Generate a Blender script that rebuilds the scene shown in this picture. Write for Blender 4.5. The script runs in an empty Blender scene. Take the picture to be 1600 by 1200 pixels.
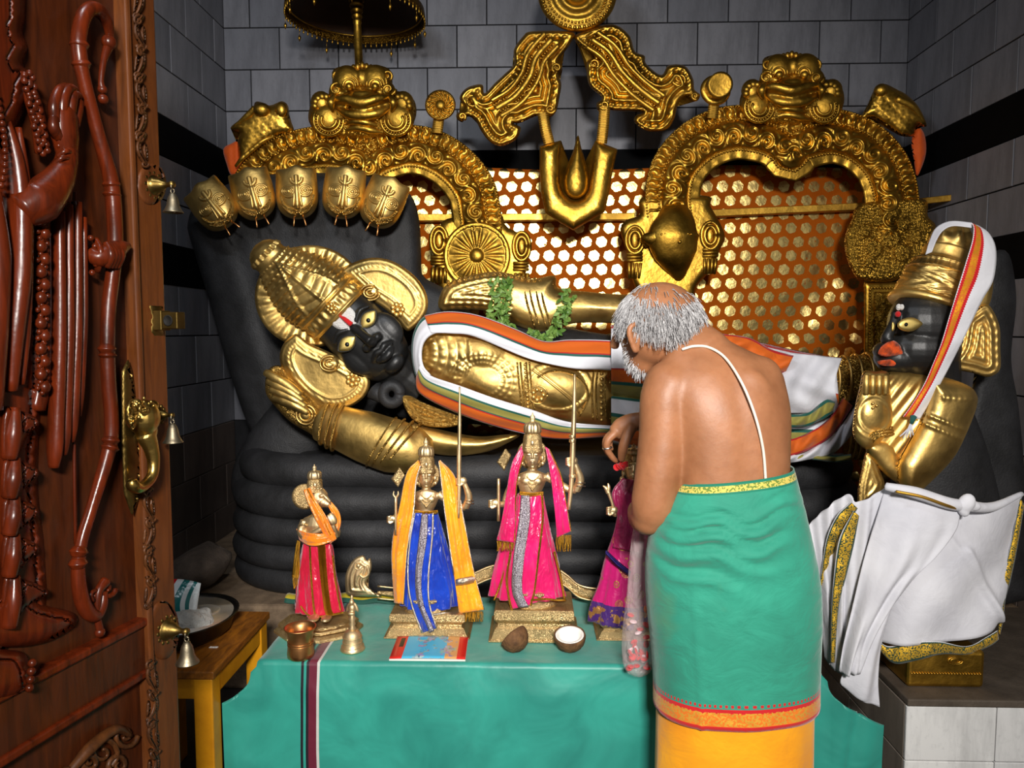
import bpy, math, random
import numpy as np
from mathutils import Vector, Matrix, geometry, noise

# ---------------------------------------------------------------- camera
SC = bpy.context.scene
COL = SC.collection
FPX = 1150.0                       # focal length in pixels of the 1600x1200 frame
PITCH = math.atan(85 / FPX)
YAW = math.atan(34 / FPX)
CAMZ = 1.45
cam_data = bpy.data.cameras.new('camera')
cam_data.sensor_width = 36.0
cam_data.lens = 36.0 * FPX / 1600.0
cam_data.clip_start = 0.02
cam = bpy.data.objects.new('camera', cam_data)
COL.objects.link(cam)
cam.location = (0, 0, CAMZ)
cam.rotation_euler = (math.pi / 2 - PITCH, 0, YAW)
SC.camera = cam

# ---------------------------------------------------------------- light
world = bpy.data.worlds.new('world')
SC.world = world
world.use_nodes = True
bg = world.node_tree.nodes['Background']
bg.inputs[0].default_value = (1.0, 0.90, 0.78, 1)
bg.inputs[1].default_value = 0.20

def area(name, loc, target, size, power, color, sy=None):
    d = bpy.data.lights.new(name, 'AREA')
    d.energy = power
    d.color = color
    d.shape = 'RECTANGLE'
    d.size = size
    d.size_y = sy or size
    o = bpy.data.objects.new(name, d)
    COL.objects.link(o)
    o.location = loc
    o.rotation_euler = (Vector(target) - Vector(loc)).to_track_quat('-Z', 'Y').to_euler()
    return o

def beam(o, deg):
    o.data.spread = math.radians(deg)
beam(area('hall_lamp', (0.29, -1.55, 2.46), (-0.12, 2.9, 0.78), 0.5, 48, (1.0, 0.96, 0.91), 0.3), 74)
area('ceiling_tube_lamp', (-0.85, 0.9, 3.05), (-0.6, 4.0, 1.9), 0.5, 19, (0.86, 0.92, 1.0), 0.06)

SC.view_settings.view_transform = 'Standard'
SC.view_settings.look = 'None'
SC.view_settings.exposure = 0.0
SC.view_settings.gamma = 1.0
SC.view_settings.use_curve_mapping = False

# ---------------------------------------------------------------- helpers
_r = Vector((math.cos(YAW), math.sin(YAW), 0))
_f0 = Vector((-math.sin(YAW), math.cos(YAW), 0))
_z = Vector((0, 0, 1))
_f = _f0 * math.cos(PITCH) - _z * math.sin(PITCH)
_u = _f0 * math.sin(PITCH) + _z * math.cos(PITCH)

def ray(px, py):
    return _f + _r * ((px - 800) / FPX) + _u * ((600 - py) / FPX)

def P(px, py, Y):
    """point of the place at depth Y (metres into the room) seen at a pixel of the photograph"""
    d = ray(px, py)
    t = Y / d.y
    return Vector((d.x * t, Y, CAMZ + d.z * t))

def ZP(px, py, z):
    """point on the level z seen at a pixel"""
    d = ray(px, py)
    t = (z - CAMZ) / d.z
    return Vector((d.x * t, d.y * t, z))

class Fr:
    """pixel frame at depth D: q(px, py, w) with w in pixels towards the viewer"""
    def __init__(s, D):
        s.D = D
        s.s = D / FPX
    def q(s, px, py, w=0.0):
        return P(px, py, s.D - w * s.s)
    def qs(s, pts):
        return [s.q(*p) for p in pts]

OFF = {}

def tag(o, label=None, cat=None, group=None, kind=None):
    if label: o['label'] = label
    if cat: o['category'] = cat
    if group: o['group'] = group
    if kind: o['kind'] = kind
    return o

def thing(name, loc, label, cat, group=None, kind=None):
    o = bpy.data.objects.new(name, None)
    COL.objects.link(o)
    o.empty_display_size = 0.05
    o.location = Vector(loc)
    OFF[o.name] = Vector(loc)
    return tag(o, label, cat, group, kind)

def mk(name, verts, faces, mat=None, parent=None, smooth=True, uv=None, mats=None, midx=None, origin=None, sharp=None):
    me = bpy.data.meshes.new(name)
    V = np.asarray([tuple(v) for v in verts], dtype=np.float64)
    if parent is not None:
        off = np.array(OFF[parent.name])
    elif origin is not None:
        off = np.array(origin)
    else:
        lo, hi = V.min(0), V.max(0)
        off = np.array([(lo[0] + hi[0]) / 2, (lo[1] + hi[1]) / 2, lo[2]])
    me.from_pydata((V - off).tolist(), [], [tuple(int(i) for i in f) for f in faces])
    o = bpy.data.objects.new(name, me)
    COL.objects.link(o)
    if parent is not None:
        o.parent = parent
    else:
        o.location = off
    OFF[o.name] = Vector(off)
    for m in (mats or [mat]):
        if m is not None: me.materials.append(m)
    if midx is not None:
        me.polygons.foreach_set('material_index', np.asarray(midx, dtype=np.int32))
    if smooth:
        me.polygons.foreach_set('use_smooth', np.ones(len(me.polygons), dtype=bool))
        if sharp:
            me.set_sharp_from_angle(angle=math.radians(sharp))
    if uv is not None:
        l = me.uv_layers.new(name='UVMap')
        idx = np.zeros(len(me.loops), dtype=np.int32)
        me.loops.foreach_get('vertex_index', idx)
        l.data.foreach_set('uv', np.asarray(uv, dtype=np.float32)[idx].ravel())
    me.validate()
    me.update()
    return o

def merge(*parts):
    """join (verts, faces[, uv]) shapes into one"""
    V, F, U = [], [], []
    for p in parts:
        n = len(V)
        V += [Vector(v) for v in p[0]]
        F += [tuple(i + n for i in f) for f in p[1]]
        U += list(p[2]) if len(p) > 2 and p[2] is not None else [(0, 0)] * len(p[0])
    return V, F, U

def addmod_bevel(o, w, seg=2, ang=35):
    m = o.modifiers.new('bevel', 'BEVEL'); m.width = w; m.segments = seg
    m.limit_method = 'ANGLE'; m.angle_limit = math.radians(ang)
    return o

def addmod_solid(o, t, off=0):
    m = o.modifiers.new('solid', 'SOLIDIFY'); m.thickness = t; m.offset = off
    return o

def addmod_sub(o, n=1):
    m = o.modifiers.new('sub', 'SUBSURF'); m.levels = n; m.render_levels = n
    return o

def addmod_remesh(o, vox, smooth=6, fac=0.5):
    m = o.modifiers.new('remesh', 'REMESH'); m.mode = 'VOXEL'; m.voxel_size = vox; m.use_smooth_shade = True
    if smooth:
        k = o.modifiers.new('smooth', 'SMOOTH'); k.factor = fac; k.iterations = smooth
    return o

def bake_remesh(o, vox, iters, weight=None):
    """voxel-remesh a joined shape into one skin and relax it, less where weight(V) is small"""
    m = o.modifiers.new('remesh', 'REMESH'); m.mode = 'VOXEL'; m.voxel_size = vox
    dg = bpy.context.evaluated_depsgraph_get(); dg.update()
    me = bpy.data.meshes.new_from_object(o.evaluated_get(dg))
    o.modifiers.clear()
    old = o.data; mats = list(old.materials); o.data = me
    if not me.materials:
        for k in mats: me.materials.append(k)
    me.name = old.name
    n = len(me.vertices)
    V = np.zeros(n * 3); me.vertices.foreach_get('co', V); V = V.reshape(-1, 3)
    E_ = np.zeros(len(me.edges) * 2, dtype=np.int32); me.edges.foreach_get('vertices', E_); E_ = E_.reshape(-1, 2)
    deg = np.bincount(E_.ravel(), minlength=n).astype(float)[:, None]
    w = np.ones((n, 1)) if weight is None else weight(V + np.array(OFF[o.name]))[:, None]
    for _ in range(iters):
        acc = np.zeros_like(V)
        for k in range(3):
            acc[:, k] = np.bincount(E_[:, 0], V[E_[:, 1], k], n) + np.bincount(E_[:, 1], V[E_[:, 0], k], n)
        V += .5 * w * (acc / np.maximum(deg, 1) - V)
    me.vertices.foreach_set('co', V.ravel())
    me.polygons.foreach_set('use_smooth', np.ones(len(me.polygons), dtype=bool))
    me.update()
    return o

def cr(pts, n=8, closed=False):
    """Catmull-Rom through points of any dimension"""
    A = np.asarray([tuple(p) for p in pts], dtype=float)
    N = len(A)
    out = []
    rng = range(N) if closed else range(N - 1)
    for i in rng:
        if closed:
            p0, p1, p2, p3 = A[(i - 1) % N], A[i], A[(i + 1) % N], A[(i + 2) % N]
        else:
            p1, p2 = A[i], A[i + 1]
            p0 = A[i - 1] if i > 0 else 2 * p1 - p2
            p3 = A[i + 2] if i + 2 < N else 2 * p2 - p1
        for k in range(n):
            t = k / n
            out.append(0.5 * ((2 * p1) + (-p0 + p2) * t + (2 * p0 - 5 * p1 + 4 * p2 - p3) * t * t + (-p0 + 3 * p1 - 3 * p2 + p3) * t ** 3))
    if not closed: out.append(A[-1])
    return np.array(out)

def resample(pts, n, closed=False):
    A = np.asarray([tuple(p) for p in pts], dtype=float)
    if closed: A = np.vstack([A, A[:1]])
    d = np.r_[0, np.cumsum(np.linalg.norm(np.diff(A, axis=0), axis=1))]
    t = np.linspace(0, d[-1], n + 1)[:-1] if closed else np.linspace(0, d[-1], n)
    return np.stack([np.interp(t, d, A[:, k]) for k in range(A.shape[1])], 1)

def box(x0, x1, y0, y1, z0, z1):
    V = [Vector((x, y, z)) for x in (x0, x1) for y in (y0, y1) for z in (z0, z1)]
    F = [(0, 1, 3, 2), (4, 6, 7, 5), (0, 4, 5, 1), (2, 3, 7, 6), (0, 2, 6, 4), (1, 5, 7, 3)]
    return V, F

def frames(path):
    A = [Vector(p) for p in path]
    T = []
    for i in range(len(A)):
        a, b = A[max(i - 1, 0)], A[min(i + 1, len(A) - 1)]
        t = (b - a)
        T.append(t.normalized() if t.length > 1e-9 else Vector((0, 0, 1)))
    return A, T

def tube(path, rad, n=10, cap=True, aspect=1.0, up=None, flat=None):
    """swept tube; aspect scales the radius along the second axis (towards 'up')"""
    A, T = frames(path)
    m = len(A)
    R = [rad] * m if not hasattr(rad, '__len__') else list(rad)
    if len(R) != m:
        R = list(np.interp(np.linspace(0, 1, m), np.linspace(0, 1, len(R)), R))
    V, F, U = [], [], []
    upv = Vector(up) if up is not None else None
    if upv is None:
        ref = Vector((0, 1, 0)) if abs(T[0].y) < 0.9 else Vector((1, 0, 0))
        nrm = (ref - T[0] * ref.dot(T[0])).normalized()
    for i in range(m):
        if upv is not None:
            nrm = upv - T[i] * upv.dot(T[i])
            nrm = nrm.normalized() if nrm.length > 1e-6 else Vector((1, 0, 0))
        else:
            nrm = nrm - T[i] * nrm.dot(T[i])
            nrm = nrm.normalized() if nrm.length > 1e-6 else Vector((1, 0, 0))
        b = T[i].cross(nrm)
        for k in range(n):
            a = 2 * math.pi * k / n
            V.append(A[i] + b * (math.cos(a) * R[i]) + nrm * (math.sin(a) * R[i] * aspect))
            U.append((k / n, i / max(m - 1, 1)))
    for i in range(m - 1):
        for k in range(n):
            k2 = (k + 1) % n
            F.append((i * n + k, i * n + k2, (i + 1) * n + k2, (i + 1) * n + k))
    if cap:
        for i, s in ((0, -1), (m - 1, 1)):
            c = len(V); V.append(A[i] + T[i] * (s * R[i] * 0.35)); U.append((0.5, i / max(m - 1, 1)))
            for k in range(n):
                k2 = (k + 1) % n
                F.append((i * n + k2, i * n + k, c) if s < 0 else (i * n + k, i * n + k2, c))
    return V, F, U

def lathe(prof, c, axis=(0, 0, 1), n=24, ref=None, sx=1.0, sy=1.0, flute=None, cap=True):
    """profile [(r, h)] turned about axis at c"""
    ax = Vector(axis).normalized()
    ref = Vector(ref) if ref is not None else (Vector((1, 0, 0)) if abs(ax.x) < 0.9 else Vector((0, 1, 0)))
    e1 = (ref - ax * ref.dot(ax)).normalized(); e2 = ax.cross(e1)
    V, F, U = [], [], []
    c = Vector(c)
    for i, (r, h) in enumerate(prof):
        for k in range(n):
            a = 2 * math.pi * k / n
            rr = r * (1 + (flute[1] * math.cos(a * flute[0]) if flute else 0))
            V.append(c + ax * h + e1 * (rr * math.cos(a) * sx) + e2 * (rr * math.sin(a) * sy))
            U.append((k / n, i / (len(prof) - 1)))
    for i in range(len(prof) - 1):
        for k in range(n):
            k2 = (k + 1) % n
            F.append((i * n + k, i * n + k2, (i + 1) * n + k2, (i + 1) * n + k))
    if cap and prof[0][0] > 1e-6: F.append(tuple(range(n - 1, -1, -1)))
    if cap and prof[-1][0] > 1e-6: F.append(tuple(range((len(prof) - 1) * n, len(prof) * n)))
    return V, F, U

def ell(c, rx, ry, rz, n=16, m=10, M=None):
    """ellipsoid"""
    V, F = [], []
    c = Vector(c)
    for i in range(m + 1):
        th = math.pi * i / m
        for k in range(n):
            a = 2 * math.pi * k / n
            v = Vector((rx * math.sin(th) * math.cos(a), ry * math.sin(th) * math.sin(a), rz * math.cos(th)))
            V.append(c + (M @ v if M is not None else v))
    for i in range(m):
        for k in range(n):
            k2 = (k + 1) % n
            F.append((i * n + k, (i + 1) * n + k, (i + 1) * n + k2, i * n + k2))
    return V, F, None

def loft(rings, cap=True):
    """rings: lists of equally many points"""
    n = len(rings[0]); V, F, U = [], [], []
    for i, r in enumerate(rings):
        for k, p in enumerate(r):
            V.append(Vector(p)); U.append((k / n, i / (len(rings) - 1)))
    for i in range(len(rings) - 1):
        for k in range(n):
            k2 = (k + 1) % n
            F.append((i * n + k, i * n + k2, (i + 1) * n + k2, (i + 1) * n + k))
    if cap:
        F.append(tuple(range(n - 1, -1, -1)))
        F.append(tuple(range((len(rings) - 1) * n, len(rings) * n)))
    return V, F, U

def sheet(rows, nu=40, nv=24, fold=None, smooth=True):
    """cloth between polylines: each row runs along u, rows follow one another along v. fold(u, v, p) -> p"""
    R = []
    for r in rows:
        a = cr(r, 8) if (smooth and len(r) > 2) else np.asarray([tuple(p) for p in r], float)
        R.append(resample(a, nu))
    R = np.array(R)
    if len(R) > 2:
        t = np.linspace(0, len(R) - 1, nv)
        G = []
        for tv in t:
            i = min(int(tv), len(R) - 2); f = tv - i
            p1, p2 = R[i], R[i + 1]
            p0 = R[i - 1] if i > 0 else 2 * p1 - p2
            p3 = R[i + 2] if i + 2 < len(R) else 2 * p2 - p1
            G.append(0.5 * ((2 * p1) + (-p0 + p2) * f + (2 * p0 - 5 * p1 + 4 * p2 - p3) * f * f + (-p0 + 3 * p1 - 3 * p2 + p3) * f ** 3))
        G = np.array(G)
    else:
        t = np.linspace(0, 1, nv)[:, None, None]
        G = R[0][None] * (1 - t) + R[1][None] * t
    V, U, F = [], [], []
    for j in range(nv):
        for i in range(nu):
            p = Vector(G[j, i]); uu, vv = i / (nu - 1), j / (nv - 1)
            if fold: p = Vector(fold(uu, vv, p))
            V.append(p); U.append((uu, vv))
    for j in range(nv - 1):
        for i in range(nu - 1):
            a = j * nu + i
            F.append((a, a + 1, a + nu + 1, a + nu))
    return V, F, U

def inside(pts, poly):
    x, y = pts[:, 0], pts[:, 1]
    c = np.zeros(len(pts), bool)
    n = len(poly)
    for i in range(n):
        x1, y1 = poly[i]; x2, y2 = poly[(i + 1) % n]
        if y1 == y2: continue
        k = ((y1 > y) != (y2 > y)) & (x < (x2 - x1) * (y - y1) / (y2 - y1) + x1)
        c ^= k
    return c

def bdist(pts, poly):
    A = poly; B = np.roll(poly, -1, 0)
    d = np.full(len(pts), 1e9)
    for a, b in zip(A, B):
        ab = b - a; L = (ab ** 2).sum()
        t = np.clip(((pts - a) @ ab) / max(L, 1e-12), 0, 1)
        q = a + t[:, None] * ab
        d = np.minimum(d, np.sqrt(((pts - q) ** 2).sum(1)))
    return d

def relief(outline, fr, depth, edge=None, step=4.0, detail=None, thick=6.0, w0=0.0, smooth=True, rim=0.0, curve=None, bstep=None):
    """embossed plate: outline in pixels of the photograph at frame fr. depth, edge, thick in pixels.
    detail(x, y, d) -> extra height in pixels. curve(x, y) -> whole-plate offset towards the viewer."""
    O = np.asarray(outline, float)
    if smooth: O = cr(O, 8, True)
    per = np.linalg.norm(np.diff(np.vstack([O, O[:1]]), axis=0), axis=1).sum()
    O = resample(O, max(16, int(per / (bstep or step))), True)
    lo, hi = O.min(0), O.max(0)
    gx, gy = np.meshgrid(np.arange(lo[0], hi[0], step), np.arange(lo[1], hi[1], step * 0.87))
    gx = gx + (np.arange(gx.shape[0]) % 2)[:, None] * step * 0.5
    G = np.stack([gx.ravel(), gy.ravel()], 1)
    G = G[inside(G, O)]
    G = G[bdist(G, O) > step * 0.45] if len(G) else G
    n = len(O)
    A = np.vstack([O, G]) if len(G) else O
    res = geometry.delaunay_2d_cdt([Vector(p) for p in A], [(i, (i + 1) % n) for i in range(n)], [], 1, 1e-4)
    v2, f2 = res[0], res[2]
    A = np.array([tuple(v) for v in v2])
    d = bdist(A, O)
    e = edge or 0.5 * min(hi - lo)
    t = np.clip(d / e, 0, 1)
    h = depth * np.sqrt(np.clip(1 - (1 - t) ** 2, 0, 1))
    if rim: h = h + rim * np.exp(-((d - rim * 1.2) / (rim * 0.8)) ** 2) * (d > 0)
    if detail is not None:
        h = h + np.clip(d / 3.0, 0, 1) * np.array([detail(x, y, dd) for (x, y), dd in zip(A, d)])
    if curve is not None:
        h = h + np.array([curve(x, y) for x, y in A])
    V = [fr.q(p[0], p[1], w0 + hh) for p, hh in zip(A, h)]
    F = [tuple(reversed(f)) for f in f2]
    # orient faces to the viewer (-y)
    def ny(f):
        a, b, c = V[f[0]], V[f[1]], V[f[2]]
        return (b - a).cross(c - a).y
    F = [f if ny(f) < 0 else tuple(reversed(f)) for f in F]
    # back: same triangles on the plate's back
    cnt = {}
    for f in F:
        for i in range(len(f)):
            cnt[(f[i], f[(i + 1) % len(f)])] = 1
    bnd = [(a, b) for (a, b) in cnt if (b, a) not in cnt]
    nb = len(V)
    bi = {}
    for a, b in bnd:
        for q in (a, b):
            if q not in bi:
                bi[q] = len(V)
                cw = curve(*A[q]) if curve else 0
                V.append(fr.q(A[q][0], A[q][1], w0 + cw - thick))
    for a, b in bnd:
        F.append((b, a, bi[a], bi[b]))
    nxt = {a: b for a, b in bnd}
    seen = set()
    for s in list(nxt):
        if s in seen: continue
        loop = []; k = s
        while k is not None and k not in seen:
            seen.add(k); loop.append(bi[k]); k = nxt.get(k)
        if len(loop) > 2:
            c = len(V); V.append(sum((V[i] for i in loop), Vector()) / len(loop))
            for i in range(len(loop)):
                F.append((loop[(i + 1) % len(loop)], loop[i], c))
    U = [(p[0] / 100.0, p[1] / 100.0) for p in A] + [(0, 0)] * (len(V) - len(A))
    return V, F, U

def band(path, o0, o1, fr, prof, nacross=10, along=3.0, thick=5.0, w0=0.0, closed=False, crn=8, endtaper=0):
    """strip that follows a pixel path between offsets o0..o1 (to the path's left); prof(t, s) -> height px (s in px along)"""
    A = cr(path, crn, closed)
    seg = np.linalg.norm(np.diff(np.vstack([A, A[:1]]) if closed else A, axis=0), axis=1).sum()
    m = max(8, int(seg / along))
    A = resample(A, m, closed)
    m = len(A)
    if closed:
        T = np.roll(A, -1, 0) - np.roll(A, 1, 0)
    else:
        T = np.gradient(A, axis=0)
    # soften the normals a little
    T /= np.linalg.norm(T, axis=1)[:, None] + 1e-9
    N = np.stack([T[:, 1], -T[:, 0]], 1)
    V, F, U = [], [], []
    n = nacross
    for i in range(m):
        s = seg * i / m
        a0 = o0(s / seg) if callable(o0) else o0
        a1 = o1(s / seg) if callable(o1) else o1
        for k in range(n):
            t = k / (n - 1)
            p = A[i] + N[i] * (a0 + (a1 - a0) * t)
            V.append(fr.q(p[0], p[1], w0 + prof(t, s))); U.append((t, s / 100.0))
        for t in (1, 0):
            p = A[i] + N[i] * (a0 + (a1 - a0) * t)
            V.append(fr.q(p[0], p[1], w0 - thick)); U.append((t, s / 100.0))
    w = n + 2
    for i in range(m if closed else m - 1):
        j = (i + 1) % m
        for k in range(w):
            k2 = (k + 1) % w
            F.append((i * w + k, j * w + k, j * w + k2, i * w + k2))
    if not closed:
        F.append(tuple(range(w)))
        F.append(tuple(reversed(range((m - 1) * w, m * w))))
    return V, F, U

def beads(path, r, fr, w=0.0, gap=2.2, closed=False, crn=8, seg=(6, 4)):
    """row of small hemispheres along a pixel path (pixels)"""
    A = cr(path, crn, closed) if len(path) > 2 else np.asarray(path, float)
    L = np.linalg.norm(np.diff(A, axis=0), axis=1).sum()
    A = resample(A, max(3, int(L / (r * gap))), closed)
    parts = []
    for p in A:
        c = fr.q(p[0], p[1], w); rr = r * fr.s
        parts.append(ell(c, rr, rr, rr, *seg))
    return merge(*parts)

def spiral(cx, cy, r, a0, turns, fr, w=0.0, rad=1.5, n=18, sgn=1, n2=5):
    pts = []
    for i in range(n):
        t = i / (n - 1)
        a = a0 + sgn * turns * 2 * math.pi * t
        rr = r * (1 - 0.85 * t)
        pts.append(fr.q(cx + rr * math.cos(a), cy + rr * math.sin(a), w))
    return tube(pts, np.linspace(rad, rad * 0.6, n) * fr.s, n2)

# ---------------------------------------------------------------- materials
def _sock(n, *names):
    for k in names:
        if k in n.inputs: return n.inputs[k]

def lin(c):
    """sRGB 0-255 -> linear"""
    return tuple((x / 255 / 12.92) if x / 255 <= 0.04045 else ((x / 255 + 0.055) / 1.055) ** 2.4 for x in c) + (1,)

MATS = {}
class NB:
    def __init__(s, name):
        s.m = bpy.data.materials.new(name); s.m.use_nodes = True
        s.t = s.m.node_tree; s.n = s.t.nodes
        s.b = s.n['Principled BSDF']
        MATS[name] = s.m
    def new(s, typ, **kw):
        x = s.n.new(typ)
        for k, v in kw.items(): setattr(x, k, v)
        return x
    def link(s, a, b): s.t.links.new(a, b)
    def coord(s, which='Object', scale=None):
        c = s.new('ShaderNodeTexCoord').outputs[which]
        if scale is not None:
            mp = s.new('ShaderNodeMapping'); mp.inputs['Scale'].default_value = scale
            s.link(c, mp.inputs[0]); c = mp.outputs[0]
        return c
    def noise(s, scale, detail=3, vec=None, rough=0.5, dist=0.0):
        x = s.new('ShaderNodeTexNoise'); x.inputs['Scale'].default_value = scale
        x.inputs['Detail'].default_value = detail; x.inputs['Roughness'].default_value = rough
        x.inputs['Distortion'].default_value = dist
        s.link(vec if vec is not None else s.coord(), x.inputs['Vector'])
        return x.outputs[0]
    def math(s, op, a, b=None, clamp=False):
        x = s.new('ShaderNodeMath', operation=op); x.use_clamp = clamp
        for i, v in enumerate((a, b)):
            if v is None: continue
            if isinstance(v, (int, float)): x.inputs[i].default_value = v
            else: s.link(v, x.inputs[i])
        return x.outputs[0]
    def ramp(s, fac, stops, const=False):
        x = s.new('ShaderNodeValToRGB'); cr_ = x.color_ramp
        cr_.interpolation = 'CONSTANT' if const else 'LINEAR'
        while len(cr_.elements) < len(stops): cr_.elements.new(0.5)
        for e, (p, c) in zip(cr_.elements, stops):
            e.position = p; e.color = c if len(c) == 4 else (*c, 1)
        if not isinstance(fac, (int, float)): s.link(fac, x.inputs[0])
        return x.outputs[0]
    def mix(s, fac, a, b, mode='MIX'):
        x = s.new('ShaderNodeMix', data_type='RGBA', blend_type=mode)
        for i, v in ((0, fac), (6, a), (7, b)):
            if isinstance(v, (int, float)): x.inputs[i].default_value = v
            elif isinstance(v, tuple): x.inputs[i].default_value = v if len(v) == 4 else (*v, 1)
            else: s.link(v, x.inputs[i])
        return x.outputs[2]
    def bump(s, h, strength=0.5, dist=0.01, prev=None):
        x = s.new('ShaderNodeBump'); x.inputs['Strength'].default_value = strength
        x.inputs['Distance'].default_value = dist
        s.link(h, x.inputs['Height'])
        if prev is not None: s.link(prev, x.inputs['Normal'])
        return x.outputs[0]
    def set(s, **kw):
        for k, v in kw.items():
            k = {'col': 'Base Color', 'rough': 'Roughness', 'metal': 'Metallic', 'nrm': 'Normal', 'alpha': 'Alpha', 'sheen': 'Sheen Weight',
                 'spec': 'Specular IOR Level', 'trans': 'Transmission Weight', 'coat': 'Coat Weight', 'sss': 'Subsurface Weight', 'ior': 'IOR'}.get(k, k)
            i = s.b.inputs[k]
            if isinstance(v, (int, float)): i.default_value = v
            elif isinstance(v, tuple): i.default_value = v if len(v) == 4 else (*v, 1)
            else: s.link(v, i)
        return s.m

def gold(name, col, rough=0.33, hammer=0.25, ornate=0.0, oscale=60, dark=0.45, fine=0.0, fscale=260, tarn=5):
    b = NB(name)
    n = b.noise(tarn, 4, rough=0.6)
    c2 = tuple(x * dark for x in col[:3]) + (1,)
    colr = b.ramp(n, [(0.3, c2), (0.52, col), (0.8, tuple(min(1, x * 1.12) for x in col[:3]) + (1,))])
    nr = b.bump(b.noise(26, 3), hammer, 0.012)
    if ornate:
        v = b.new('ShaderNodeTexVoronoi'); v.inputs['Scale'].default_value = oscale
        vec = b.coord()
        nz = b.new('ShaderNodeTexNoise'); nz.inputs['Scale'].default_value = oscale * 0.6
        b.link(vec, nz.inputs['Vector'])
        add = b.new('ShaderNodeMixRGB', blend_type='ADD'); add.inputs[0].default_value = 0.012
        b.link(vec, add.inputs[1]); b.link(nz.outputs[1], add.inputs[2])
        b.link(add.outputs[0], v.inputs['Vector'])
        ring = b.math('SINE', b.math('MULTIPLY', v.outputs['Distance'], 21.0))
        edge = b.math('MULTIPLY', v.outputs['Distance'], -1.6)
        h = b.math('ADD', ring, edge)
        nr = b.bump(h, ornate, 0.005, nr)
        # the chased lines take a darker tone of the metal colour
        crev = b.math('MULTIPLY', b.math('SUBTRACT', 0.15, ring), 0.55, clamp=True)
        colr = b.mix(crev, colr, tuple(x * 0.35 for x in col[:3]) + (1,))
    if fine:
        nr = b.bump(b.noise(fscale, 2), fine, 0.002, nr)
    rr = b.ramp(b.noise(9, 3), [(0.3, (rough * 1.35,) * 3), (0.7, (rough * 0.8,) * 3)])
    return b.set(col=colr, rough=rr, metal=1.0, nrm=nr)

def cloth(name, col, col2=None, rough=0.75, sheen=0.2, weave=900, wrinkle=0.25, wscale=14, spec=0.3, metal=0.0, var=6):
    b = NB(name)
    c2 = col2 or tuple(x * 0.82 for x in col[:3]) + (1,)
    c = b.mix(b.ramp(b.noise(var, 4), [(0.35, (0, 0, 0)), (0.7, (1, 1, 1))]), col, c2)
    nr = b.bump(b.noise(wscale, 4, rough=0.55, dist=0.6), wrinkle, 0.02)
    if weave: nr = b.bump(b.noise(weave, 1), 0.12, 0.001, nr)
    return b.set(col=c, rough=rough, nrm=nr, sheen=sheen, spec=spec, metal=metal)

def striped(name, stops, axis=0, rough=0.7, sheen=0.15, wrinkle=0.2, foil=None, teeth=None, motif=None, spec=0.3):
    """woven cloth whose stripes follow the UV across the width; stops [(u, rgb)]; foil: list of (u0,u1) metallic zari bands.
    teeth: list of (u, amp, freq, colour) saw-tooth edges; motif: (u0,u1,scale,col)"""
    b = NB(name)
    uv = b.new('ShaderNodeSeparateXYZ'); b.link(b.coord('UV'), uv.inputs[0])
    u, v = (uv.outputs[0], uv.outputs[1]) if axis == 0 else (uv.outputs[1], uv.outputs[0])
    uu = u
    if teeth:
        fr_ = b.math('PINGPONG', b.math('MULTIPLY', v, teeth[1]), 0.5)
        uu = b.math('ADD', u, b.math('MULTIPLY', b.math('SUBTRACT', fr_, 0.25), teeth[0] * 2))
    c = b.ramp(uu, stops, True)
    metal = 0.0
    if foil:
        lo, hi, fcol, fs = foil
        msk = b.math('MULTIPLY', b.math('GREATER_THAN', u, lo), b.math('LESS_THAN', u, hi))
        pat = b.math('GREATER_THAN', b.noise(fs, 2, vec=b.coord('Object'), rough=0.6), 0.47)
        msk = b.math('MULTIPLY', msk, pat)
        c = b.mix(msk, c, fcol)
        metal = b.math('MULTIPLY', msk, 0.85)
    n1 = b.bump(b.noise(14, 3, dist=0.5), wrinkle, 0.02)
    n1 = b.bump(b.noise(700, 1), 0.12, 0.001, n1)
    b.set(col=c, rough=rough, sheen=sheen, nrm=n1, spec=spec)
    if foil: b.set(metal=metal)
    return b.m

GOLD = lin((196, 152, 62))
m_gold = gold('gold_sheet', lin((222, 186, 110)), 0.43, 0.2, dark=.65)
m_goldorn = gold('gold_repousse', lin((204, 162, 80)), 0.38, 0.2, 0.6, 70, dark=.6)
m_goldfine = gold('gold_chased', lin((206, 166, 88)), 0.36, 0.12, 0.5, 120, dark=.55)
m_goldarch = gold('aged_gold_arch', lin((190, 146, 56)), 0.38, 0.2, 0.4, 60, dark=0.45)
m_goldplain = gold('aged_gold_plain', lin((194, 150, 58)), 0.38, 0.3, dark=0.5)
m_brass = gold('cast_brass', lin((230, 204, 158)), 0.48, 0.06, 0.0, fine=0.12)
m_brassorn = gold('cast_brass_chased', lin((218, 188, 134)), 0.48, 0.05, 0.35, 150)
m_copper = gold('copper', lin((206, 148, 92)), 0.38, 0.05, dark=0.5)
m_oldbrass = gold('old_brass', lin((120, 98, 52)), 0.38, 0.1, fine=0.1, dark=0.4)
m_steelbell = gold('dull_bell_metal', lin((130, 120, 100)), 0.45, 0.05, fine=0.1, dark=0.6)

def stone(name, col, col2, rough=0.6, sc=9, bumpy=0.35, fine=160, spec=0.35):
    b = NB(name)
    c = b.mix(b.ramp(b.noise(sc, 6, rough=0.65), [(0.35, (0, 0, 0)), (0.7, (1, 1, 1))]), col, col2)
    n = b.bump(b.noise(fine, 3), bumpy, 0.003)
    n = b.bump(b.noise(18, 3), bumpy * 0.5, 0.012, n)
    return b.set(col=c, rough=rough, nrm=n, spec=spec)

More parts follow.
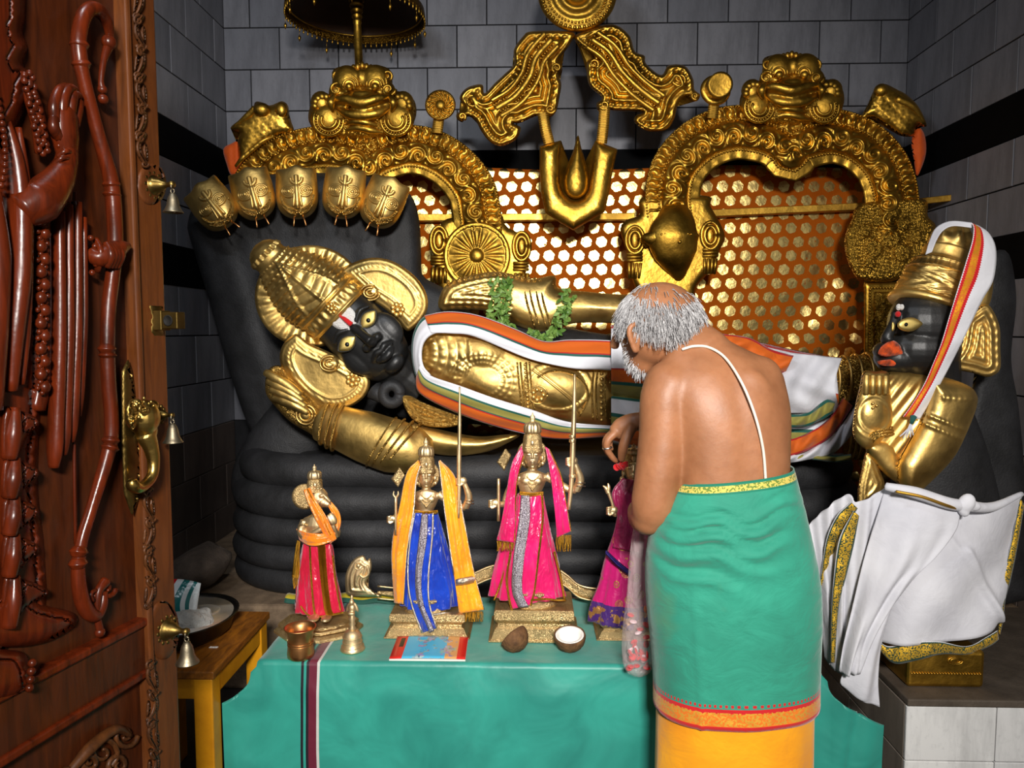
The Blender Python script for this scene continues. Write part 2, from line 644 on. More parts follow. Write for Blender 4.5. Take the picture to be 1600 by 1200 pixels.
m_black = stone('black_granite', lin((28, 28, 29)), lin((46, 46, 48)), 0.6, 7, 0.5)
m_blackface = stone('oiled_black_granite', lin((22, 22, 22)), lin((34, 34, 34)), 0.42, 6, 0.12, spec=0.4)
m_granband = stone('black_granite_band', lin((8, 8, 9)), lin((13, 13, 14)), 0.75, 12, 0.03, spec=0.06)
# ================================================================ the setting
XL, XR, YB = -1.656, 1.94, 4.0
TW, TH = 0.3155, 0.2165
BAND1 = (2.222, 2.400)
BAND2 = (1.655, 1.835)
DADO = 0.95

def tile_mat(name, ca, cb, rough):
    b = NB(name)
    oi = b.new('ShaderNodeObjectInfo')
    c = b.mix(oi.outputs['Random'], ca, cb)
    st = b.noise(4, 5, vec=b.coord('Object', (3.0, 3.0, 0.6)), rough=0.7)
    c = b.mix(b.ramp(st, [(0.42, (0, 0, 0)), (0.75, (0.7, 0.7, 0.7))]), c, tuple(x * 0.5 for x in ca[:3]) + (1,))
    sp = b.noise(60, 4, rough=0.7)
    c = b.mix(b.ramp(sp, [(0.55, (0, 0, 0)), (0.75, (0.35, 0.35, 0.35))]), c, tuple(x * 0.6 for x in ca[:3]) + (1,))
    n = b.bump(b.noise(120, 2), 0.06, 0.002)
    return b.set(col=c, rough=rough, nrm=n, spec=0.35)

m_tile = tile_mat('grey_wall_tile', lin((116, 117, 124)), lin((134, 134, 140)), 0.42)
m_tiledark = tile_mat('brown_dado_tile', lin((84, 74, 68)), lin((100, 88, 82)), 0.45)
m_grout = stone('dark_grout', lin((22, 22, 24)), lin((34, 34, 36)), 0.9, 20, 0.1)
m_groutlt = stone('pale_grout', lin((120, 116, 108)), lin((96, 92, 86)), 0.9, 20, 0.1)
m_floor = stone('dark_stone_floor', lin((42, 38, 36)), lin((60, 54, 50)), 0.5, 5, 0.2)
m_ceiling = stone('dark_plaster_ceiling', lin((70, 66, 62)), lin((84, 80, 76)), 0.9, 4, 0.1)
m_dais = stone('worn_sandy_stone', lin((128, 108, 86)), lin((92, 76, 60)), 0.85, 14, 0.6)

def setting(name, shape, mat, label, cat):
    o = mk(name, shape[0], shape[1], mat, smooth=False)
    tag(o, label, cat, kind='structure')
    return o

wall_back = setting('wall_back', box(XL - 0.05, XR + 0.05, YB + 0.008, YB + 0.12, 0, 3.45), m_grout, 'grey tiled back wall with dark joints behind the gold arches', 'wall')
wall_left = setting('wall_left', box(XL - 0.12, XL - 0.008, 1.3, YB + 0.1, 0, 3.45), m_grout, 'grey tiled left wall half hidden by the carved door', 'wall')
wall_right = setting('wall_right', box(XR + 0.008, XR + 0.12, 1.3, YB + 0.1, 0, 3.45), m_grout, 'dim tiled right wall behind the kneeling figure', 'wall')
floor = setting('floor', box(XL - 0.1, XR + 0.1, -1.6, YB + 0.1, -0.06, 0.0), m_floor, 'dark stone floor under the draped table', 'floor')
ceiling = setting('ceiling', box(XL - 0.1, XR + 0.1, 0.4, YB + 0.1, 3.45, 3.52), m_ceiling, 'dark plaster ceiling above the shrine', 'ceiling')

_tile_cache = {}
def tile_mesh(w, h, mat, t=0.012):
    k = (round(w, 4), round(h, 4), mat.name)
    if k not in _tile_cache:
        g, bv = 0.0030, 0.0015
        x, z = w / 2 - g, h / 2 - g
        V = []
        for (dx, dz, y) in ((x, z, 0), (x, z, -t + bv), (x - bv, z - bv, -t)):
            V += [(-dx, y, -dz), (dx, y, -dz), (dx, y, dz), (-dx, y, dz)]
        F = [(8, 9, 10, 11)]
        for r in (0, 4):
            for i in range(4):
                j = (i + 1) % 4
                F.append((r + i, r + j, r + 4 + j, r + 4 + i))
        me = bpy.data.meshes.new('tile')
        me.from_pydata(V, [], F); me.materials.append(mat); me.update()
        _tile_cache[k] = me
    return _tile_cache[k]

rnd = random.Random(5)
def lay_tiles(wall, axis, a0, a1, rows, org, flip=0, limit=300, skip=None):
    """tiles as children of a wall. axis 'x': along x on the back wall; 'y': along y on a side wall"""
    n = 0
    for r, (z0, z1) in enumerate(rows):
        dark = z1 <= DADO + 0.02
        off = org + (TW / 2 if r % 2 else 0)
        k0 = math.floor((a0 - off) / TW)
        e = off + k0 * TW
        while e < a1 - 0.005:
            s, t = max(e, a0), min(e + TW, a1)
            e += TW
            if t - s < 0.02 or n >= limit: continue
            if skip and skip((s + t) / 2, (z0 + z1) / 2): continue
            o = bpy.data.objects.new('tile', tile_mesh(t - s, z1 - z0, m_tiledark if dark else m_tile))
            COL.objects.link(o); o.parent = wall
            c = (s + t) / 2
            if axis == 'x':
                w = Vector((c, YB + 0.009 + rnd.uniform(0, .001), (z0 + z1) / 2)); rz = 0
            elif flip > 0:
                w = Vector((XL - 0.009 - rnd.uniform(0, .001), c, (z0 + z1) / 2)); rz = math.pi / 2
            else:
                w = Vector((XR + 0.009 + rnd.uniform(0, .001), c, (z0 + z1) / 2)); rz = -math.pi / 2
            o.location = w - OFF[wall.name]
            o.rotation_euler = (0, 0, rz)
            n += 1

def rows_between(z0, z1, top=None):
    n = max(1, round((z1 - z0) / TH))
    h = (z1 - z0) / n
    return [(z0 + i * h, z0 + (i + 1) * h) for i in range(n)]
rows_hi = [(2.400 + i * TH, 2.400 + (i + 1) * TH) for i in range(4)] + [(2.4 + 4 * TH, 3.449)]
rows_mid = rows_between(BAND2[1], BAND1[0])
rows_low = rows_between(DADO, BAND2[0])
rows_dado = rows_between(0.06, DADO)
# on the back wall only what shows above the cloth and in the slit beside the hood
lay_tiles(wall_back, 'x', XL, XR, rows_hi, -0.567 + TW / 2)
lay_tiles(wall_back, 'x', XL, XR, rows_mid, -0.567)
lay_tiles(wall_back, 'x', XL, -0.9, rows_low, -0.567)
lay_tiles(wall_left, 'y', 1.6, YB, rows_hi + rows_mid + rows_low + rows_dado, 1.35, 1)
mk('dado_grout', *box(XL - .02, XL - .0035, 1.5, YB, .05, DADO), m_groutlt, wall_left, smooth=False)
lay_tiles(wall_right, 'y', 1.6, YB, rows_hi + rows_mid + rows_low + rows_dado, 1.2, -1)
setting('trim_1', merge(box(XL, XR, YB - 0.006, YB + 0.01, *BAND1), box(XL - 0.01, XL + 0.006, 1.3, YB, *BAND1), box(XR - 0.006, XR + 0.01, 1.3, YB, *BAND1)), m_granband, 'upper black granite band running round the grey tiled walls', 'wall band')
setting('trim_2', merge(box(XL - 0.01, XL + 0.006, 1.3, YB, *BAND2), box(XL, XR, YB - 0.006, YB + 0.01, *BAND2), box(XR - 0.006, XR + 0.01, 1.3, YB, *BAND2)), m_granband, 'lower black granite band on the tiled walls beside the serpent hood', 'wall band')

# dais the stone figures stand on
DZ = 0.35
dais_root = thing('stone_dais', (0, 2.86, 0), 'worn sandy stone platform under the black serpent coils', 'platform', kind='structure')
b_ = mk('platform_block', *box(XL, XR, 2.84, YB, 0, DZ), m_dais, dais_root, smooth=False)
addmod_bevel(b_, 0.015)
# rough boulder lying on the dais by the left wall
rk = []
V, F, _ = ell(P(318, 915, 2.98) + Vector((-.03, -.02, 0)), 0.17, 0.14, 0.085, 20, 12, Matrix.Rotation(-0.45, 3, 'Y'))
for i, v in enumerate(V):
    d = noise.noise(v * 9) * 0.03 + noise.noise(v * 24) * 0.012
    rk.append(v + Vector((d, d * 0.4, d)))
m_rock = stone('brown_rock', lin((96, 84, 74)), lin((62, 54, 48)), 0.9, 12, 0.8)
zmin = min(v.z for v in rk)
o = mk('boulder', [v + Vector((0, 0, DZ - zmin - 0.01)) for v in rk], F, m_rock)
tag(o, 'rough brown boulder beside the black coils at the left wall', 'rock')

# white tiled plinth at the right
PX0, PY0, PZ = 1.099, 2.12, 0.369
m_whitetile = tile_mat('white_plinth_tile', lin((206, 206, 206)), lin((224, 224, 222)), 0.35)
m_plinthtop = stone('worn_plinth_top', lin((86, 76, 66)), lin((62, 54, 46)), 0.7, 10, 0.4)
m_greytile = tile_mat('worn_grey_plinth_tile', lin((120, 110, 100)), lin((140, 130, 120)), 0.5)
pl = thing('tiled_plinth', (1.5, 2.4, 0), 'low white tiled plinth under the kneeling gold figure', 'plinth')
mk('core', *box(PX0 + 0.012, XR - 0.02, PY0 + 0.012, 2.85, 0, PZ - 0.02), m_grout, pl, smooth=False)
addmod_bevel(mk('top_slab', *box(PX0, XR - 0.01, PY0 - 0.004, 2.86, PZ - 0.022, PZ), m_plinthtop, pl, smooth=False), 0.004)
def flat_tile(parent, x0, x1, y0, y1, z0, z1, mat, name='tile'):
    o = mk(name, *box(x0, x1, y0, y1, z0, z1), mat, parent, smooth=False); addmod_bevel(o, 0.002, 1)
    return o
for (x0, x1) in ((PX0, 1.358), (1.361, 1.62), (1.623, 1.925)):
    for (z0, z1) in ((0.004, 0.178), (0.181, PZ - 0.024)):
        flat_tile(pl, x0, x1, PY0, PY0 + 0.012, z0, z1, m_whitetile)
for (y0, y1) in ((PY0 + 0.014, 2.50), (2.503, 2.845)):
    for (z0, z1) in ((0.004, 0.178), (0.181, PZ - 0.024)):
        flat_tile(pl, PX0, PX0 + 0.012, y0, y1, z0, z1, m_greytile)

# ================================================================ carved door leaf
DF0 = P(257, 515, 1.5)
_dd = ray(1100, 515); DDIR = Vector((_dd.x, _dd.y, 0)).normalized()
DNRM = Vector((DDIR.y, -DDIR.x, 0))
class DoorFr:
    s = 1.35 / FPX
    def q(self, px, py, w=0.0):
        d = ray(px, py); c = Vector((0, 0, CAMZ))
        o = DF0 + DNRM * (w * self.s)
        t = (o - c).dot(DNRM) / d.dot(DNRM)
        return c + d * t
    def qs(self, pts): return [self.q(*p) for p in pts]
DFR = DoorFr()

def wood(name, ca, cb, rough=0.3, gs=(1.0, 1.0, 0.12)):
    b = NB(name)
    g = b.noise(40, 5, vec=b.coord('Object', gs), rough=0.6, dist=1.2)
    c = b.mix(b.ramp(g, [(0.3, (0, 0, 0)), (0.7, (1, 1, 1))]), ca, cb)
    n = b.bump(b.noise(90, 3, vec=b.coord('Object', gs)), 0.12, 0.003)
    n = b.bump(b.noise(30, 3), 0.1, 0.01, n)
    rr = b.ramp(b.noise(12, 4), [(0.3, (rough * 0.8,) * 3), (0.7, (rough * 1.5,) * 3)])
    return b.set(col=c, rough=rr, nrm=n, spec=.28)
m_wood = wood('polished_red_teak', lin((72, 31, 10)), lin((44, 18, 6)), 0.36)
m_woodfig = wood('carved_red_teak', lin((94, 32, 9)), lin((50, 16, 5)), 0.26)
m_woodlt = wood('pale_worn_teak', lin((98, 52, 19)), lin((66, 33, 12)), 0.42)
m_wooddk = wood('weathered_carved_teak', lin((88, 50, 22)), lin((50, 27, 12)), 0.42)

door = thing('door_1', DF0 * 1.0 - Vector((0, 0, DF0.z)), 'carved reddish teak temple door standing open at the left with brass fittings', 'door', kind='structure')
def door_box(s0, s1, z0, z1, n0, n1):
    """box in door coordinates: s back from the free edge, n out of the face"""
    V = []
    for s in (s0, s1):
        for n in (n0, n1):
            for z in (z0, z1):
                p = DF0 - DDIR * s + DNRM * n
                V.append(Vector((p.x, p.y, z)))
    return V, [(0, 1, 3, 2), (4, 6, 7, 5), (0, 4, 5, 1), (2, 3, 7, 6), (0, 2, 6, 4), (1, 5, 7, 3)]
def door_sz(px, py):
    p = DFR.q(px, py)
    return (DF0 - p).dot(DDIR), p.z
S_ST = door_sz(214, 500)[0]
Z_R1 = door_sz(150, 1010)[1]; Z_R0 = door_sz(150, 1098)[1]
o = mk('door_panel', *door_box(S_ST - 0.01, 0.95, 0.03, 2.45, -0.045, -0.016), m_wood, door, smooth=False)
o = mk('stile', *door_box(0, S_ST, 0.02, 2.5, -0.05, 0.004), m_woodlt, door, smooth=False); addmod_bevel(o, 0.004)
o = mk('moulding', *door_box(S_ST - 0.002, S_ST + 0.012, 0.03, 2.45, -0.02, 0.012), m_woodlt, door, smooth=False); addmod_bevel(o, 0.004)
o = mk('cross_rail', *door_box(S_ST, 0.95, Z_R0, Z_R1, -0.03, 0.0), m_wood, door, smooth=False); addmod_bevel(o, 0.004)
for zc in (Z_R0, Z_R1):
    o = mk('rail_moulding', *door_box(S_ST, 0.95, zc - 0.008, zc + 0.008, -0.02, 0.008), m_woodfig, door, smooth=False); addmod_bevel(o, 0.004)

def dt(name, pts, rad, mat=None, n=12, aspect=1.0, crn=6, parent=None):
    """carved wooden limb, fold or rod along pixels of the door's face"""
    path = DFR.qs(cr(pts, crn))
    rr = rad if not hasattr(rad, '__len__') else rad
    rr = np.asarray(rr, float) * DFR.s
    rr = list(rr) if rr.ndim else float(rr)
    V, F, U = tube(path, rr, n, up=DNRM, aspect=aspect)
    return V, F, U
def dput(name, shapes, mat=None, parent=None):
    return mk(name, *merge(*shapes), mat=mat or m_woodfig, parent=parent or door) if False else mk(name, merge(*shapes)[0], merge(*shapes)[1], mat or m_woodfig, parent or door)

fig = mk('carved_figure', *relief([(-70, 230), (-10, 215), (30, 250), (50, 300), (58, 420), (70, 520), (64, 640), (60, 760), (70, 860), (70, 960), (30, 1000), (-70, 1000)], DFR, 16, 30, 9, thick=4, w0=-14)[:2], m_woodfig, door)
# robe folds
dput('robe_fold', [dt('f', [(8, 190, 2), (22, 250, 6), (30, 330, 8), (28, 430, 8), (20, 520, 8), (14, 610, 6)], [6, 10, 13, 14, 12, 9], aspect=1.4)], parent=fig)
dput('robe_fold', [dt('f', [(28, 200, 2), (34, 260, 6), (40, 330, 8), (38, 430, 8), (36, 520, 8), (32, 600, 6)], [4, 7, 8, 9, 8, 5], aspect=1.4)], parent=fig)
dput('robe_fold', [dt('f', [(-12, 300, 2), (-6, 400, 6), (-10, 520, 8), (-16, 640, 8)], [10, 16, 16, 14], aspect=1.2)], parent=fig)
for k, (x0, x1, y0, y1, r) in enumerate(((92, 86, 330, 730, 9), (106, 100, 320, 710, 8), (120, 112, 316, 690, 8), (130, 124, 340, 650, 6))):
    dput('robe_fold', [dt('f', [(x0, y0, 0), ((x0 + x1) / 2 + 3, (y0 + y1) / 2, 4), (x1, y1 - 40, 5), (x1 - 2, y1, 3)], [r * .8, r, r * 1.1, r * .7], aspect=1.3)], parent=fig)
# garland strips with carved flowers
sh = [dt('g', [(66, 335, -4), (68, 460, -2), (68, 590, -2), (60, 640, -2)], [13, 13, 12, 11], aspect=0.6)]
for i in range(14):
    y = 345 + i * 20
    c = DFR.q(67 + (3 if i % 2 else -3), y, 10)
    sh.append(ell(c, 8 * DFR.s, 8 * DFR.s, 9 * DFR.s, 8, 6))
    for k in range(5):
        a = k * 1.256 + i
        sh.append(ell(DFR.q(67 + 8 * math.cos(a), y + 9 * math.sin(a), 9), 4 * DFR.s, 4 * DFR.s, 4 * DFR.s, 6, 4))
dput('carved_garland', sh, parent=fig)
sh = [dt('g', [(38, 120, 2), (52, 160, 8), (62, 200, 8), (66, 240, 4)], [10, 12, 12, 11], aspect=0.7)]
for i in range(7):
    t = i / 6
    x, y = 44 + 24 * t, 122 + 110 * t
    for k in range(5):
        a = k * 1.256 + i * .7
        sh.append(ell(DFR.q(x + 7 * math.cos(a), y + 8 * math.sin(a), 16), 5 * DFR.s, 5 * DFR.s, 5 * DFR.s, 6, 4))
dput('shoulder_garland', sh, parent=fig)
# ruffled hem, feet
for k, (y0, y1) in enumerate(((640, 718), (718, 779), (779, 837), (837, 902), (902, 982))):
    e = 8 if k == 4 else 0
    mk('robe_ruffle', *relief([(6, y0), (34, y0 + 2), (58 + e, y0 + 14), (60 + 2 * e, y0 + 26), (44 + e, y0 + 40), (30, y1 - 8), (18, y1), (2, y1 - 4)], DFR, 9, 10, 4, detail=lambda X, Y, d, y0=y0: 3 * math.exp(-((X - 40 + (Y - y0) * .3) / 5) ** 2), thick=4, w0=8 - k)[:2], m_woodfig, fig)
    dput('robe_edge', [dt('e', [(22, y0 - 2, 12), (20, (y0 + y1) / 2, 17), (14, y1 - 2, 14)], [7, 10, 9], aspect=1.2)], parent=fig)
mk('foot', *relief([(10, 930), (40, 925), (70, 945), (110, 955), (122, 968), (110, 985), (70, 1005), (20, 1012), (-30, 1005), (-30, 940)], DFR, 22, 26, 6, thick=4, w0=-10)[:2], m_woodfig, fig)
mk('foot', *relief([(-40, 1010), (10, 1015), (38, 1020), (50, 1045), (48, 1072), (20, 1092), (-40, 1095)], DFR, 24, 26, 6, thick=4, w0=-8)[:2], m_woodfig, fig)
sh = [ell(DFR.q(46 + i * 1.5, 1075 - i * 13, 16), 6 * DFR.s, 6 * DFR.s, 6 * DFR.s, 8, 6) for i in range(4)]
dput('toe', sh, parent=fig)
# neck, chin and hair at the frame's edge
mk('carved_head', *relief([(-70, -40), (30, -40), (40, 20), (36, 50), (44, 75), (36, 100), (48, 120), (40, 170), (10, 215), (-70, 230)], DFR, 30, 34, 6, thick=4, w0=-14)[:2], m_woodfig, fig)
dput('bead_string', [beads([(-4, 150), (6, 210), (8, 260), (2, 290)], 4.5, DFR, 20)], parent=fig)
# raised arm and hand
arm = dput('forearm', [dt('a', [(30, 330, 8), (60, 315, 16), (88, 285, 20), (102, 258, 18), (106, 236, 14)], [24, 30, 22, 16, 14], n=16)], parent=fig)
sh = [dt('p', [(106, 250, 12), (102, 215, 14), (100, 180, 14), (100, 165, 12)], [15, 21, 20, 14], n=14, aspect=.75)]
for pts, r in (([(86, 190, 16), (84, 165, 18), (92, 142, 16), (104, 134, 12)], [8, 8, 7, 5]), ([(97, 185, 18), (99, 155, 20), (108, 138, 17), (118, 140, 12)], [8, 8, 7, 5]),
               ([(108, 188, 18), (112, 160, 20), (116, 148, 16), (124, 150, 12)], [8, 8, 7, 5]), ([(117, 196, 16), (122, 172, 16), (125, 158, 14)], [7, 7, 5]), ([(92, 215, 16), (84, 200, 20), (84, 182, 20)], [8, 8, 6])):
    sh.append(dt('f', pts, r, n=8))
dput('hand', sh, parent=fig)
sh = [dt('b', [(90, 245, 18), (104, 236, 28), (116, 246, 18)], 4.0, n=8), dt('b', [(84, 258, 18), (100, 246, 30), (116, 256, 18)], 4.0, n=8)]
sh += [beads([(92, 228), (108, 238), (114, 262), (113, 282)], 4, DFR, 16), dt('d', [(108, 268, 10), (107, 300, 10), (103, 312, 10)], [4, 5, 7])]
dput('bracelet', sh, parent=fig)
# fist gripping the bow
sh = [dt('p', [(140, 392, 0), (152, 402, 8), (168, 398, 14), (186, 388, 14), (200, 384, 12)], [10, 15, 17, 14, 6], n=12)]
for i in range(4):
    sh.append(dt('f', [(166 + i * 5, 380 + i * 2, 16), (174 + i * 5, 398, 26), (168 + i * 5, 418, 18)], [6, 7, 5], n=8))
dput('gripping_hand', sh, parent=fig)
dput('bracelet', [beads([(142, 372), (150, 390), (150, 412), (144, 426)], 5, DFR, 8), dt('b', [(150, 374, 4), (158, 395, 18), (152, 424, 4)], 5, n=8)], parent=fig)
# the great bow
bowp = [(172, 62, 2), (168, 36, 8), (156, 18, 10), (142, 14, 10), (130, 28, 10), (123, 60, 10), (125, 92, 10), (130, 120, 10), (140, 160, 10), (152, 205, 10), (165, 250, 10), (174, 285, 10), (178, 330, 10), (180, 380, 8), (176, 430, 8), (170, 480, 9), (168, 540, 9), (170, 600, 9), (174, 650, 9), (173, 690, 9), (160, 740, 9), (143, 795, 9), (128, 845, 9), (122, 890, 9), (126, 930, 9), (136, 955, 8), (150, 962, 6), (160, 945, 6), (162, 925, 4)]
bow = dput('bow', [dt('b', bowp, [6, 9, 11, 11, 11, 11, 11, 10, 10, 10, 11, 12, 12, 12, 11, 11, 11, 11, 11, 11, 10, 9, 9, 10, 11, 11, 10, 8, 6], crn=5)], parent=fig)
sh = []
for (x, y, dx, dy) in ((124, 70, 1, 9), (127, 100, 2, 9), (174, 288, 1, 8), (175, 304, 0, 6), (167, 545, 0, 8), (168, 555, 0, 5), (173, 688, -1, 7), (172, 700, -2, 6), (123, 862, -2, 8), (122, 880, 0, 8)):
    sh.append(dt('r', [(x - dx, y - dy, 10), (x, y, 10), (x + dx, y + dy, 10)], [9, 14, 9], n=12))
dput('bow_collar', sh, parent=bow) if False else dput('bow_collar', sh, parent=fig)
sh = [dt('p', [(170, 70, 4), (162, 95, 6), (158, 125, 6), (160, 140, 6)], [8, 5, 4, 6]), ell(DFR.q(160, 140, 6), 7 * DFR.s, 7 * DFR.s, 7 * DFR.s), ell(DFR.q(161, 155, 6), 8 * DFR.s, 8 * DFR.s, 8 * DFR.s), ell(DFR.q(170, 66, 6), 11 * DFR.s, 11 * DFR.s, 12 * DFR.s)]
dput('bow_pendant', sh, parent=fig)
sh = [dt('p', [(165, 908, 4), (154, 925, 6), (152, 960, 6), (156, 985, 6)], [9, 6, 5, 6]), ell(DFR.q(156, 988, 6), 8 * DFR.s, 8 * DFR.s, 8 * DFR.s), spiral(167, 920, 14, 0, 1.2, DFR, 6, 5), spiral(150, 930, 10, 2, 1.2, DFR, 6, 4)]
dput('bow_pendant', sh, parent=fig)
dput('bow_string', [dt('s', [(117, 300, 0), (118, 480, 0), (116, 700, 0), (118, 850, 0)], 2.5, n=6)], parent=fig)
# scrolls on the stile and in the lower panel
def leaf_scroll(y, sg):
    xc = 217 + 23 * y / 1200
    W = lambda x, yy: (xc + sg * x, y + yy)
    out = [relief([W(-9, -26), W(-2, -30), W(8, -18), W(10, -2), W(4, 12), W(-6, 24), W(-10, 20), W(-3, 6), W(0, -8), W(-4, -18)], DFR, 8, 6, 2.4, thick=3, w0=5),
           relief([W(-9, -8), W(-4, -12), W(-1, -2), W(-4, 10), W(-10, 14)], DFR, 6, 4, 2.4, thick=3, w0=5)]
    p = W(2, -20); q = W(-5, 20)
    out.append(spiral(p[0], p[1], 8, 1.5 * sg, 1.2, DFR, 11, 2.8, sgn=sg)); out.append(spiral(q[0], q[1], 6, 0, 1.2, DFR, 10, 2.4, sgn=-sg))
    return out
for (y0, y1) in ((-40, 250), (790, 930), (1060, 1220)):
    for i, y in enumerate(np.arange(y0, y1, 46)):
        dput('floral_carving', leaf_scroll(float(y), 1 if i % 2 else -1), m_wooddk, door)
sh = []
for (cx, cy, r, a, sg) in ((195, 1150, 20, 0, 1), (160, 1175, 26, 1, -1), (185, 1195, 18, 2, 1), (110, 1215, 26, 0, 1), (140, 1190, 14, 3, -1)):
    sh.append(spiral(cx, cy, r, a, 1.4, DFR, -8, 5, sgn=sg))
sh.append(dt('v', [(90, 1230, -10), (140, 1170, -4), (180, 1140, -4), (205, 1150, -6)], [5, 10, 8, 3]))
dput('scroll_carving', sh, m_wooddk, door)

# brass fittings on the door
def bell_boss(px, py, r):
    c = DFR.q(px, py, 2)
    R = r * DFR.s
    boss = mk('bell_boss', *lathe([(R * 1.0, 0), (R * 1.05, R * .12), (R * .8, R * .3), (R * .62, R * .5), (R * .55, R * .9), (R * .34, R * 1.15), (R * .2, R * 1.5), (R * .22, R * 1.7), (R * .3, R * 1.9), (R * .26, R * 2.15), (0.0001, R * 2.2)], c, DNRM, 24, flute=(10, 0.0))[:2], m_oldbrass, door)
    petals = []
    e1 = Vector((0, 0, 1)); e2 = DNRM.cross(e1)
    for k in range(12):
        a = k / 12 * 2 * math.pi
        petals.append(ell(c + (e1 * math.cos(a) + e2 * math.sin(a)) * R * 1.05 + DNRM * R * .08, R * .24, R * .24, R * .24, 8, 5))
    mk('rosette_rim', *merge(*petals)[:2], m_oldbrass, boss)
    return c + DNRM * R * 2.0, R
def hang_bell(p, R, label, h=2.4):
    rt = thing('hanging_bell', p - Vector((0, 0, R * (h + 1.0))), label, 'bell', 'bells on the carved door')
    ring = [p + Vector((0, math.cos(a) * R * .3, math.sin(a) * R * .3 - R * .25)) for a in np.linspace(0, 2 * math.pi, 13)]
    mk('hook', *tube(ring, R * .09, 6)[:2], m_steelbell, rt)
    ring = [p + Vector((math.cos(a) * R * .2, 0, math.sin(a) * R * .24 - R * .72)) for a in np.linspace(0, 2 * math.pi, 13)]
    mk('ring', *tube(ring, R * .08, 6)[:2], m_steelbell, rt)
    t = p - Vector((0, 0, R * .95))
    mk('bell_body', *lathe([(0.0001, 0), (R * .3, -R * .02), (R * .36, -R * .22), (R * .42, -R * .3), (R * .5, -R * .45), (R * .58, -R * .8), (R * .66, -R * 1.3), (R * .86, -R * 1.75), (R * 1.05, -R * 2.0), (R * 1.06, -R * 2.08), (R * .95, -R * 2.08), (R * .6, -R * 1.5), (R * .4, -R * .5), (0.0001, -R * .4)], t, n=24)[:2], m_steelbell, rt)
    mk('clapper', *merge(tube([t - Vector((0, 0, R * .5)), t - Vector((0, 0, R * 1.9))], R * .06, 6), ell(t - Vector((0, 0, R * 1.95)), R * .2, R * .2, R * .2, 10, 8))[:2], m_steelbell, rt)
    return rt
p, R = bell_boss(238, 290, 20)
hang_bell(p, R * .78, 'dull bell hanging from the topmost brass boss on the door edge')
p, R = bell_boss(258, 983, 22)
hang_bell(p, R * .85, 'dull bell hanging lowest on the door above the yellow stool')
# the middle boss sits behind the elephant head
p, R = bell_boss(246, 648, 15)
hang_bell(p, R * 1.05, 'dull bell hanging beside the brass elephant handle')
# raised wooden roundels behind the bosses
for (px, py, rx, ry) in ((236, 288, 24, 34), (254, 985, 26, 48)):
    pts = [(px + rx * math.cos(a), py + ry * math.sin(a)) for a in np.linspace(0, 2 * math.pi, 20)[:-1]]
    mk('boss_roundel', *relief(pts, DFR, 5, 6, 6, thick=2, w0=2)[:2], m_woodlt, door)
# latch: plate with a projecting block and its bolt hole
o = mk('latch_plate', *relief([(232, 474), (257, 476), (259, 527), (234, 526)], DFR, 3, 3, 8, thick=2, w0=2, smooth=False)[:2], m_oldbrass, door)
c = DFR.q(247, 501, 5)
V = []
hx, hz, dp = 0.017, 0.017, 0.055
e2 = DDIR
blk = []
for (n0, n1, s0, s1, z0, z1) in ((0, dp * .35, -.014, .014, -.02, .02), (dp * .35, dp, -.012, .012, -.017, .017)):
    vs = []
    for s in (s0, s1):
        for n in (n0, n1):
            for z in (z0, z1):
                vs.append(c + DDIR * s + DNRM * n + Vector((0, 0, z)))
    blk.append((vs, [(0, 1, 3, 2), (4, 6, 7, 5), (0, 4, 5, 1), (2, 3, 7, 6), (0, 2, 6, 4), (1, 5, 7, 3)]))
lt = mk('latch_block', *merge(*blk)[:2], m_oldbrass, door, smooth=False); addmod_bevel(lt, 0.002)
m_hole = stone('dark_hole', lin((12, 10, 8)), lin((16, 13, 10)), 0.8)
hc = c + DNRM * dp * .62 - DDIR * .0125
mk('bolt_hole', *lathe([(0.0105, 0), (0.011, .0012), (.009, .0014), (.0085, .0004), (0.0001, .0003)], hc, -DDIR, 20)[:2], m_hole, lt)
# handle: back plate and elephant head
hp = mk('handle_plate', *relief([(190, 580), (200, 560), (207, 580), (216, 640), (222, 730), (218, 780), (206, 806), (200, 790), (193, 770), (190, 690)], DFR, 3, 3, 6, thick=2, w0=1, smooth=False)[:2], m_oldbrass, door)
m_brassel = gold('cast_brass_elephant', lin((172, 142, 76)), 0.3, 0.1, fine=0.1)
s_ = DFR.s
sh = [ell(DFR.q(224, 652, 26), 26 * s_, 26 * s_, 30 * s_, 16, 12), ell(DFR.q(228, 672, 24), 18 * s_, 18 * s_, 22 * s_, 14, 10),
      ell(DFR.q(212, 632, 32), 12 * s_, 10 * s_, 10 * s_, 12, 8), ell(DFR.q(238, 634, 28), 11 * s_, 10 * s_, 10 * s_, 12, 8),
      dt('trunk', [(228, 680, 26), (236, 700, 30), (240, 722, 32), (238, 742, 34), (228, 756, 34), (216, 762, 34), (208, 758, 34), (206, 750, 34)], [16, 12, 10, 9, 9, 10, 11, 8], n=14),
      dt('stem', [(224, 650, 4), (224, 650, 26)], [10, 14], n=10), dt('nk', [(208, 764, 4), (210, 762, 34)], [5, 6], n=8)]
eh = mk('elephant_head', *merge(*sh)[:2], m_brassel, hp)
addmod_remesh(eh, 0.002, 3)
ear = [(196, 636), (206, 626), (214, 640), (214, 662), (206, 672), (197, 660)]
mk('elephant_ear', *relief(ear, DFR, 6, 8, 4, detail=lambda X, Y, d: 2 * math.cos(d * 1.1), thick=4, w0=44)[:2], m_brassel, hp)
mk('forehead_cap', *merge(beads([(214, 628), (224, 622), (236, 628)], 3, DFR, 50), beads([(210, 634), (224, 628), (240, 634)], 2.5, DFR, 52), spiral(224, 638, 9, 0, 1.4, DFR, 50, 2.4))[:2], m_brassel, hp)
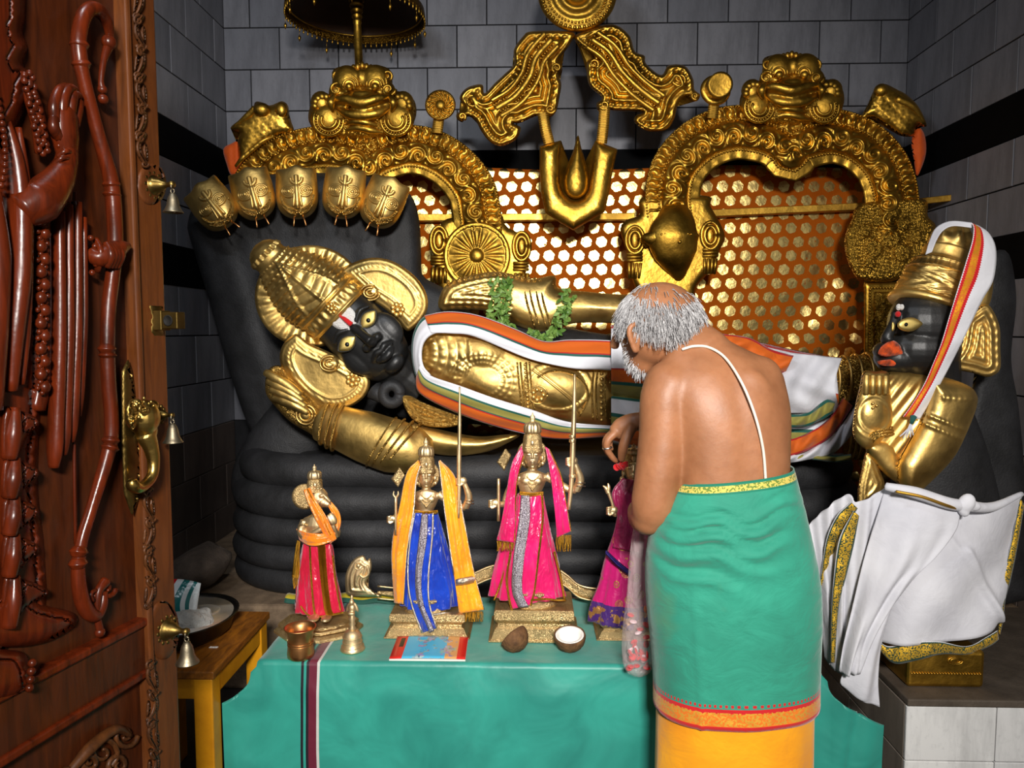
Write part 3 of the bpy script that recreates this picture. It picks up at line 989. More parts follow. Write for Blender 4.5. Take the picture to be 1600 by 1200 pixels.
mk('elephant_eye', *ell(DFR.q(217, 652, 50), 3.5 * s_, 3.5 * s_, 3.5 * s_, 10, 8)[:2], m_brassel, hp)
# ================================================================ backdrop cloth with foil dots
def foil_cloth():
    b = NB('orange_cloth_gold_foil_dots')
    uv = b.new('ShaderNodeSeparateXYZ'); b.link(b.coord('UV'), uv.inputs[0])
    v = uv.outputs[1]; row = b.math('FLOOR', v)
    u = b.math('ADD', uv.outputs[0], b.math('MULTIPLY', b.math('MODULO', row, 2.0), 0.5))
    fu = b.math('SUBTRACT', b.math('FRACT', u), 0.5); fv = b.math('SUBTRACT', b.math('FRACT', v), 0.5)
    d = b.math('SQRT', b.math('ADD', b.math('POWER', b.math('MULTIPLY', fu, 1.08), 2.0), b.math('POWER', fv, 2.0)))
    ang = b.math('ARCTAN2', fv, fu)
    wob = b.math('MULTIPLY', b.math('SINE', b.math('MULTIPLY', ang, 6.0)), 0.02)
    m1 = b.math('LESS_THAN', b.math('ADD', d, wob), 0.385)
    # worn line work inside each dot
    ln = b.math('GREATER_THAN', b.noise(90, 3, rough=0.6), 0.36)
    m = b.math('MULTIPLY', m1, ln)
    base = b.mix(b.noise(8, 4), lin((176, 88, 8)), lin((146, 66, 4)))
    c = b.mix(m, base, lin((232, 205, 130)))
    cell = b.new('ShaderNodeCombineXYZ'); b.link(b.math('FLOOR', u), cell.inputs[0]); b.link(row, cell.inputs[1])
    wn = b.new('ShaderNodeTexWhiteNoise', noise_dimensions='2D'); b.link(cell.outputs[0], wn.inputs['Vector'])
    tilt = b.math('MULTIPLY', b.math('SUBTRACT', wn.outputs[0], 0.5), 0.25)
    h = b.math('ADD', b.math('MULTIPLY', fu, tilt), b.math('MULTIPLY', d, -0.12))
    n = b.bump(b.noise(30, 3), 0.25, 0.01)
    n = b.bump(h, 0.5, 0.02, n)
    rr = b.math('ADD', b.math('MULTIPLY', m, -0.62), 0.92)
    return b.set(col=c, metal=m, rough=rr, nrm=n, spec=.15)
m_foil = foil_cloth()
F375 = Fr(3.78)
rows = []
for j, py in enumerate(np.linspace(262, 850, 20)):
    r = []
    for px in np.linspace(590, 1392, 24):
        w = 1.5 * math.sin(px * .03 + py * .01)
        wr = max(0, (px - 1180) / 200) * max(0, (py - 380) / 180)
        w += 9 * wr * math.sin((px * .75 + py * 0.62) * .085)
        y = py + (4 * math.sin((px - 760) / 270 * math.pi) if j == 0 else 0)
        r.append(F375.q(px, y, w))
    rows.append(r)
V, F, U = sheet(rows, 150, 100, smooth=False)
U = [((u * 802 + 590) / 23.6, (v * 588 + 262) / 21.6) for u, v in U]
o = mk('foil_dot_backdrop', V, F, m_foil, uv=U); addmod_solid(o, 0.002)
tag(o, 'orange brown backdrop cloth with rows of shiny gold foil dots', 'backdrop cloth')

m_batten = gold('gold_painted_batten', lin((196, 152, 62)), 0.45, 0.2)
def batten(a, b, h, d, name, label, Y0=None):
    A, B = a, b
    up = Vector((0, 0, h / 2)); dep = Vector((0, d, 0))
    V = [A - up, A + up, B - up, B + up]
    V += [v + dep for v in V]
    F = [(0, 2, 3, 1), (4, 5, 7, 6), (0, 1, 5, 4), (2, 6, 7, 3), (1, 3, 7, 5), (0, 4, 6, 2)]
    o = mk(name, V, F, m_batten, smooth=False); addmod_bevel(o, 0.003)
    return tag(o, label, 'batten', 'gold painted battens holding the backdrop')
batten(P(600, 340, 3.71), P(992, 338, 3.71), .034, .055, 'wooden_batten', 'long gold painted batten across the backdrop behind the tilak emblem')
batten(P(1000, 338, 3.71), P(1348, 322, 3.71), .034, .055, 'wooden_batten', 'gold painted batten crossing inside the right-hand arch')
batten(P(1425, 316, 3.66), P(1530, 304, 3.45), .03, .02, 'wooden_batten', 'short gold painted batten running from the right arch to the side wall')

# ================================================================ the two gold arches
FA = Fr(3.55)
fA = FA.s
def scroll_prof(hw):
    def f(t, s):
        x = (t - .5) * 2
        base = hw * math.sqrt(max(0, 1 - x * x * .92))
        # rolling scrollwork: whorls alternate along the tube
        per = 27.0
        k = math.floor(s / per); q = (s / per - k - .5) * 2
        cx = 0.22 if k % 2 else -0.22
        d = math.hypot(q * 1.05, (x - cx) * 1.35)
        a = math.atan2(x - cx, q)
        orn = 2.2 * math.sin(9.5 * d + a * (1 if k % 2 else -1)) * max(0, 1 - (abs(x)) ** 4)
        return base + orn
    return f
def flame_prof(t, s):
    a = s / 13.0 + t * 0.9 + .25 * math.sin(t * 6)
    return 4 + 3.4 * math.sin(a * 2 * math.pi) * (0.35 + .65 * math.sin(math.pi * min(1, t * 1.1))) + 1.2 * math.sin(a * 4 * math.pi + t * 9) + 2 * math.sin(t * math.pi)
def rim_prof(t, s):
    return 6 * (1 - t) * 0 + 3 + 3 * t + 0.8 * math.sin(s * .21) * (1 - t)

def kirtimukha(cx, cy, k, fr, parent, tone):
    q = lambda x, y, w: fr.q(cx + x * k, cy + y * k, w * k)
    s = fr.s * k
    def E(x, y, w, rx, rz, ry=None, rot=0):
        return ell(q(x, y, w), rx * s, (ry or min(rx, rz)) * s, rz * s, 16, 10, Matrix.Rotation(rot, 3, 'Y'))
    def T(pts, r, n=10):
        return tube([q(*p) for p in cr(pts, 6)], np.asarray(r) * s if hasattr(r, '__len__') else r * s, n)
    back = [(-46, -20), (-48, -48), (-24, -56), (0, -50), (22, -57), (46, -48), (50, -18), (64, -14), (84, 0), (86, 28), (68, 52), (36, 58), (0, 62), (-38, 60), (-66, 56), (-86, 34), (-82, 6), (-62, -4)]
    sh = [relief([(cx + x * k, cy + y * k) for x, y in back], fr, 14, 26, 6, thick=4, w0=6)]
    face = mk('beast_face', *sh[0][:2], m_goldarch, parent)
    # domes, cheeks, snout, lips
    sh = [E(-24, -30, 14, 24, 25, 18), E(22, -31, 14, 24, 25, 18), E(0, -34, 14, 8, 16, 16), E(0, -4, 22, 30, 12, 16), E(-2, 2, 20, 50, 11, 14, 0.0),
          E(-40, -12, 14, 14, 16, 12), E(40, -14, 14, 14, 16, 12), E(0, 34, 14, 30, 14, 10)]
    sh.append(T([(-50, 2, 18), (-28, -2, 32), (0, 4, 36), (26, -3, 32), (50, -4, 18)], [5, 8, 9, 8, 5]))
    sh.append(T([(-44, 10, 18), (-22, 22, 28), (2, 24, 30), (26, 20, 28), (46, 8, 18)], [4, 8, 9, 8, 4]))
    fm = mk('beast_mask', *merge(*sh)[:2], m_goldplain, face)
    addmod_remesh(fm, 2.2 * fr.s, 4)
    # eyes: bulging balls inside ringed brows
    for sx in (-1, 1):
        ex, ey = sx * 21, -22
        mk('eye', *ell(q(ex, ey, 30), 6.5 * s, 6.5 * s, 6.5 * s, 14, 10)[:2], m_goldplain, face)
        rings = []
        for j, r in enumerate((10, 14, 18.5)):
            pts = [q(ex + r * math.cos(a), ey - 2 + r * 1.05 * math.sin(a) - j * 1.5, 31 - j * 3.5) for a in np.linspace(math.pi * .95, math.pi * 2.05, 14)]
            rings.append(tube(pts, 2.0 * s, 6))
        mk('brow_ring', *merge(*rings)[:2], m_goldplain, face)
        # cheek whorl and fang
        mk('cheek_whorl', *merge(spiral(cx + sx * 42 * k, cy - 18 * k, 12 * k, 0, 1.3, fr, 26 * k, 2.8 * k, sgn=sx), spiral(cx + sx * 40 * k, cy - 40 * k, 9 * k, 1, 1.3, fr, 22 * k, 2.4 * k, sgn=-sx))[:2], m_goldplain, face)
        mk('fang', *T([(sx * 44, -8, 26), (sx * 50, 4, 30), (sx * 47, 18, 26)], [4, 7, 2])[:2], m_goldplain, face)
        # makara scroll lobe on either side
        lob = [E(sx * 58, 28, 12, 26, 25, 13), E(sx * 66, 4, 12, 17, 18, 12)]
        for j, r in enumerate((24, 18, 12)):
            pts = [q(sx * 54 + sx * r * math.cos(a), 32 + r * math.sin(a), 19 + j * 3) for a in np.linspace(-.6, math.pi * 1.05, 18)]
            lob.append(tube(pts, (3.2, 2.6, 2.6)[j] * s, 7))
        for j in range(5):
            a = -1.9 + j * .5
            lob.append(E(sx * 62 + sx * 14 * math.cos(a), 8 + 14 * math.sin(a), 20, 6, 6))
        lm = mk('scroll_lobe', *merge(*lob)[:2], m_goldplain, face)
        bd = beads([(cx + (sx * 54 + sx * 21 * math.cos(a)) * k, cy + (32 + 21 * math.sin(a)) * k) for a in np.linspace(-.4, math.pi * .95, 10)], 1.8 * k, fr, 24 * k)
        tag(mk('pearl_row', *bd[:2], m_goldplain, lm) if False else mk('pearl_row', *bd[:2], m_goldplain, face), kind='stuff')
    tg = [T([(-30, 40, 14), (-12, 34, 24), (8, 36, 24), (30, 42, 14)], [3, 6, 6, 3]), T([(-34, 50, 12), (-8, 44, 20), (14, 48, 20), (34, 52, 12)], [3, 6, 6, 3])]
    for j in range(-3, 4):
        tg.append(E(j * 8, 30, 22, 3.2, 4.2))
    mk('teeth_and_jaw', *merge(*tg)[:2], m_goldplain, face)
    for j in range(5):
        mk('crest_bud', *E((j - 2) * 7, -52 - (2 - abs(j - 2)) * 2, 12, 4.2, 6)[:2], m_goldplain, face)
    return face

def arch(name, path, hw, label, rim_to, cut=None):
    rt = thing(name, FA.q(np.mean([p[0] for p in path]), 440, 0), label, 'arch', 'gold arches behind the reclining figure')
    mk('scrollwork_tube', *band(path, -hw, hw, FA, scroll_prof(hw * .85), 26, 1.6, thick=6)[:2], m_goldplain, rt)
    mk('flame_border', *band(path, hw - 1, hw + 25, FA, flame_prof, 14, 1.6, thick=5)[:2], m_goldplain, rt)
    mk('inner_rim', *band(path, -hw - rim_to, -hw + 1, FA, rim_prof, 6, 3, thick=4)[:2], m_goldplain, rt)
    A = resample(cr(path, 8), 140); T = np.gradient(A, axis=0); T /= np.linalg.norm(T, axis=1)[:, None]
    N = np.stack([T[:, 1], -T[:, 0]], 1)
    pr = []
    for off in (hw + 3, -hw - 3, hw + 23):
        pr.append(beads(A + N * off, 2.0, FA, 8 if off < 30 else 6, 2.3, crn=1))
    tag(mk('pearl_rows', *merge(*pr)[:2], m_goldplain, rt), kind='stuff')
    return rt

Lp = [(386, 345), (398, 305), (420, 272), (452, 251), (488, 241), (522, 240), (550, 247), (566, 256), (575, 265), (585, 256), (602, 247), (638, 238), (674, 245), (708, 267), (732, 299), (740, 335), (742, 365)]
archL = arch('gold_arch', Lp, 18, 'embossed gold arch on the left with beast face and five masks before it', 16)
Rp = [(1056, 335), (1054, 304), (1061, 270), (1081, 242), (1112, 220), (1150, 210), (1188, 214), (1210, 222), (1225, 232), (1235, 245), (1245, 232), (1262, 223), (1304, 216), (1344, 230), (1374, 259), (1389, 297), (1391, 340), (1388, 365)]
archR = arch('gold_arch', Rp, 21, 'embossed gold arch on the right above the priest with beast face', 19)
kirtimukha(566, 157, .97, FA, archL, 0)
kirtimukha(1237, 138, .94, FA, archR, 0)

def scale_detail(x, y, d):
    return 3.2 * abs(math.sin(x * .5 + y * .2)) * abs(math.sin(y * .5 - x * .15))
# parrots on the shoulders
pl1 = [(360, 200), (377, 185), (394, 170), (399, 159), (410, 160), (422, 165), (432, 161), (441, 158), (450, 165), (453, 185), (458, 206), (430, 214), (405, 230), (386, 248), (374, 250), (371, 219), (374, 208)]
pr = mk('parrot', *relief(pl1, FA, 15, 20, 3.5, detail=scale_detail, thick=5, w0=2)[:2], m_goldplain, archL)
mk('parrot_head', *merge(ell(FA.q(409, 172, 17), 13 * fA, 10 * fA, 11 * fA), ell(FA.q(440, 172, 14), 10 * fA, 9 * fA, 12 * fA), tube(FA.qs(cr([(399, 170, 15), (385, 183, 12), (365, 199, 8)], 6)), [6 * fA, 5 * fA, 2 * fA], 8))[:2], m_goldplain, archL)
fe = [tube(FA.qs(cr([(430 - i * 8, 212 + i * 4, 8), (408 - i * 7, 222 + i * 6, 14), (388 - i * 5, 240 + i * 5, 10)], 5)), [2 * fA, 4 * fA, 2 * fA], 7) for i in range(5)]
mk('parrot_plumes', *merge(*fe)[:2], m_goldplain, archL)
pr1 = [(1345, 186), (1356, 162), (1366, 140), (1374, 131), (1386, 132), (1402, 140), (1418, 149), (1436, 168), (1448, 197), (1432, 196), (1428, 212), (1406, 212), (1385, 197), (1362, 184)]
mk('parrot', *relief(pr1, FA, 15, 20, 3.5, detail=scale_detail, thick=5, w0=2)[:2], m_goldplain, archR)
mk('parrot_head', *merge(ell(FA.q(1376, 142, 14), 10 * fA, 9 * fA, 10 * fA), tube(FA.qs(cr([(1400, 155, 15), (1425, 168, 14), (1445, 194, 8)], 6)), [7 * fA, 6 * fA, 2 * fA], 8))[:2], m_goldplain, archR)

# medallion foot of the left arch
def rosette(cx, cy, r, npet, fr, parent, w=0, boss=.2, name='rosette', mat=None, twist=0.0):
    mat = mat or m_goldplain
    s = fr.s
    def det(x, y, d):
        rr = math.hypot(x - cx, y - cy) / r; a = math.atan2(y - cy, x - cx)
        if rr < boss: return 5 * math.sqrt(max(0, 1 - (rr / boss) ** 2)) + 1
        pet = abs(math.sin((a + twist * rr) * npet / 2))
        if rr < .86: return 4.2 * pet ** .6 * math.sin(math.pi * min(1, (rr - boss) / (.9 - boss) * .85 + .15)) - 1.4
        return 1.5
    circ = [(cx + r * math.cos(a), cy + r * math.sin(a)) for a in np.linspace(0, 2 * math.pi, 36)[:-1]]
    return mk(name, *relief(circ, fr, r * .12, r * .15, max(.8, r * .03), detail=det, thick=4, w0=w, rim=2)[:2], mat, parent)
plate = [(693, 345), (720, 338), (748, 334), (782, 334), (790, 352), (806, 362), (824, 366), (831, 384), (824, 404), (818, 440), (790, 470), (700, 470), (684, 440), (677, 396), (680, 372)]
mk('foot_plate', *relief(plate, FA, 6, 8, 6, thick=4, w0=-2)[:2], m_goldplain, archL)
rosette(745, 399, 53, 18, FA, archL, 10, .2, 'flower_medallion')
for (cx, cy, sg) in ((686, 376, -1), (815, 385, 1)):
    sh = []
    for j, (rx, ry) in enumerate(((13, 22), (8, 15))):
        sh.append(tube([FA.q(cx + rx * math.cos(a), cy + ry * math.sin(a), 6 + j * 2) for a in np.linspace(0, 2 * math.pi, 24)], 3 * fA, 7))
    for j in range(3):
        sh.append(tube(FA.qs([(cx - 13, cy + 26 + j * 5, 6), (cx + 11, cy + 26 + j * 5, 6)]), 2.4 * fA, 6))
    for j in range(4):
        sh.append(tube(FA.qs([(cx - 9 + j * 6, cy + 42, 6), (cx - 11 + j * 7, cy + 66, 4)]), 3 * fA, 6))
    sh.append(ell(FA.q(cx, cy, 4), 6 * fA, 3 * fA, 12 * fA))
    mk('ear_loop', *merge(*sh)[:2], m_goldplain, archL)
# masked foot of the right arch
plate = [(1006, 308), (1000, 335), (978, 344), (969, 360), (980, 395), (986, 432), (1010, 470), (1080, 470), (1088, 448), (1112, 420), (1126, 388), (1133, 372), (1126, 350), (1110, 322), (1104, 306)]
mk('foot_plate', *relief(plate, FA, 8, 10, 6, thick=4, w0=-2)[:2], m_goldplain, archR)
sh = [tube(FA.qs(cr([(1055, 325, 10), (1055, 345, 18), (1052, 370, 22), (1056, 398, 18), (1060, 425, 10), (1060, 438, 4)], 6)), np.array([20, 30, 40, 32, 14, 5]) * fA, 24, aspect=.6, up=(0, -1, 0)),
      tube(FA.qs(cr([(1040, 360, 24), (1022, 372, 26), (1008, 374, 22), (1012, 384, 18)], 6)), np.array([14, 12, 8, 4]) * fA, 12),
      tube(FA.qs(cr([(1035, 385, 26), (1044, 405, 26), (1048, 422, 20)], 6)), np.array([5, 4, 2]) * fA, 8), ell(FA.q(1062, 378, 44), 3 * fA, 3 * fA, 3 * fA)]
mk('drooping_mask', *merge(*sh)[:2], m_goldplain, archR)
mk('mask_collar', *merge(*[tube([FA.q(1053 + r * math.cos(a), 345 + r * .5 * math.sin(a), 26) for a in np.linspace(0, math.pi, 14)], 2.4 * fA, 6) for r in (10, 17, 24)], beads([(1034, 366), (1055, 364), (1080, 366)], 2, FA, 42))[:2], m_goldplain, archR)
for (cx, cy) in ((992, 375), (1110, 368)):
    sh = []
    for j, (rx, ry) in enumerate(((14, 21), (9, 14))):
        sh.append(tube([FA.q(cx + rx * math.cos(a), cy + ry * math.sin(a), 8 + j * 2) for a in np.linspace(0, 2 * math.pi, 24)], 3 * fA, 7))
    for j in range(3):
        sh.append(tube(FA.qs([(cx - 12, cy + 22 + j * 5, 8), (cx + 12, cy + 21 + j * 5, 8)]), 2.4 * fA, 6))
    for j in range(4):
        sh.append(tube(FA.qs([(cx - 9 + j * 6, cy + 36, 7), (cx - 9 + j * 5, cy + 60, 5)]), 2.6 * fA, 6))
    sh.append(ell(FA.q(cx, cy, 6), 6 * fA, 3 * fA, 12 * fA))
    mk('ear_loop', *merge(*sh)[:2], m_goldplain, archR)
# embossed foot and pillar panel at the far right
plate = [(1348, 318), (1330, 345), (1320, 372), (1322, 400), (1332, 424), (1345, 437), (1390, 440), (1425, 425), (1448, 395), (1462, 355), (1450, 338), (1440, 310)]
def emb(x, y, d):
    v = 0
    for (cx, cy, r) in ((1352, 360, 12), (1366, 388, 16), (1392, 335, 14), (1392, 372, 18), (1412, 350, 12), (1372, 345, 10), (1410, 395, 16), (1360, 410, 10), (1430, 370, 12)):
        q = math.hypot(x - cx, y - cy) / r
        if q < 1: v = max(v, 5 * math.sqrt(1 - q * q) + 1.4 * math.sin(q * 12))
    return v
mk('embossed_foot', *relief(plate, FA, 9, 12, 3, detail=emb, thick=4, w0=4)[:2], m_goldarch, archR)
mk('pillar_panel', *relief([(1350, 440), (1440, 440), (1440, 590), (1350, 590)], FA, 4, 5, 5, thick=5, w0=0, smooth=False)[:2], m_goldplain, archR)
mk('pillar_relief', *relief([(1366, 456), (1440, 456), (1440, 590), (1366, 590)], FA, 5, 4, 3, detail=lambda x, y, d: 2.4 * math.sin(x * .42 + 2 * math.sin(y * .16)) * math.cos(y * .36), thick=2, w0=5, smooth=False)[:2], m_goldarch, archR)
tag(mk('pillar_pearls', *merge(beads([(1360, 590), (1360, 450), (1440, 450)], 2, FA, 7, crn=1))[:2], m_goldplain, archR), kind='stuff')

# orange cloth ends tucked beside the parrots
m_orangec = cloth('orange_cotton', lin((226, 96, 18)), lin((200, 70, 10)), 0.7)
for pts, lab in (([(349, 233), (362, 224), (374, 220), (377, 240), (376, 268), (362, 275), (354, 256)], 'scrap of orange cloth hanging beside the left gold parrot'),
                 ([(1428, 205), (1436, 198), (1445, 212), (1447, 238), (1440, 262), (1432, 275), (1428, 250), (1424, 225)], 'scrap of orange cloth hanging beside the right gold parrot')):
    o = mk('orange_cloth', *relief(pts, FA, 6, 8, 4, detail=lambda x, y, d: 1.2 * math.sin(x * .6), thick=3, w0=-6)[:2], m_orangec)
    tag(o, lab, 'cloth', 'orange cloth scraps on the arches')

# ================================================================ emblem between the arches
FC = Fr(3.5)
c_ = FC.s
def wing_detail(cx, cy):
    return lambda x, y, d: 2.8 * math.sin(d * .46) + 1.4 * math.sin((x + y) * .5) * math.exp(-((d - 10) / 5) ** 2)
LW = [(803, 100), (803, 78), (817, 57), (832, 49), (895, 50), (890, 70), (872, 96), (879, 108), (873, 117), (877, 132), (874, 152), (869, 174), (858, 184), (840, 181), (813, 192), (802, 193), (814, 200), (806, 218), (784, 228), (766, 222), (752, 205), (742, 187), (728, 182), (723, 191), (714, 186), (714, 177), (727, 170), (718, 153), (730, 137), (753, 132), (757, 146), (773, 130), (788, 116)]
RW = [(897, 60), (922, 45), (958, 38), (983, 55), (992, 80), (1007, 87), (1010, 100), (1033, 117), (1045, 102), (1070, 103), (1083, 123), (1085, 140), (1094, 148), (1088, 158), (1073, 150), (1060, 162), (1053, 187), (1040, 203), (1013, 205), (992, 192), (993, 181), (1004, 175), (960, 173), (947, 170), (935, 174), (932, 162), (940, 152), (920, 132), (917, 97), (927, 88)]
def wing(O, lab, spine, spirals, sg):
    rt = thing('makara_plate', FC.q(np.mean([p[0] for p in O]), max(p[1] for p in O)), lab, 'ornament', 'winged gold plates above the tilak emblem')
    mk('embossed_plate', *relief(O, FC, 15, 20, 2.2, detail=wing_detail(0, 0), thick=4)[:2], m_goldplain, rt)
    A = resample(cr(spine, 8), 60); T = np.gradient(A, axis=0); T /= np.linalg.norm(T, axis=1)[:, None]; N = np.stack([T[:, 1], -T[:, 0]], 1)
    sh = []
    for off, r in ((-14, 4.2), (0, 5.4), (14, 4.2)):
        sh.append(tube([FC.q(p[0], p[1], 15) for p in A + N * off], r * c_, 8))
    mk('ribs', *merge(*sh)[:2], m_goldplain, rt)
    tag(mk('pearl_rows', *merge(beads(A + N * 7, 2, FC, 15, crn=1), beads(A - N * 7, 2, FC, 15, crn=1))[:2], m_goldplain, rt), kind='stuff')
    sh = [spiral(x, y, r, a, 1.4, FC, 14, 2.6, sgn=g) for (x, y, r, a, g) in spirals]
    for x_ in sh: mk('scroll', *x_[:2], m_goldplain, rt)
    fl = []
    for i in range(8):
        p = A[12 + i * 5] ; n = N[12 + i * 5]
        e = p - n * sg * 30; m = p - n * sg * 16
        fl.append(tube(FC.qs([(p[0] - n[0] * sg * 16, p[1] - n[1] * sg * 16, 13), (m[0] * .5 + e[0] * .5 + 3, m[1] * .5 + e[1] * .5, 14), (e[0], e[1] + 5, 8)]), [2 * c_, 3 * c_, 1.4 * c_], 6))
    for x_ in fl: mk('feather', *x_[:2], m_goldplain, rt)
    return rt
wing(LW, 'winged gold plate to the left above the tilak emblem', [(862, 62), (838, 90), (828, 120), (806, 150), (775, 170)], [(738, 156, 12, 0, 1), (870, 106, 8, 2, 1), (722, 182, 6, 1, -1), (860, 170, 8, 0, 1)], 1)
wing(RW, 'winged gold plate to the right above the tilak emblem', [(925, 62), (952, 82), (972, 112), (1000, 140), (1030, 162)], [(1062, 124, 12, 3, -1), (928, 100, 8, 1, -1), (1086, 150, 6, 1, 1), (944, 164, 8, 3, -1)], -1)
# disc above
rt = thing('gold_disc', FC.q(902, 48), 'large beaded gold disc at the top centre above the winged plates', 'disc')
cx, cy, r = 902, -12, 62
def dd(x, y, d):
    q = math.hypot(x - cx, y - cy)
    v = 6 * math.exp(-((q - 24) / 7) ** 2) + 2 * math.exp(-((q - 42) / 3) ** 2)
    return v
mk('embossed_plate', *relief([(cx + r * math.cos(a), cy + r * math.sin(a)) for a in np.linspace(0, 2 * math.pi, 40)[:-1]], FC, 7, 9, 3, detail=dd, thick=4, w0=3)[:2], m_goldplain, rt)
tag(mk('pearl_rows', *merge(*[beads([(cx + q * math.cos(a), cy + q * math.sin(a)) for a in np.linspace(0, 2 * math.pi, 40)], rr, FC, 11, 2.4, crn=1) for q, rr in ((55, 3), (47, 2.2))])[:2], m_goldplain, rt), kind='stuff')
mk('boss', *ell(FC.q(cx, cy, 10), 18 * c_, 10 * c_, 18 * c_, 20, 12)[:2], m_goldplain, rt)

# tilak emblem hung on two straps
FN = Fr(3.46)
rt = thing('tilak_emblem', FN.q(897, 360), 'gold U-shaped tilak emblem with a teardrop hanging before the foil cloth', 'emblem')
UO = [(843, 228), (877, 219), (875, 255), (875, 285), (880, 302), (891, 312), (901, 314), (911, 310), (919, 298), (922, 278), (926, 248), (930, 219), (965, 233), (957, 270), (951, 305), (945, 331), (920, 346), (896, 360), (872, 346), (852, 333), (845, 300), (843, 262)]
mk('u_mark', *relief(UO, FN, 14, 15, 3, thick=4, rim=1.5, smooth=False)[:2], m_goldplain, rt)
TD = [(903, 211), (908, 230), (914, 250), (919, 272), (919, 294), (912, 306), (900, 311), (889, 307), (882, 296), (881, 276), (888, 255), (896, 234)]
mk('teardrop', *relief(TD, FN, 16, 18, 3, thick=4, rim=1.2, w0=3)[:2], m_goldplain, rt)
def strap(pts, wdt, parent, w=0, fr=FN):
    A = resample(np.array(pts, float), 40)
    def pf(t, s): return 2 + .8 * math.sin(s * 1.9)
    return mk('strap', *band(A, -wdt / 2, wdt / 2, fr, pf, 4, 1.0, thick=2, w0=w, crn=1)[:2], m_batten, parent)
strap([(848, 176), (852, 200), (858, 224)], 17, rt)
strap([(945, 166), (943, 195), (940, 224)], 17, rt)
# two small discs on stems
def small_disc(px, py, lab, flower):
    t = thing('rosette_disc', FC.q(px, py + 44), lab, 'disc', 'small gold discs beside the winged plates')
    if flower: rosette(px, py, 24, 14, FC, t, 4, .34, 'flower_plate', twist=1.2)
    else:
        c0 = [(px + 24 * math.cos(a), py + 24 * math.sin(a)) for a in np.linspace(0, 2 * math.pi, 30)[:-1]]
        mk('round_plate', *relief(c0, FC, 3, 4, 4, thick=4)[:2], m_goldplain, t)
        mk('cup', *lathe([(18 * c_, 0), (17 * c_, 12 * c_), (18.5 * c_, 22 * c_), (15 * c_, 22 * c_), (0.0001, 20 * c_)], FC.q(px + 2, py - 4, 4), (0, -1, -.12), 24)[:2], m_goldplain, t)
    strap([(px - 2, py + 18), (px - 5, py + 44)], 17, t, -3, FC)
small_disc(688, 164, 'small gold flower disc on a stem above the left arch', True)
small_disc(1118, 141, 'small gold cup-shaped disc on a stem beside the right arch', False)

# ================================================================ ceremonial parasol
UY = 3.58
rt = thing('ceremonial_parasol', P(558, 112, UY), 'gold ceremonial parasol with dark brown lining above the left arch', 'parasol')
m_lining = cloth('dark_brown_lining', lin((58, 34, 12)), lin((40, 22, 8)), 0.6)
m_goldcloth = gold('gold_brocade', lin((120, 88, 30)), 0.45, 0.3, 0.4, 70)
C0 = P(556, 17, UY); RU = 103 * UY / FPX
axis = Vector((0, 0, 1))
mk('canopy', *lathe([(RU, 0), (RU * .98, RU * .08), (RU * .8, RU * .28), (RU * .5, RU * .45), (RU * .12, RU * .56), (0.0001, RU * .57)], C0, axis, 40, cap=False)[:2], m_lining, rt)
nv = 40
e1 = Vector((1, 0, 0)); e2 = axis.cross(e1).normalized()
val = []
for hh, rr in ((0.012, 1.0), (-0.014, 1.012), (-0.03, 1.01)):
    val.append([C0 + (e1 * math.cos(a) + e2 * math.sin(a)) * RU * rr + axis * hh for a in np.linspace(0, 2 * math.pi, 80)[:-1]])
o = mk('valance', *loft(val, False)[:2], m_goldcloth, rt); addmod_solid(o, 0.003)
rim_ = [C0 + (e1 * math.cos(a) + e2 * math.sin(a)) * RU * .985 + axis * 0.005 for a in np.linspace(0, 2 * math.pi, 61)]
mk('rim', *tube(rim_, .005, 6)[:2], m_goldplain, rt)
fr_ = []
for i in range(72):
    a = i / 72 * 2 * math.pi
    p = C0 + (e1 * math.cos(a) + e2 * math.sin(a)) * RU * 1.01 - axis * .03
    fr_.append(ell(p - Vector((0, 0, .008)), .005, .004, .011, 6, 5))
    fr_.append(ell(p + Vector((0, 0, .004)), .004, .004, .004, 6, 4))
tag(mk('fringe', *merge(*fr_)[:2], m_goldplain, rt), kind='stuff')
for i in range(12):
    a = (i + .35) / 12 * 2 * math.pi
    p = C0 + (e1 * math.cos(a) + e2 * math.sin(a)) * RU * 1.01 - axis * .045
    L = .035 if i % 2 else .05
    mk('pendant', *merge(tube([p, p - Vector((0, 0, L * .5))], .0012, 5), lathe([(0.0001, 0), (.007, -.012), (.008, -.018), (0.0001, -.036)], p - Vector((0, 0, L * .5)), n=4))[:2], m_goldplain, rt)
a, b = P(561, 104, UY - .03), C0 + axis * RU * .5
Lp_ = (b - a).length
prof = [(.024, 0), (.019, .01), (.018, .16), (.017, .2)]
h = .2
while h < Lp_ - .02:
    k = .018 + .022 * min(1, (h - .2) / .16)
    prof += [(k * 1.15, h + .006), (k * 1.15, h + .018), (k * .85, h + .024)]
    h += .026
prof.append((.01, Lp_))
mk('pole', *lathe(prof, a, b - a, 20)[:2], m_goldplain, rt)
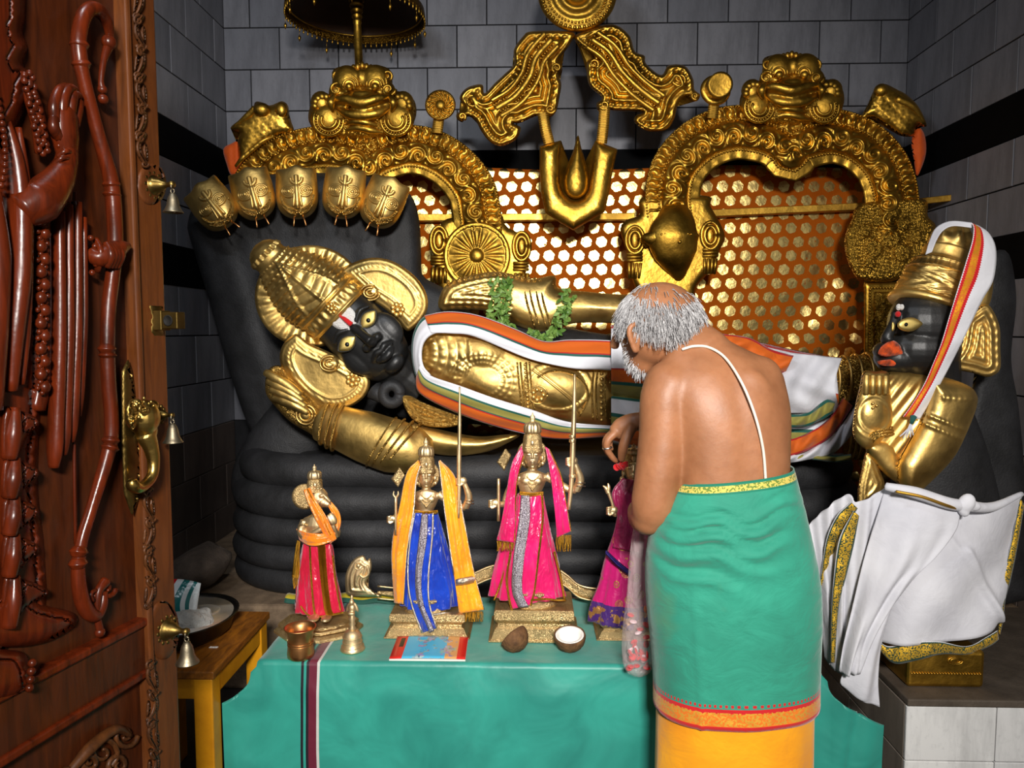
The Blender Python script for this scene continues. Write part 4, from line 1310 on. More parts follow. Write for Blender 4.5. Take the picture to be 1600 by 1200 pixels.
# ================================================================ serpent couch
couch = thing('serpent_couch', (0.0, 3.35, DZ), 'black stone serpent coiled into a couch with a broad raised hood', 'sculpture')
def coil(z0, z1, grow, x0=-1.345, x1=1.42, yc=3.34, hd=.385):
    r = (z1 - z0) / 2
    rr = hd - r + grow
    pts = []
    xa, xb = x0 + rr + r - grow, x1 - rr - r + grow
    for a in np.linspace(math.pi / 2, math.pi * 1.5, 22): pts.append((xa + rr * math.cos(a), yc + rr * math.sin(a), (z0 + z1) / 2))
    for x in np.linspace(xa, xb, 30)[1:-1]: pts.append((x, yc - rr, (z0 + z1) / 2))
    for a in np.linspace(-math.pi / 2, math.pi / 2, 22): pts.append((xb + rr * math.cos(a), yc + rr * math.sin(a), (z0 + z1) / 2))
    pts = [Vector(p) + Vector((0, noise.noise(Vector((p[0] * 3, z0 * 9, 0))) * .012, 0)) for p in pts]
    pts.append(pts[0])
    V, F, U = tube(pts, r * 1.06, 20, cap=False, up=(0, 0, 1), aspect=1.0)
    return V, F
for (z0, z1, g) in ((DZ - .004, .455, .02), (.445, .555, .025), (.545, .672, .02), (.660, .800, .02), (.78, .925, -.01)):
    mk('coil', *coil(z0, z1, g), m_black, couch)
o = mk('couch_top', *box(-1.05, 1.2, 3.06, 3.68, .40, .915), m_black, couch, smooth=False); addmod_bevel(o, .05, 4)
FH = Fr(3.42)
hood = [(300, 382), (293, 352), (306, 318), (345, 292), (400, 276), (465, 270), (540, 272), (605, 282), (642, 305), (655, 345), (658, 400), (662, 432), (700, 455), (740, 500), (745, 620), (700, 700), (560, 745), (430, 765), (385, 740), (398, 696), (378, 640), (352, 560), (330, 480)]
mk('hood', *relief(hood, FH, 26, 46, 9, thick=26, w0=0, detail=lambda x, y, d: 1.2 * math.sin(d * .16))[:2], m_black, couch)
# neck that climbs out of the coils
FN2 = Fr(3.34)
nk = FN2.qs(cr([(450, 800, 6), (432, 755, 16), (440, 715, 18), (470, 670, 12), (490, 620, 0)], 6))
mk('neck', *tube(nk, np.array([62, 70, 62, 60, 50]) * FN2.s, 24, up=(0, -1, 0), aspect=.7)[:2], m_black, couch)

# five gold cobra-head masks
def naga_mask(cx, cy, ang, lab, k=.93):
    fr = Fr(3.20); s = fr.s
    ca, sa = math.cos(ang), math.sin(ang)
    def q(x, y, w=0):
        return fr.q(cx + (x * ca - y * sa) * k, cy + (x * sa + y * ca) * k, w * k)
    rt = thing('serpent_mask', q(0, 45, 0), lab, 'mask', 'gold cobra masks on the black hood')
    rings = []
    prof = [(-41, 31, 17, 0), (-38, 33, 21, 0), (-24, 34, 24, 0), (-8, 35, 26, 0), (10, 34.5, 27, 0), (22, 32, 26, 0), (31, 27, 23, 0), (38, 19, 17, 0), (42, 9, 9, 0), (43, 1, 1, 0)]
    prof = [tuple(p) for p in cr(prof, 3)]
    for (y, rx, d, _) in prof:
        ring = []
        for t in np.linspace(-math.pi * .06, math.pi * 1.06, 30):
            yy = y - (6 * math.exp(-((t - math.pi / 2) / .35) ** 2) if y < -30 else 0)
            ring.append(q(rx * math.cos(t), yy, d * math.sin(t) * 1.15 - 3))
        for t in (-.2,):
            pass
        rings.append(ring)
    n = len(rings[0]); V, F = [], []
    for r in rings: V += r
    for i in range(len(rings) - 1):
        for j in range(n - 1):
            F.append((i * n + j, i * n + j + 1, (i + 1) * n + j + 1, (i + 1) * n + j))
    o = mk('mask_shell', V, F, m_gold, rt); addmod_solid(o, 0.004)
    def surf(x, y):
        for i in range(len(prof) - 1):
            if prof[i][0] <= y <= prof[i + 1][0]:
                f = (y - prof[i][0]) / (prof[i + 1][0] - prof[i][0] + 1e-9)
                rx = prof[i][1] * (1 - f) + prof[i + 1][1] * f; d = prof[i][2] * (1 - f) + prof[i + 1][2] * f
                return d * 1.15 * math.sqrt(max(0, 1 - (x / max(rx, 1)) ** 2)) - 3
        return 0
    def T(pts, r, n_=7):
        return tube([q(x, y, surf(x, y) + 2) for x, y in cr(pts, 6)], r * 1.15 * s * k, n_)
    for sx in (-1, 1):
        rg = []
        for r in (11, 7.6, 4.4):
            rg.append(tube([q(sx * 14 + r * math.cos(a), -4 + r * .85 * math.sin(a), surf(sx * 14 + r * math.cos(a), -4 + r * .85 * math.sin(a)) + 2.2) for a in np.linspace(0, 2 * math.pi, 20)], 2.1 * s * k, 6))
        rg.append(ell(q(sx * 14, -4, surf(14, -4) + 2), 3.6 * s, 3 * s, 3.2 * s, 10, 8))
        mk('eye', *merge(*rg)[:2], m_gold, rt)
        mk('cheek_line', *merge(T([(sx * 28, 4), (sx * 22, 18), (sx * 10, 26), (sx * 3, 30)], 1.7), T([(sx * 25, 20), (sx * 16, 30), (sx * 4, 36)], 1.6), T([(sx * 26, 12), (sx * 18, 24), (sx * 6, 31)], .9))[:2], m_goldfine, rt)
    mk('nose_ridge', *merge(T([(-4, -14), (-5, 4), (-7, 22)], 2.0), T([(4, -14), (5, 4), (7, 22)], 2.0), T([(0, -16), (0, 26)], 3.6))[:2], m_gold, rt)
    mk('crest', *merge(T([(0, -30), (0, -22), (0, -14)], 3.6), T([(-2, -16), (-8, -20), (-10, -26)], 2.6), T([(2, -16), (8, -20), (10, -26)], 2.6))[:2], m_gold, rt)
    bd = [ell(q(x, y, surf(x, y) + .6), 1.5 * s, 1.5 * s, 1.5 * s, 6, 4) for x, y in [(x_, 33 - abs(x_) * .25) for x_ in range(-18, 19, 4)]]
    tag(mk('lip_beads', *merge(*bd)[:2], m_gold, rt), kind='stuff')
    for sx in (-7, 7):
        p0, p1 = q(sx, 37, 12), q(sx * 1.5 + 2, 55, 16)
        mk('tongue_wire', *tube([p0, (p0 + p1) / 2 + Vector((.002, 0, 0)), p1], 1.3 * s, 6)[:2], m_copper, rt)
naga_mask(334, 322, math.radians(-38), 'leftmost gold cobra mask on the black hood, tilted outward')
naga_mask(396, 304, math.radians(-15), 'second gold cobra mask from the left on the black hood')
naga_mask(464, 302, math.radians(-3), 'middle gold cobra mask of the five, hanging straight')
naga_mask(537, 302, math.radians(7), 'fourth gold cobra mask from the left on the black hood')
naga_mask(598, 317, math.radians(23), 'rightmost gold cobra mask on the black hood, tilted inward')

# ================================================================ reclining deity
FD = Fr(3.02)
d_ = FD.s
deity = thing('reclining_deity', FD.q(800, 712, -20), 'reclining black stone deity in gold armour with tall crown lying on the serpent', 'statue')
# dark stone body underneath
bp = FD.qs(cr([(612, 618, -55), (690, 590, -55), (800, 585, -48), (930, 600, -42), (1060, 612, -40), (1200, 622, -40), (1345, 635, -40)], 6))
mk('stone_body', *tube(bp, np.array([40, 78, 88, 82, 78, 72, 52]) * d_, 24, up=(0, -1, 0), aspect=.62)[:2], m_black, deity)
# --- head
ox, oy = 559, 518
er = np.array([.69, -.724]); ed = np.array([.724, .69])
def hp_(a, b): return (ox + a * er[0] + b * ed[0], oy + a * er[1] + b * ed[1])
def hq(a, b, w=0):
    x, y = hp_(a, b)
    return FD.q(x, y, w)
def HT(pts, r, n=10):
    return tube([hq(*p) for p in cr(pts, 6)], (np.asarray(r) * d_) if hasattr(r, '__len__') else r * d_, n)
Mh = Matrix(((er[0], 0, ed[0]), (0, -1, 0), (-er[1], 0, -ed[1])))   # columns: a, towards viewer, b
def HE(a, b, w, ra, rb, rw, n=18, m=12):
    return ell(hq(a, b, w), ra * d_, rw * d_, rb * d_, n, m, Mh)
rings = []
W0 = 12
for (b, hw, df, db, sq) in ((-66, 30, 24, 30, 2.2), (-56, 44, 36, 40, 2.3), (-40, 49, 42, 44, 2.5), (-15, 51, 45, 44, 2.6), (10, 51, 45, 44, 2.6), (35, 50, 44, 42, 2.6), (55, 46, 42, 40, 2.6), (70, 40, 38, 36, 2.4), (81, 30, 30, 30, 2.2), (88, 16, 18, 20, 2), (90, 3, 4, 6, 2)):
    ring = []
    for t in np.linspace(0, 2 * math.pi, 40)[:-1]:
        c, s = math.cos(t), math.sin(t)
        x = hw * math.copysign(abs(c) ** (2 / sq), c)
        y = (df if s > 0 else db) * math.copysign(abs(s) ** (2 / sq), s)
        ring.append(hq(x, b, W0 + y))
    rings.append(ring)
sh = [loft(rings),
      HT([(0, -14, 54), (1, 2, 60), (2, 16, 67), (3, 26, 71)], [5, 6.5, 7.5, 9]), HE(3, 27, 66, 9, 8, 9), HE(-8, 28, 61, 8, 6.5, 7), HE(14, 28, 61, 8, 6.5, 7),
      HT([(-18, 50, 54), (-5, 45, 60), (4, 47, 61), (13, 45, 60), (26, 50, 54)], [2.5, 5, 4.4, 5, 2.5]), HT([(-13, 55, 55), (-2, 59, 60), (10, 59, 60), (21, 55, 55)], [3, 6, 6, 3]),
      HE(3, 76, 44, 18, 12, 12), HE(-28, 30, 40, 24, 30, 12), HE(32, 30, 40, 24, 30, 12),
      HT([(-40, -14, 50), (-24, -20, 56), (-8, -13, 56)], [2.5, 3.5, 3]), HT([(42, -14, 50), (26, -20, 56), (8, -13, 56)], [2.5, 3.5, 3]),
      HT([(0, 70, -5), (0, 96, -12), (4, 118, -25)], [36, 34, 44], 18)]
face = mk('face', *merge(*sh)[:2], m_blackface, deity)
addmod_remesh(face, .0042, 3)
m_eye = gold('polished_gold_eye', lin((240, 212, 128)), 0.45, 0.02, dark=.8)
m_pupil = stone('black_pupil', lin((10, 10, 10)), lin((14, 14, 14)), .3)
def eye_plate(ca, cb, ln, hh, tilt, w, parent):
    pts = []
    for t in np.linspace(0, 2 * math.pi, 28)[:-1]:
        a = ln * math.cos(t); b = hh * math.sin(t) * (1 - .55 * abs(math.cos(t)) ** 2.2) 
        aa = a * math.cos(tilt) - b * math.sin(tilt); bb = a * math.sin(tilt) + b * math.cos(tilt)
        pts.append(hp_(ca + aa, cb + bb))
    o = mk('eye', *relief(pts, FD, 4, 9, 2.2, thick=8, w0=w, smooth=False)[:2], m_eye, parent)
    rim = [FD.q(p[0], p[1], w + 1) for p in pts] ; rim.append(rim[0])
    mk('eyelid', *tube(rim, 1.0 * d_, 6)[:2], m_blackface, o)
    px, py = hp_(ca - 1, cb + 1)
    mk('pupil', *ell(FD.q(px, py, w + 3.4), 3.6 * d_, 2 * d_, 3.6 * d_, 12, 8)[:2], m_pupil, o)
eye_plate(-25, 1, 18, 11.5, .1, 55, deity)
eye_plate(25, -1, 18, 11.5, -.1, 55, deity)
# forehead mark
m_white = cloth('white_paste', lin((232, 230, 226)), lin((205, 200, 196)), .9, wrinkle=.6, wscale=200)
m_redp = cloth('red_kumkum', lin((206, 22, 24)), lin((170, 12, 16)), .8, wrinkle=.3, wscale=200)
tm = mk('forehead_mark', *relief([hp_(a, b) for a, b in ((-18, -42), (16, -42), (18, -18), (10, -8), (-8, -8), (-17, -20))], FD, 4, 6, 2.5, thick=10, w0=54, detail=lambda x, y, d: 1.2 * noise.noise(Vector((x * .5, y * .5, 0))))[:2], m_white, deity)
mk('red_streak', *HT([(-2, -38, 58), (0, -28, 62), (1, -15, 62)], [1.5, 3.2, 4])[:2], m_redp, tm)
mk('red_dot', *HE(1, -7, 58, 4.5, 4.5, 3)[:2], m_redp, tm)
# --- crown
def crown_r(b):
    pts = [(-36, 53), (-44, 55), (-52, 54), (-62, 53), (-70, 55), (-90, 57), (-110, 55), (-130, 49), (-150, 41), (-166, 33), (-176, 28), (-184, 29), (-192, 27), (-200, 22), (-206, 14), (-209, 2)]
    xs = [-p[0] for p in pts]; ys = [p[1] for p in pts]
    return float(np.interp(-b, xs, ys))
rings = []
for b in np.linspace(-36, -209, 170):
    ring = []
    r0 = crown_r(b)
    for t in np.linspace(0, 2 * math.pi, 151)[:-1]:
        orn = 0
        if -72 < b < -36:
            orn = 1.4 * math.cos(t * 26) * math.exp(-((b + 54) / 6) ** 2) + 1.8 * math.exp(-((b + 41) / 2) ** 2) + 1.8 * math.exp(-((b + 66) / 2) ** 2)
        elif -172 < b <= -72:
            ph = (b + 72) / 9.5
            k = math.floor(ph); f = ph - k
            orn = 1.6 * math.sin(math.pi * f) ** 2 * (abs(math.cos(t * (13 if k % 2 else 9))) + .2) + .8 * math.exp(-((f - .5) / .12) ** 2) * (k % 3 == 0)
            # leaf shaped panel up the front
            tt = abs(((t - math.pi / 2 + math.pi) % (2 * math.pi)) - math.pi)
            half = .62 * max(0, 1 - ((b + 72) / -95) ** 1.4)
            if tt < half: orn = 1.8 * abs(math.sin((b * .16) + tt * 3.2)) + (1.8 if tt < .05 else 0)
            if abs(tt - half) < .05: orn = 2.6
        else:
            orn = 1.2 * math.cos(t * 16) * (abs(b + 188) < 4)
        r = r0 + orn * 1.7
        sh_ = -14 * max(0, (-b - 40) / 170)
        ring.append(hq(sh_ + r * math.cos(t), b, W0 + 2 + r * .86 * math.sin(t)))
    rings.append(ring)
crown = mk('crown', *loft(rings)[:2], m_gold, deity)
fx = hp_(-2, -54)
mk('band_flower', *merge(*[HE(-2 + 6.5 * math.cos(a), -54 + 6.5 * math.sin(a), 60, 3.6, 3.6, 3, 10, 6) for a in np.linspace(0, 2 * math.pi, 8)[:-1]], HE(-2, -54, 61, 4, 4, 4))[:2], m_gold, crown)
# ribbed halo behind the crown
cx, cy = hp_(-12, -92)
def halo_det(x, y, d):
    a = math.atan2(y - cy, x - cx); r = math.hypot(x - cx, y - cy)
    return 3.6 * abs(math.sin(a * 15)) * math.exp(-((r - 70) / 13) ** 2)
pts = [(cx + 86 * math.cos(a), cy + 80 * math.sin(a)) for a in np.linspace(0, 2 * math.pi, 40)[:-1]]
mk('halo', *relief(pts, FD, 5, 8, 3.2, detail=halo_det, thick=6, w0=-2, rim=2)[:2], m_gold, deity)
# ear plates
def cpx(p): return (360 + p[0] / 3.158, 340 + p[1] / 3.158)
E1 = [cpx(p) for p in ((545, 275), (600, 225), (700, 198), (800, 215), (900, 280), (955, 350), (975, 420), (955, 490), (880, 560), (830, 515), (760, 450), (680, 400), (620, 350))]
E2 = [cpx(p) for p in ((330, 575), (390, 620), (480, 660), (560, 700), (640, 750), (687, 800), (672, 870), (610, 925), (530, 950), (450, 942), (350, 880), (275, 790), (243, 700), (258, 630), (295, 590))]
def ear_det(O, cxy, r0):
    def f(x, y, d):
        q = math.hypot(x - cxy[0], y - cxy[1])
        v = 2.0 * math.exp(-((d - 3) / 2) ** 2) + (1.6 * abs(math.sin((x - y) * .42))) * math.exp(-((d - 12) / 3.2) ** 2) + 2.2 * math.exp(-((d - 19) / 1.6) ** 2)
        if q < r0: v += 5 * math.sqrt(1 - (q / r0) ** 2)
        return v
    return f
for O, cc, r0, fl, nm in ((E1, cpx((690, 370)), 12, cpx((825, 455)), 'ear_plate'), (E2, cpx((490, 720)), 14, cpx((605, 800)), 'ear_plate')):
    e = mk(nm, *relief(O, FD, 12, 16, 2.2, detail=ear_det(O, cc, r0), thick=6, w0=16)[:2], m_gold, deity)
    sh = [tube([FD.q(cc[0] + r * math.cos(a), cc[1] + r * .8 * math.sin(a), 32 + (16 - r) * .3) for a in np.linspace(0, 5.2, 20)], 1.6 * d_, 6) for r in (15, 10, 5.5)]
    mk('ear_whorl', *merge(*sh)[:2], m_gold, e)
    sh = [ell(FD.q(fl[0] + 8 * math.cos(a), fl[1] + 8 * math.sin(a), 28), 4.6 * d_, 4 * d_, 4.6 * d_, 10, 6) for a in np.linspace(0, 2 * math.pi, 8)[:-1]]
    sh.append(ell(FD.q(fl[0], fl[1], 30), 5 * d_, 4 * d_, 5 * d_, 10, 6))
    mk('ear_flower', *merge(*sh)[:2], m_gold, e)
# pierced black earlobe
lc = (612, 616)
mk('earlobe', *merge(tube([FD.q(lc[0] + 13 * math.cos(a), lc[1] + 14 * math.sin(a), 22) for a in np.linspace(0, 2 * math.pi, 22)], 9 * d_, 12), tube(FD.qs([(585, 610, 10), (600, 622, 16)]), [16 * d_, 10 * d_], 10))[:2], m_black, deity)
# --- hand that props the head
hand = [(418, 580), (436, 571), (462, 590), (488, 615), (505, 634), (514, 645), (506, 690), (482, 676), (455, 660), (430, 635), (415, 612)]
hd = mk('hand_plate', *relief(hand, FD, 16, 20, 3, thick=8, w0=14, detail=lambda x, y, d: 0.8 * math.sin(d * .9))[:2], m_goldfine, deity)
for i in range(4):
    x0, y0 = 419 + i * 6 - (0 if i else 0), 576 + i * 14 - 2
    pts = [(415 + i * 4, 582 + i * 13, 28), (430 + i * 5, 590 + i * 12, 34), (450 + i * 5, 602 + i * 11, 36), (470 + i * 4, 618 + i * 9, 32)]
    mk('finger', *tube(FD.qs(cr(pts, 5)), np.array([5.5, 8, 8, 7]) * d_, 10)[:2], m_gold, hd)
sh = [tube([FD.q(478 + r * math.cos(a), 648 + r * math.sin(a), 36 - r * .2) for a in np.linspace(0, 2 * math.pi, 22)], 1.8 * d_, 6) for r in (15, 10)]
sh.append(ell(FD.q(478, 648, 30), 10 * d_, 8 * d_, 10 * d_))
sh.append(ell(FD.q(456, 632, 30), 11 * d_, 8 * d_, 9 * d_))
mk('hand_flower', *merge(*sh)[:2], m_gold, hd)
# forearm, elbow, upper arm
fa = FD.qs(cr([(500, 660, 22), (530, 668, 28), (570, 682, 36), (612, 696, 42), (645, 700, 42), (668, 690, 38)], 6))
fo = mk('forearm_plate', *tube(fa, np.array([29, 34, 40, 42, 37, 24]) * d_, 28, up=(0, -1, 0), aspect=.8)[:2], m_gold, deity)
sh = []
for (x, y, r, tl) in ((508, 662, 33, .22), (519, 666, 35, .24), (528, 669, 36, .25), (596, 690, 43, .55), (607, 692, 44, .6), (618, 694, 44, .65), (630, 694, 43, .7)):
    ax = Vector((math.cos(tl), 0, -math.sin(tl))); e2 = Vector((math.sin(tl), 0, math.cos(tl)))
    c = FD.q(x, y, 30 + (x - 508) * .1)
    sh.append(tube([c + e2 * (r * math.cos(a) * d_) + Vector((0, -1, 0)) * (r * .8 * math.sin(a) * d_) for a in np.linspace(0, 2 * math.pi, 40)], 1.9 * d_, 6))
mk('arm_bands', *merge(*sh)[:2], m_goldfine, fo)
ua = [(640, 660), (660, 664), (700, 674), (750, 682), (812, 678), (790, 694), (760, 706), (720, 712), (690, 711), (660, 704), (640, 690)]
mk('upper_arm_plate', *relief(ua, FD, 22, 24, 3.5, thick=10, w0=12)[:2], m_gold, deity)
sd = [(628, 622), (640, 618), (660, 628), (690, 640), (720, 652), (716, 664), (690, 668), (660, 664), (640, 650)]
mk('shoulder_plate', *relief(sd, FD, 10, 14, 2.4, thick=10, w0=26, detail=lambda x, y, d: 1.8 * math.sin(d * 1.1) * (1 + .5 * math.sin(x * .6)))[:2], m_goldfine, deity)
# --- chest armour
chest = [(652, 552), (656, 532), (670, 516), (708, 512), (760, 522), (817, 548), (862, 560), (913, 568), (966, 572), (962, 668), (913, 664), (833, 650), (769, 630), (700, 604), (668, 590), (655, 574)]
CW = 26
def chest_curve(x, y):
    t = np.clip((x - 655) / 300, 0, 1)
    return 6 * math.sin(t * math.pi)
def chest_det(x, y, d):
    v = 0
    # necklaces: arcs about the neck
    r = math.hypot(x - 640, (y - 552) * 1.0)
    if r < 96:
        v += 1.6 * abs(math.sin(r * .21)) * (1 + .45 * math.sin(math.atan2(y - 552, x - 640) * 26))
    # two breast domes
    for (bx, by, br) in ((757, 548, 26), (760, 606, 30)):
        q = math.hypot((x - bx) / 1.25, y - by) / br
        if q < 1: v += 7 * (1 - q * q) ** 1.2
    # long pearl necklace loop round the lower dome
    q = math.hypot((x - 752) / 1.3, (y - 594))
    if 24 < q < 46 and x > 700: v += 1.5 * abs(math.sin(q * .42)) * (.6 + .4 * math.sin(math.atan2(y - 594, x - 752) * 30))
    # belly oval
    q = math.hypot((x - 872) / 1.35, y - 604)
    if q < 34: v += 8 * (1 - (q / 36) ** 2)
    if 34 < q < 40: v += 2.2
    return v
ch = mk('chest_plate', *relief(chest, FD, 22, 44, 2.0, thick=10, w0=CW, detail=chest_det, curve=chest_curve)[:2], m_gold, deity)
def on_chest(x, y):
    O = np.array(chest, float); d = bdist(np.array([[x, y]]), O)[0]; t = min(1, d / 44)
    return CW + 22 * math.sqrt(max(0, 1 - (1 - t) ** 2)) + chest_det(x, y, d) + chest_curve(x, y)
def chline(pts, r, n=6):
    A = resample(cr(pts, 6), 26)
    return tube([FD.q(x, y, on_chest(x, y) + .6) for x, y in A], r * d_, n)
belt = [chline([(816 + o_, 566), (819 + o_, 600), (824 + o_, 640)], 1.6) for o_ in (-8, -3, 6, 11)]
mk('chest_band', *merge(*belt)[:2], m_goldfine, ch)
bd = [ell(FD.q(x, y, on_chest(x, y) + 1), 2.4 * d_, 2.4 * d_, 2.4 * d_, 8, 5) for x, y in [(820 + (y_ - 566) * .07, y_) for y_ in range(570, 642, 6)]]
tag(mk('chest_pearls', *merge(*bd)[:2], m_gold, ch), kind='stuff')
mk('chest_cord', *merge(chline([(832, 578), (862, 600), (893, 626), (905, 645)], 1.8), chline([(836, 574), (868, 598), (898, 622), (912, 640)], 1.2))[:2], m_gold, ch)
mk('chest_rosette', *merge(*[ell(FD.q(841 + 8 * math.cos(a), 617 + 8 * math.sin(a), on_chest(841, 617) + 1), 3.6 * d_, 3 * d_, 3.6 * d_, 8, 6) for a in np.linspace(0, 2 * math.pi, 8)[:-1]], tube([FD.q(841 + 14 * math.cos(a), 617 + 14 * math.sin(a), on_chest(841 + 14 * math.cos(a), 617 + 14 * math.sin(a)) + 1) for a in np.linspace(0, 2 * math.pi, 26)], 1.4 * d_, 6))[:2], m_gold, ch)
mk('hip_band', *merge(*[chline([(928 + o_, 578), (925 + o_, 610), (927 + o_, 655)], 1.7) for o_ in (0, 6, 20, 26)], chline([(905, 650), (918, 625), (914, 600), (890, 582), (860, 580), (840, 590)], 2))[:2], m_goldfine, ch)
bd = [ell(FD.q(x, y, on_chest(x, y) + 1), 3.4 * d_, 3 * d_, 3.4 * d_, 8, 5) for x, y in [(940, y_) for y_ in range(584, 658, 9)]]
tag(mk('hip_pearls', *merge(*bd)[:2], m_gold, ch), kind='stuff')
# --- the far arm resting along the body
arm = [(685, 470), (700, 443), (745, 428), (785, 425), (827, 436), (866, 431), (873, 450), (920, 456), (968, 460), (1010, 463), (1010, 505), (967, 505), (900, 505), (862, 516), (838, 518), (806, 508), (764, 487), (713, 484), (690, 485)]
FR2 = Fr(3.10)
am = mk('arm_plate', *relief(arm, FR2, 26, 30, 2.6, thick=10, w0=12, detail=lambda x, y, d: (1.6 * math.sin(d * .8) * (1 + .6 * math.sin(x * .5)) if x < 800 else 0))[:2], m_gold, deity)
sh = [tube([FR2.q(x + dx, y, 14 + 26 * math.sqrt(max(0, 1 - ((y - yc) / 38) ** 2))) for x, y in cr([(818, 445), (824, 475), (836, 512)], 6)], 1.8 * d_, 6) for dx, yc in ((0, 478), (8, 478), (18, 478), (26, 478))]
mk('arm_band', *merge(*sh)[:2], m_goldfine, am)
bd = [ell(FR2.q(700 + i * 9, 441 - 10 * math.sin(i / 18 * 3.1) + (i > 9) * (i - 9) * .4, 24), 3.4 * d_, 3.4 * d_, 5 * d_, 8, 5) for i in range(19)]
tag(mk('arm_pearls', *merge(*bd)[:2], m_goldfine, am), kind='stuff')
# legs and ornate anklets at the right
for (pts, rr, nm) in ((([(1275, 598, 16), (1300, 596, 18), (1325, 592, 18), (1352, 590, 16)]), [40, 36, 34, 36], 'anklet'), ([(1295, 690, 6), (1320, 688, 8), (1345, 690, 8)], [24, 26, 26], 'anklet')):
    A = FD.qs(cr(pts, 6))
    an = mk(nm, *tube(A, np.array(rr) * d_, 24, up=(0, -1, 0), aspect=.8)[:2], m_goldorn, deity)
    (x0, y0, w0) = pts[1]; (x1, y1, w1) = pts[-1]
    sh = []
    for t in np.linspace(0, 1, 4):
        c = FD.q(x0 + (x1 - x0) * t, y0 + (y1 - y0) * t, w0); r = rr[1] + 1
        sh.append(tube([c + Vector((0, -math.sin(a) * r * .8 * d_, math.cos(a) * r * d_)) for a in np.linspace(0, 2 * math.pi, 30)], 2.2 * d_, 6))
    mk('anklet_rings', *merge(*sh)[:2], m_gold, an)

# ================================================================ cloths on the deity
O_, R_, G_, Wh = lin((200, 92, 18)), lin((170, 22, 28)), lin((20, 84, 74)), lin((214, 214, 220))
OL = lin((140, 132, 62))
m_sh_up = striped('shawl_upper_stripes', [(0, Wh), (.03, R_), (.07, O_), (.46, R_), (.50, G_), (.58, Wh)], 1, teeth=(0.012, 120))
m_sh_loop = striped('shawl_loop_stripes', [(0, G_), (.16, Wh)], 1)
m_sh_low = striped('shawl_lower_stripes', [(0, Wh), (.26, G_), (.33, OL), (.56, G_), (.60, R_), (.64, O_), (.93, R_), (.97, Wh)], 1, teeth=(0.01, 120))
shawl = thing('shawl', FD.q(650, 600, 30), 'white, orange and green striped shawl looped round the gold chest', 'shawl')
FS = Fr(2.99)
def strip(name, outer, inner, wo, wi, mat, parent, nu=80, nv=16, rip=1.2):
    A = resample(cr(outer, 8), nu); B = resample(cr(inner, 8), nu)
    rows = []
    for v in np.linspace(0, 1, nv):
        row = []
        for i in range(nu):
            x = A[i] * (1 - v) + B[i] * v
            w = wo * (1 - v) + wi * v + 7 * math.sin(v * math.pi) + rip * math.sin(v * 14 + i * .12) + rip * .8 * math.sin(i * .35 + v * 3)
            row.append(FS.q(x[0], x[1], w))
        rows.append(row)
    V, F, U = sheet(rows, nu, nv, smooth=False)
    o = mk(name, V, F, mat, parent, uv=U); addmod_solid(o, .003)
    return o
up_o = [(663, 493), (700, 487), (748, 493), (807, 515), (849, 533), (887, 531), (930, 531), (972, 533)]
up_i = [(673, 520), (706, 521), (742, 526), (817, 557), (860, 569), (900, 576), (935, 577), (968, 580)]
strip('upper_strand', up_o, up_i, 30, 52, m_sh_up, shawl)
strip('loop', [(700, 490), (664, 494), (647, 518), (643, 552), (648, 585), (655, 592)], [(708, 521), (680, 521), (664, 533), (659, 552), (662, 572), (673, 586)], 26, 50, m_sh_loop, shawl, 40, 12)
lo_i = [(656, 571), (673, 587), (719, 603), (769, 621), (833, 641), (887, 659), (962, 666)]
lo_o = [(650, 590), (654, 612), (687, 633), (748, 658), (817, 677), (876, 686), (955, 682)]
strip('lower_strand', lo_i, lo_o, 50, 34, m_sh_low, shawl)

m_wrap = striped('leg_wrap_stripes', [(0, R_), (.03, Wh), (.36, R_), (.375, O_), (.47, G_), (.50, OL), (.60, G_), (.625, Wh), (.74, G_), (.77, OL), (.83, G_), (.85, O_), (.97, Wh)], 1, teeth=(0.006, 160), wrinkle=.5)
def leg_rows():
    rows = []
    top = [(955, 508), (1000, 505), (1100, 515), (1230, 545), (1305, 560)]
    bot = [(955, 692), (1000, 703), (1100, 706), (1230, 714), (1318, 712)]
    T_ = resample(np.array(top, float), 60); B_ = resample(np.array(bot, float), 60)
    for v in np.linspace(0, 1, 36):
        row = []
        for i in range(60):
            p = T_[i] * (1 - v) + B_[i] * v
            w = 20 + 42 * max(max(0, math.sin(min(1, v / .62) * math.pi)) ** .6 if v < .62 else 0, .8 * max(0, math.sin((v - .58) / .42 * math.pi)) ** .6 if v > .58 else 0)
            w += 2.2 * math.sin(i * .5 + v * 9) + 1.6 * math.sin(i * 1.1 - v * 16)
            row.append(FS.q(p[0], p[1], w))
        rows.append(row)
    return rows
V, F, U = sheet(leg_rows(), 90, 60, smooth=False)
o = mk('leg_wrap', V, F, m_wrap, uv=U); addmod_solid(o, .003)
tag(o, 'white leg wrap with orange and green borders over the legs behind the priest', 'cloth')
# bunched white and orange end near the ankle
m_cot = cloth('white_cotton', lin((214, 214, 220)), lin((190, 190, 198)), .85, .1, wrinkle=.25, wscale=12)
Bw = thing('draped_hip_cloth', FD.q(1260, 712, 40), 'white cotton cloth with an orange border bunched round the upper ankle', 'cloth')
rows = []
for v in np.linspace(0, 1, 20):
    row = []
    for u in np.linspace(0, 1, 40):
        x = 1205 + u * 110 - 10 * math.sin(v * 3.1); y = 548 + v * 98 + u * 12 * (1 - v)
        row.append(FS.q(x, y, 58 + 22 * math.sin(v * math.pi) + 3.5 * math.sin(u * 16 + v * 6) + 2.5 * math.sin(v * 13 - u * 7)))
    rows.append(row)
V, F, U = sheet(rows, 60, 40, smooth=False)
addmod_solid(mk('white_fold', V, F, m_cot, Bw, uv=U), .003)
m_orb = striped('orange_border_cloth', [(0, R_), (.1, O_), (.85, R_)], 1, wrinkle=.5)
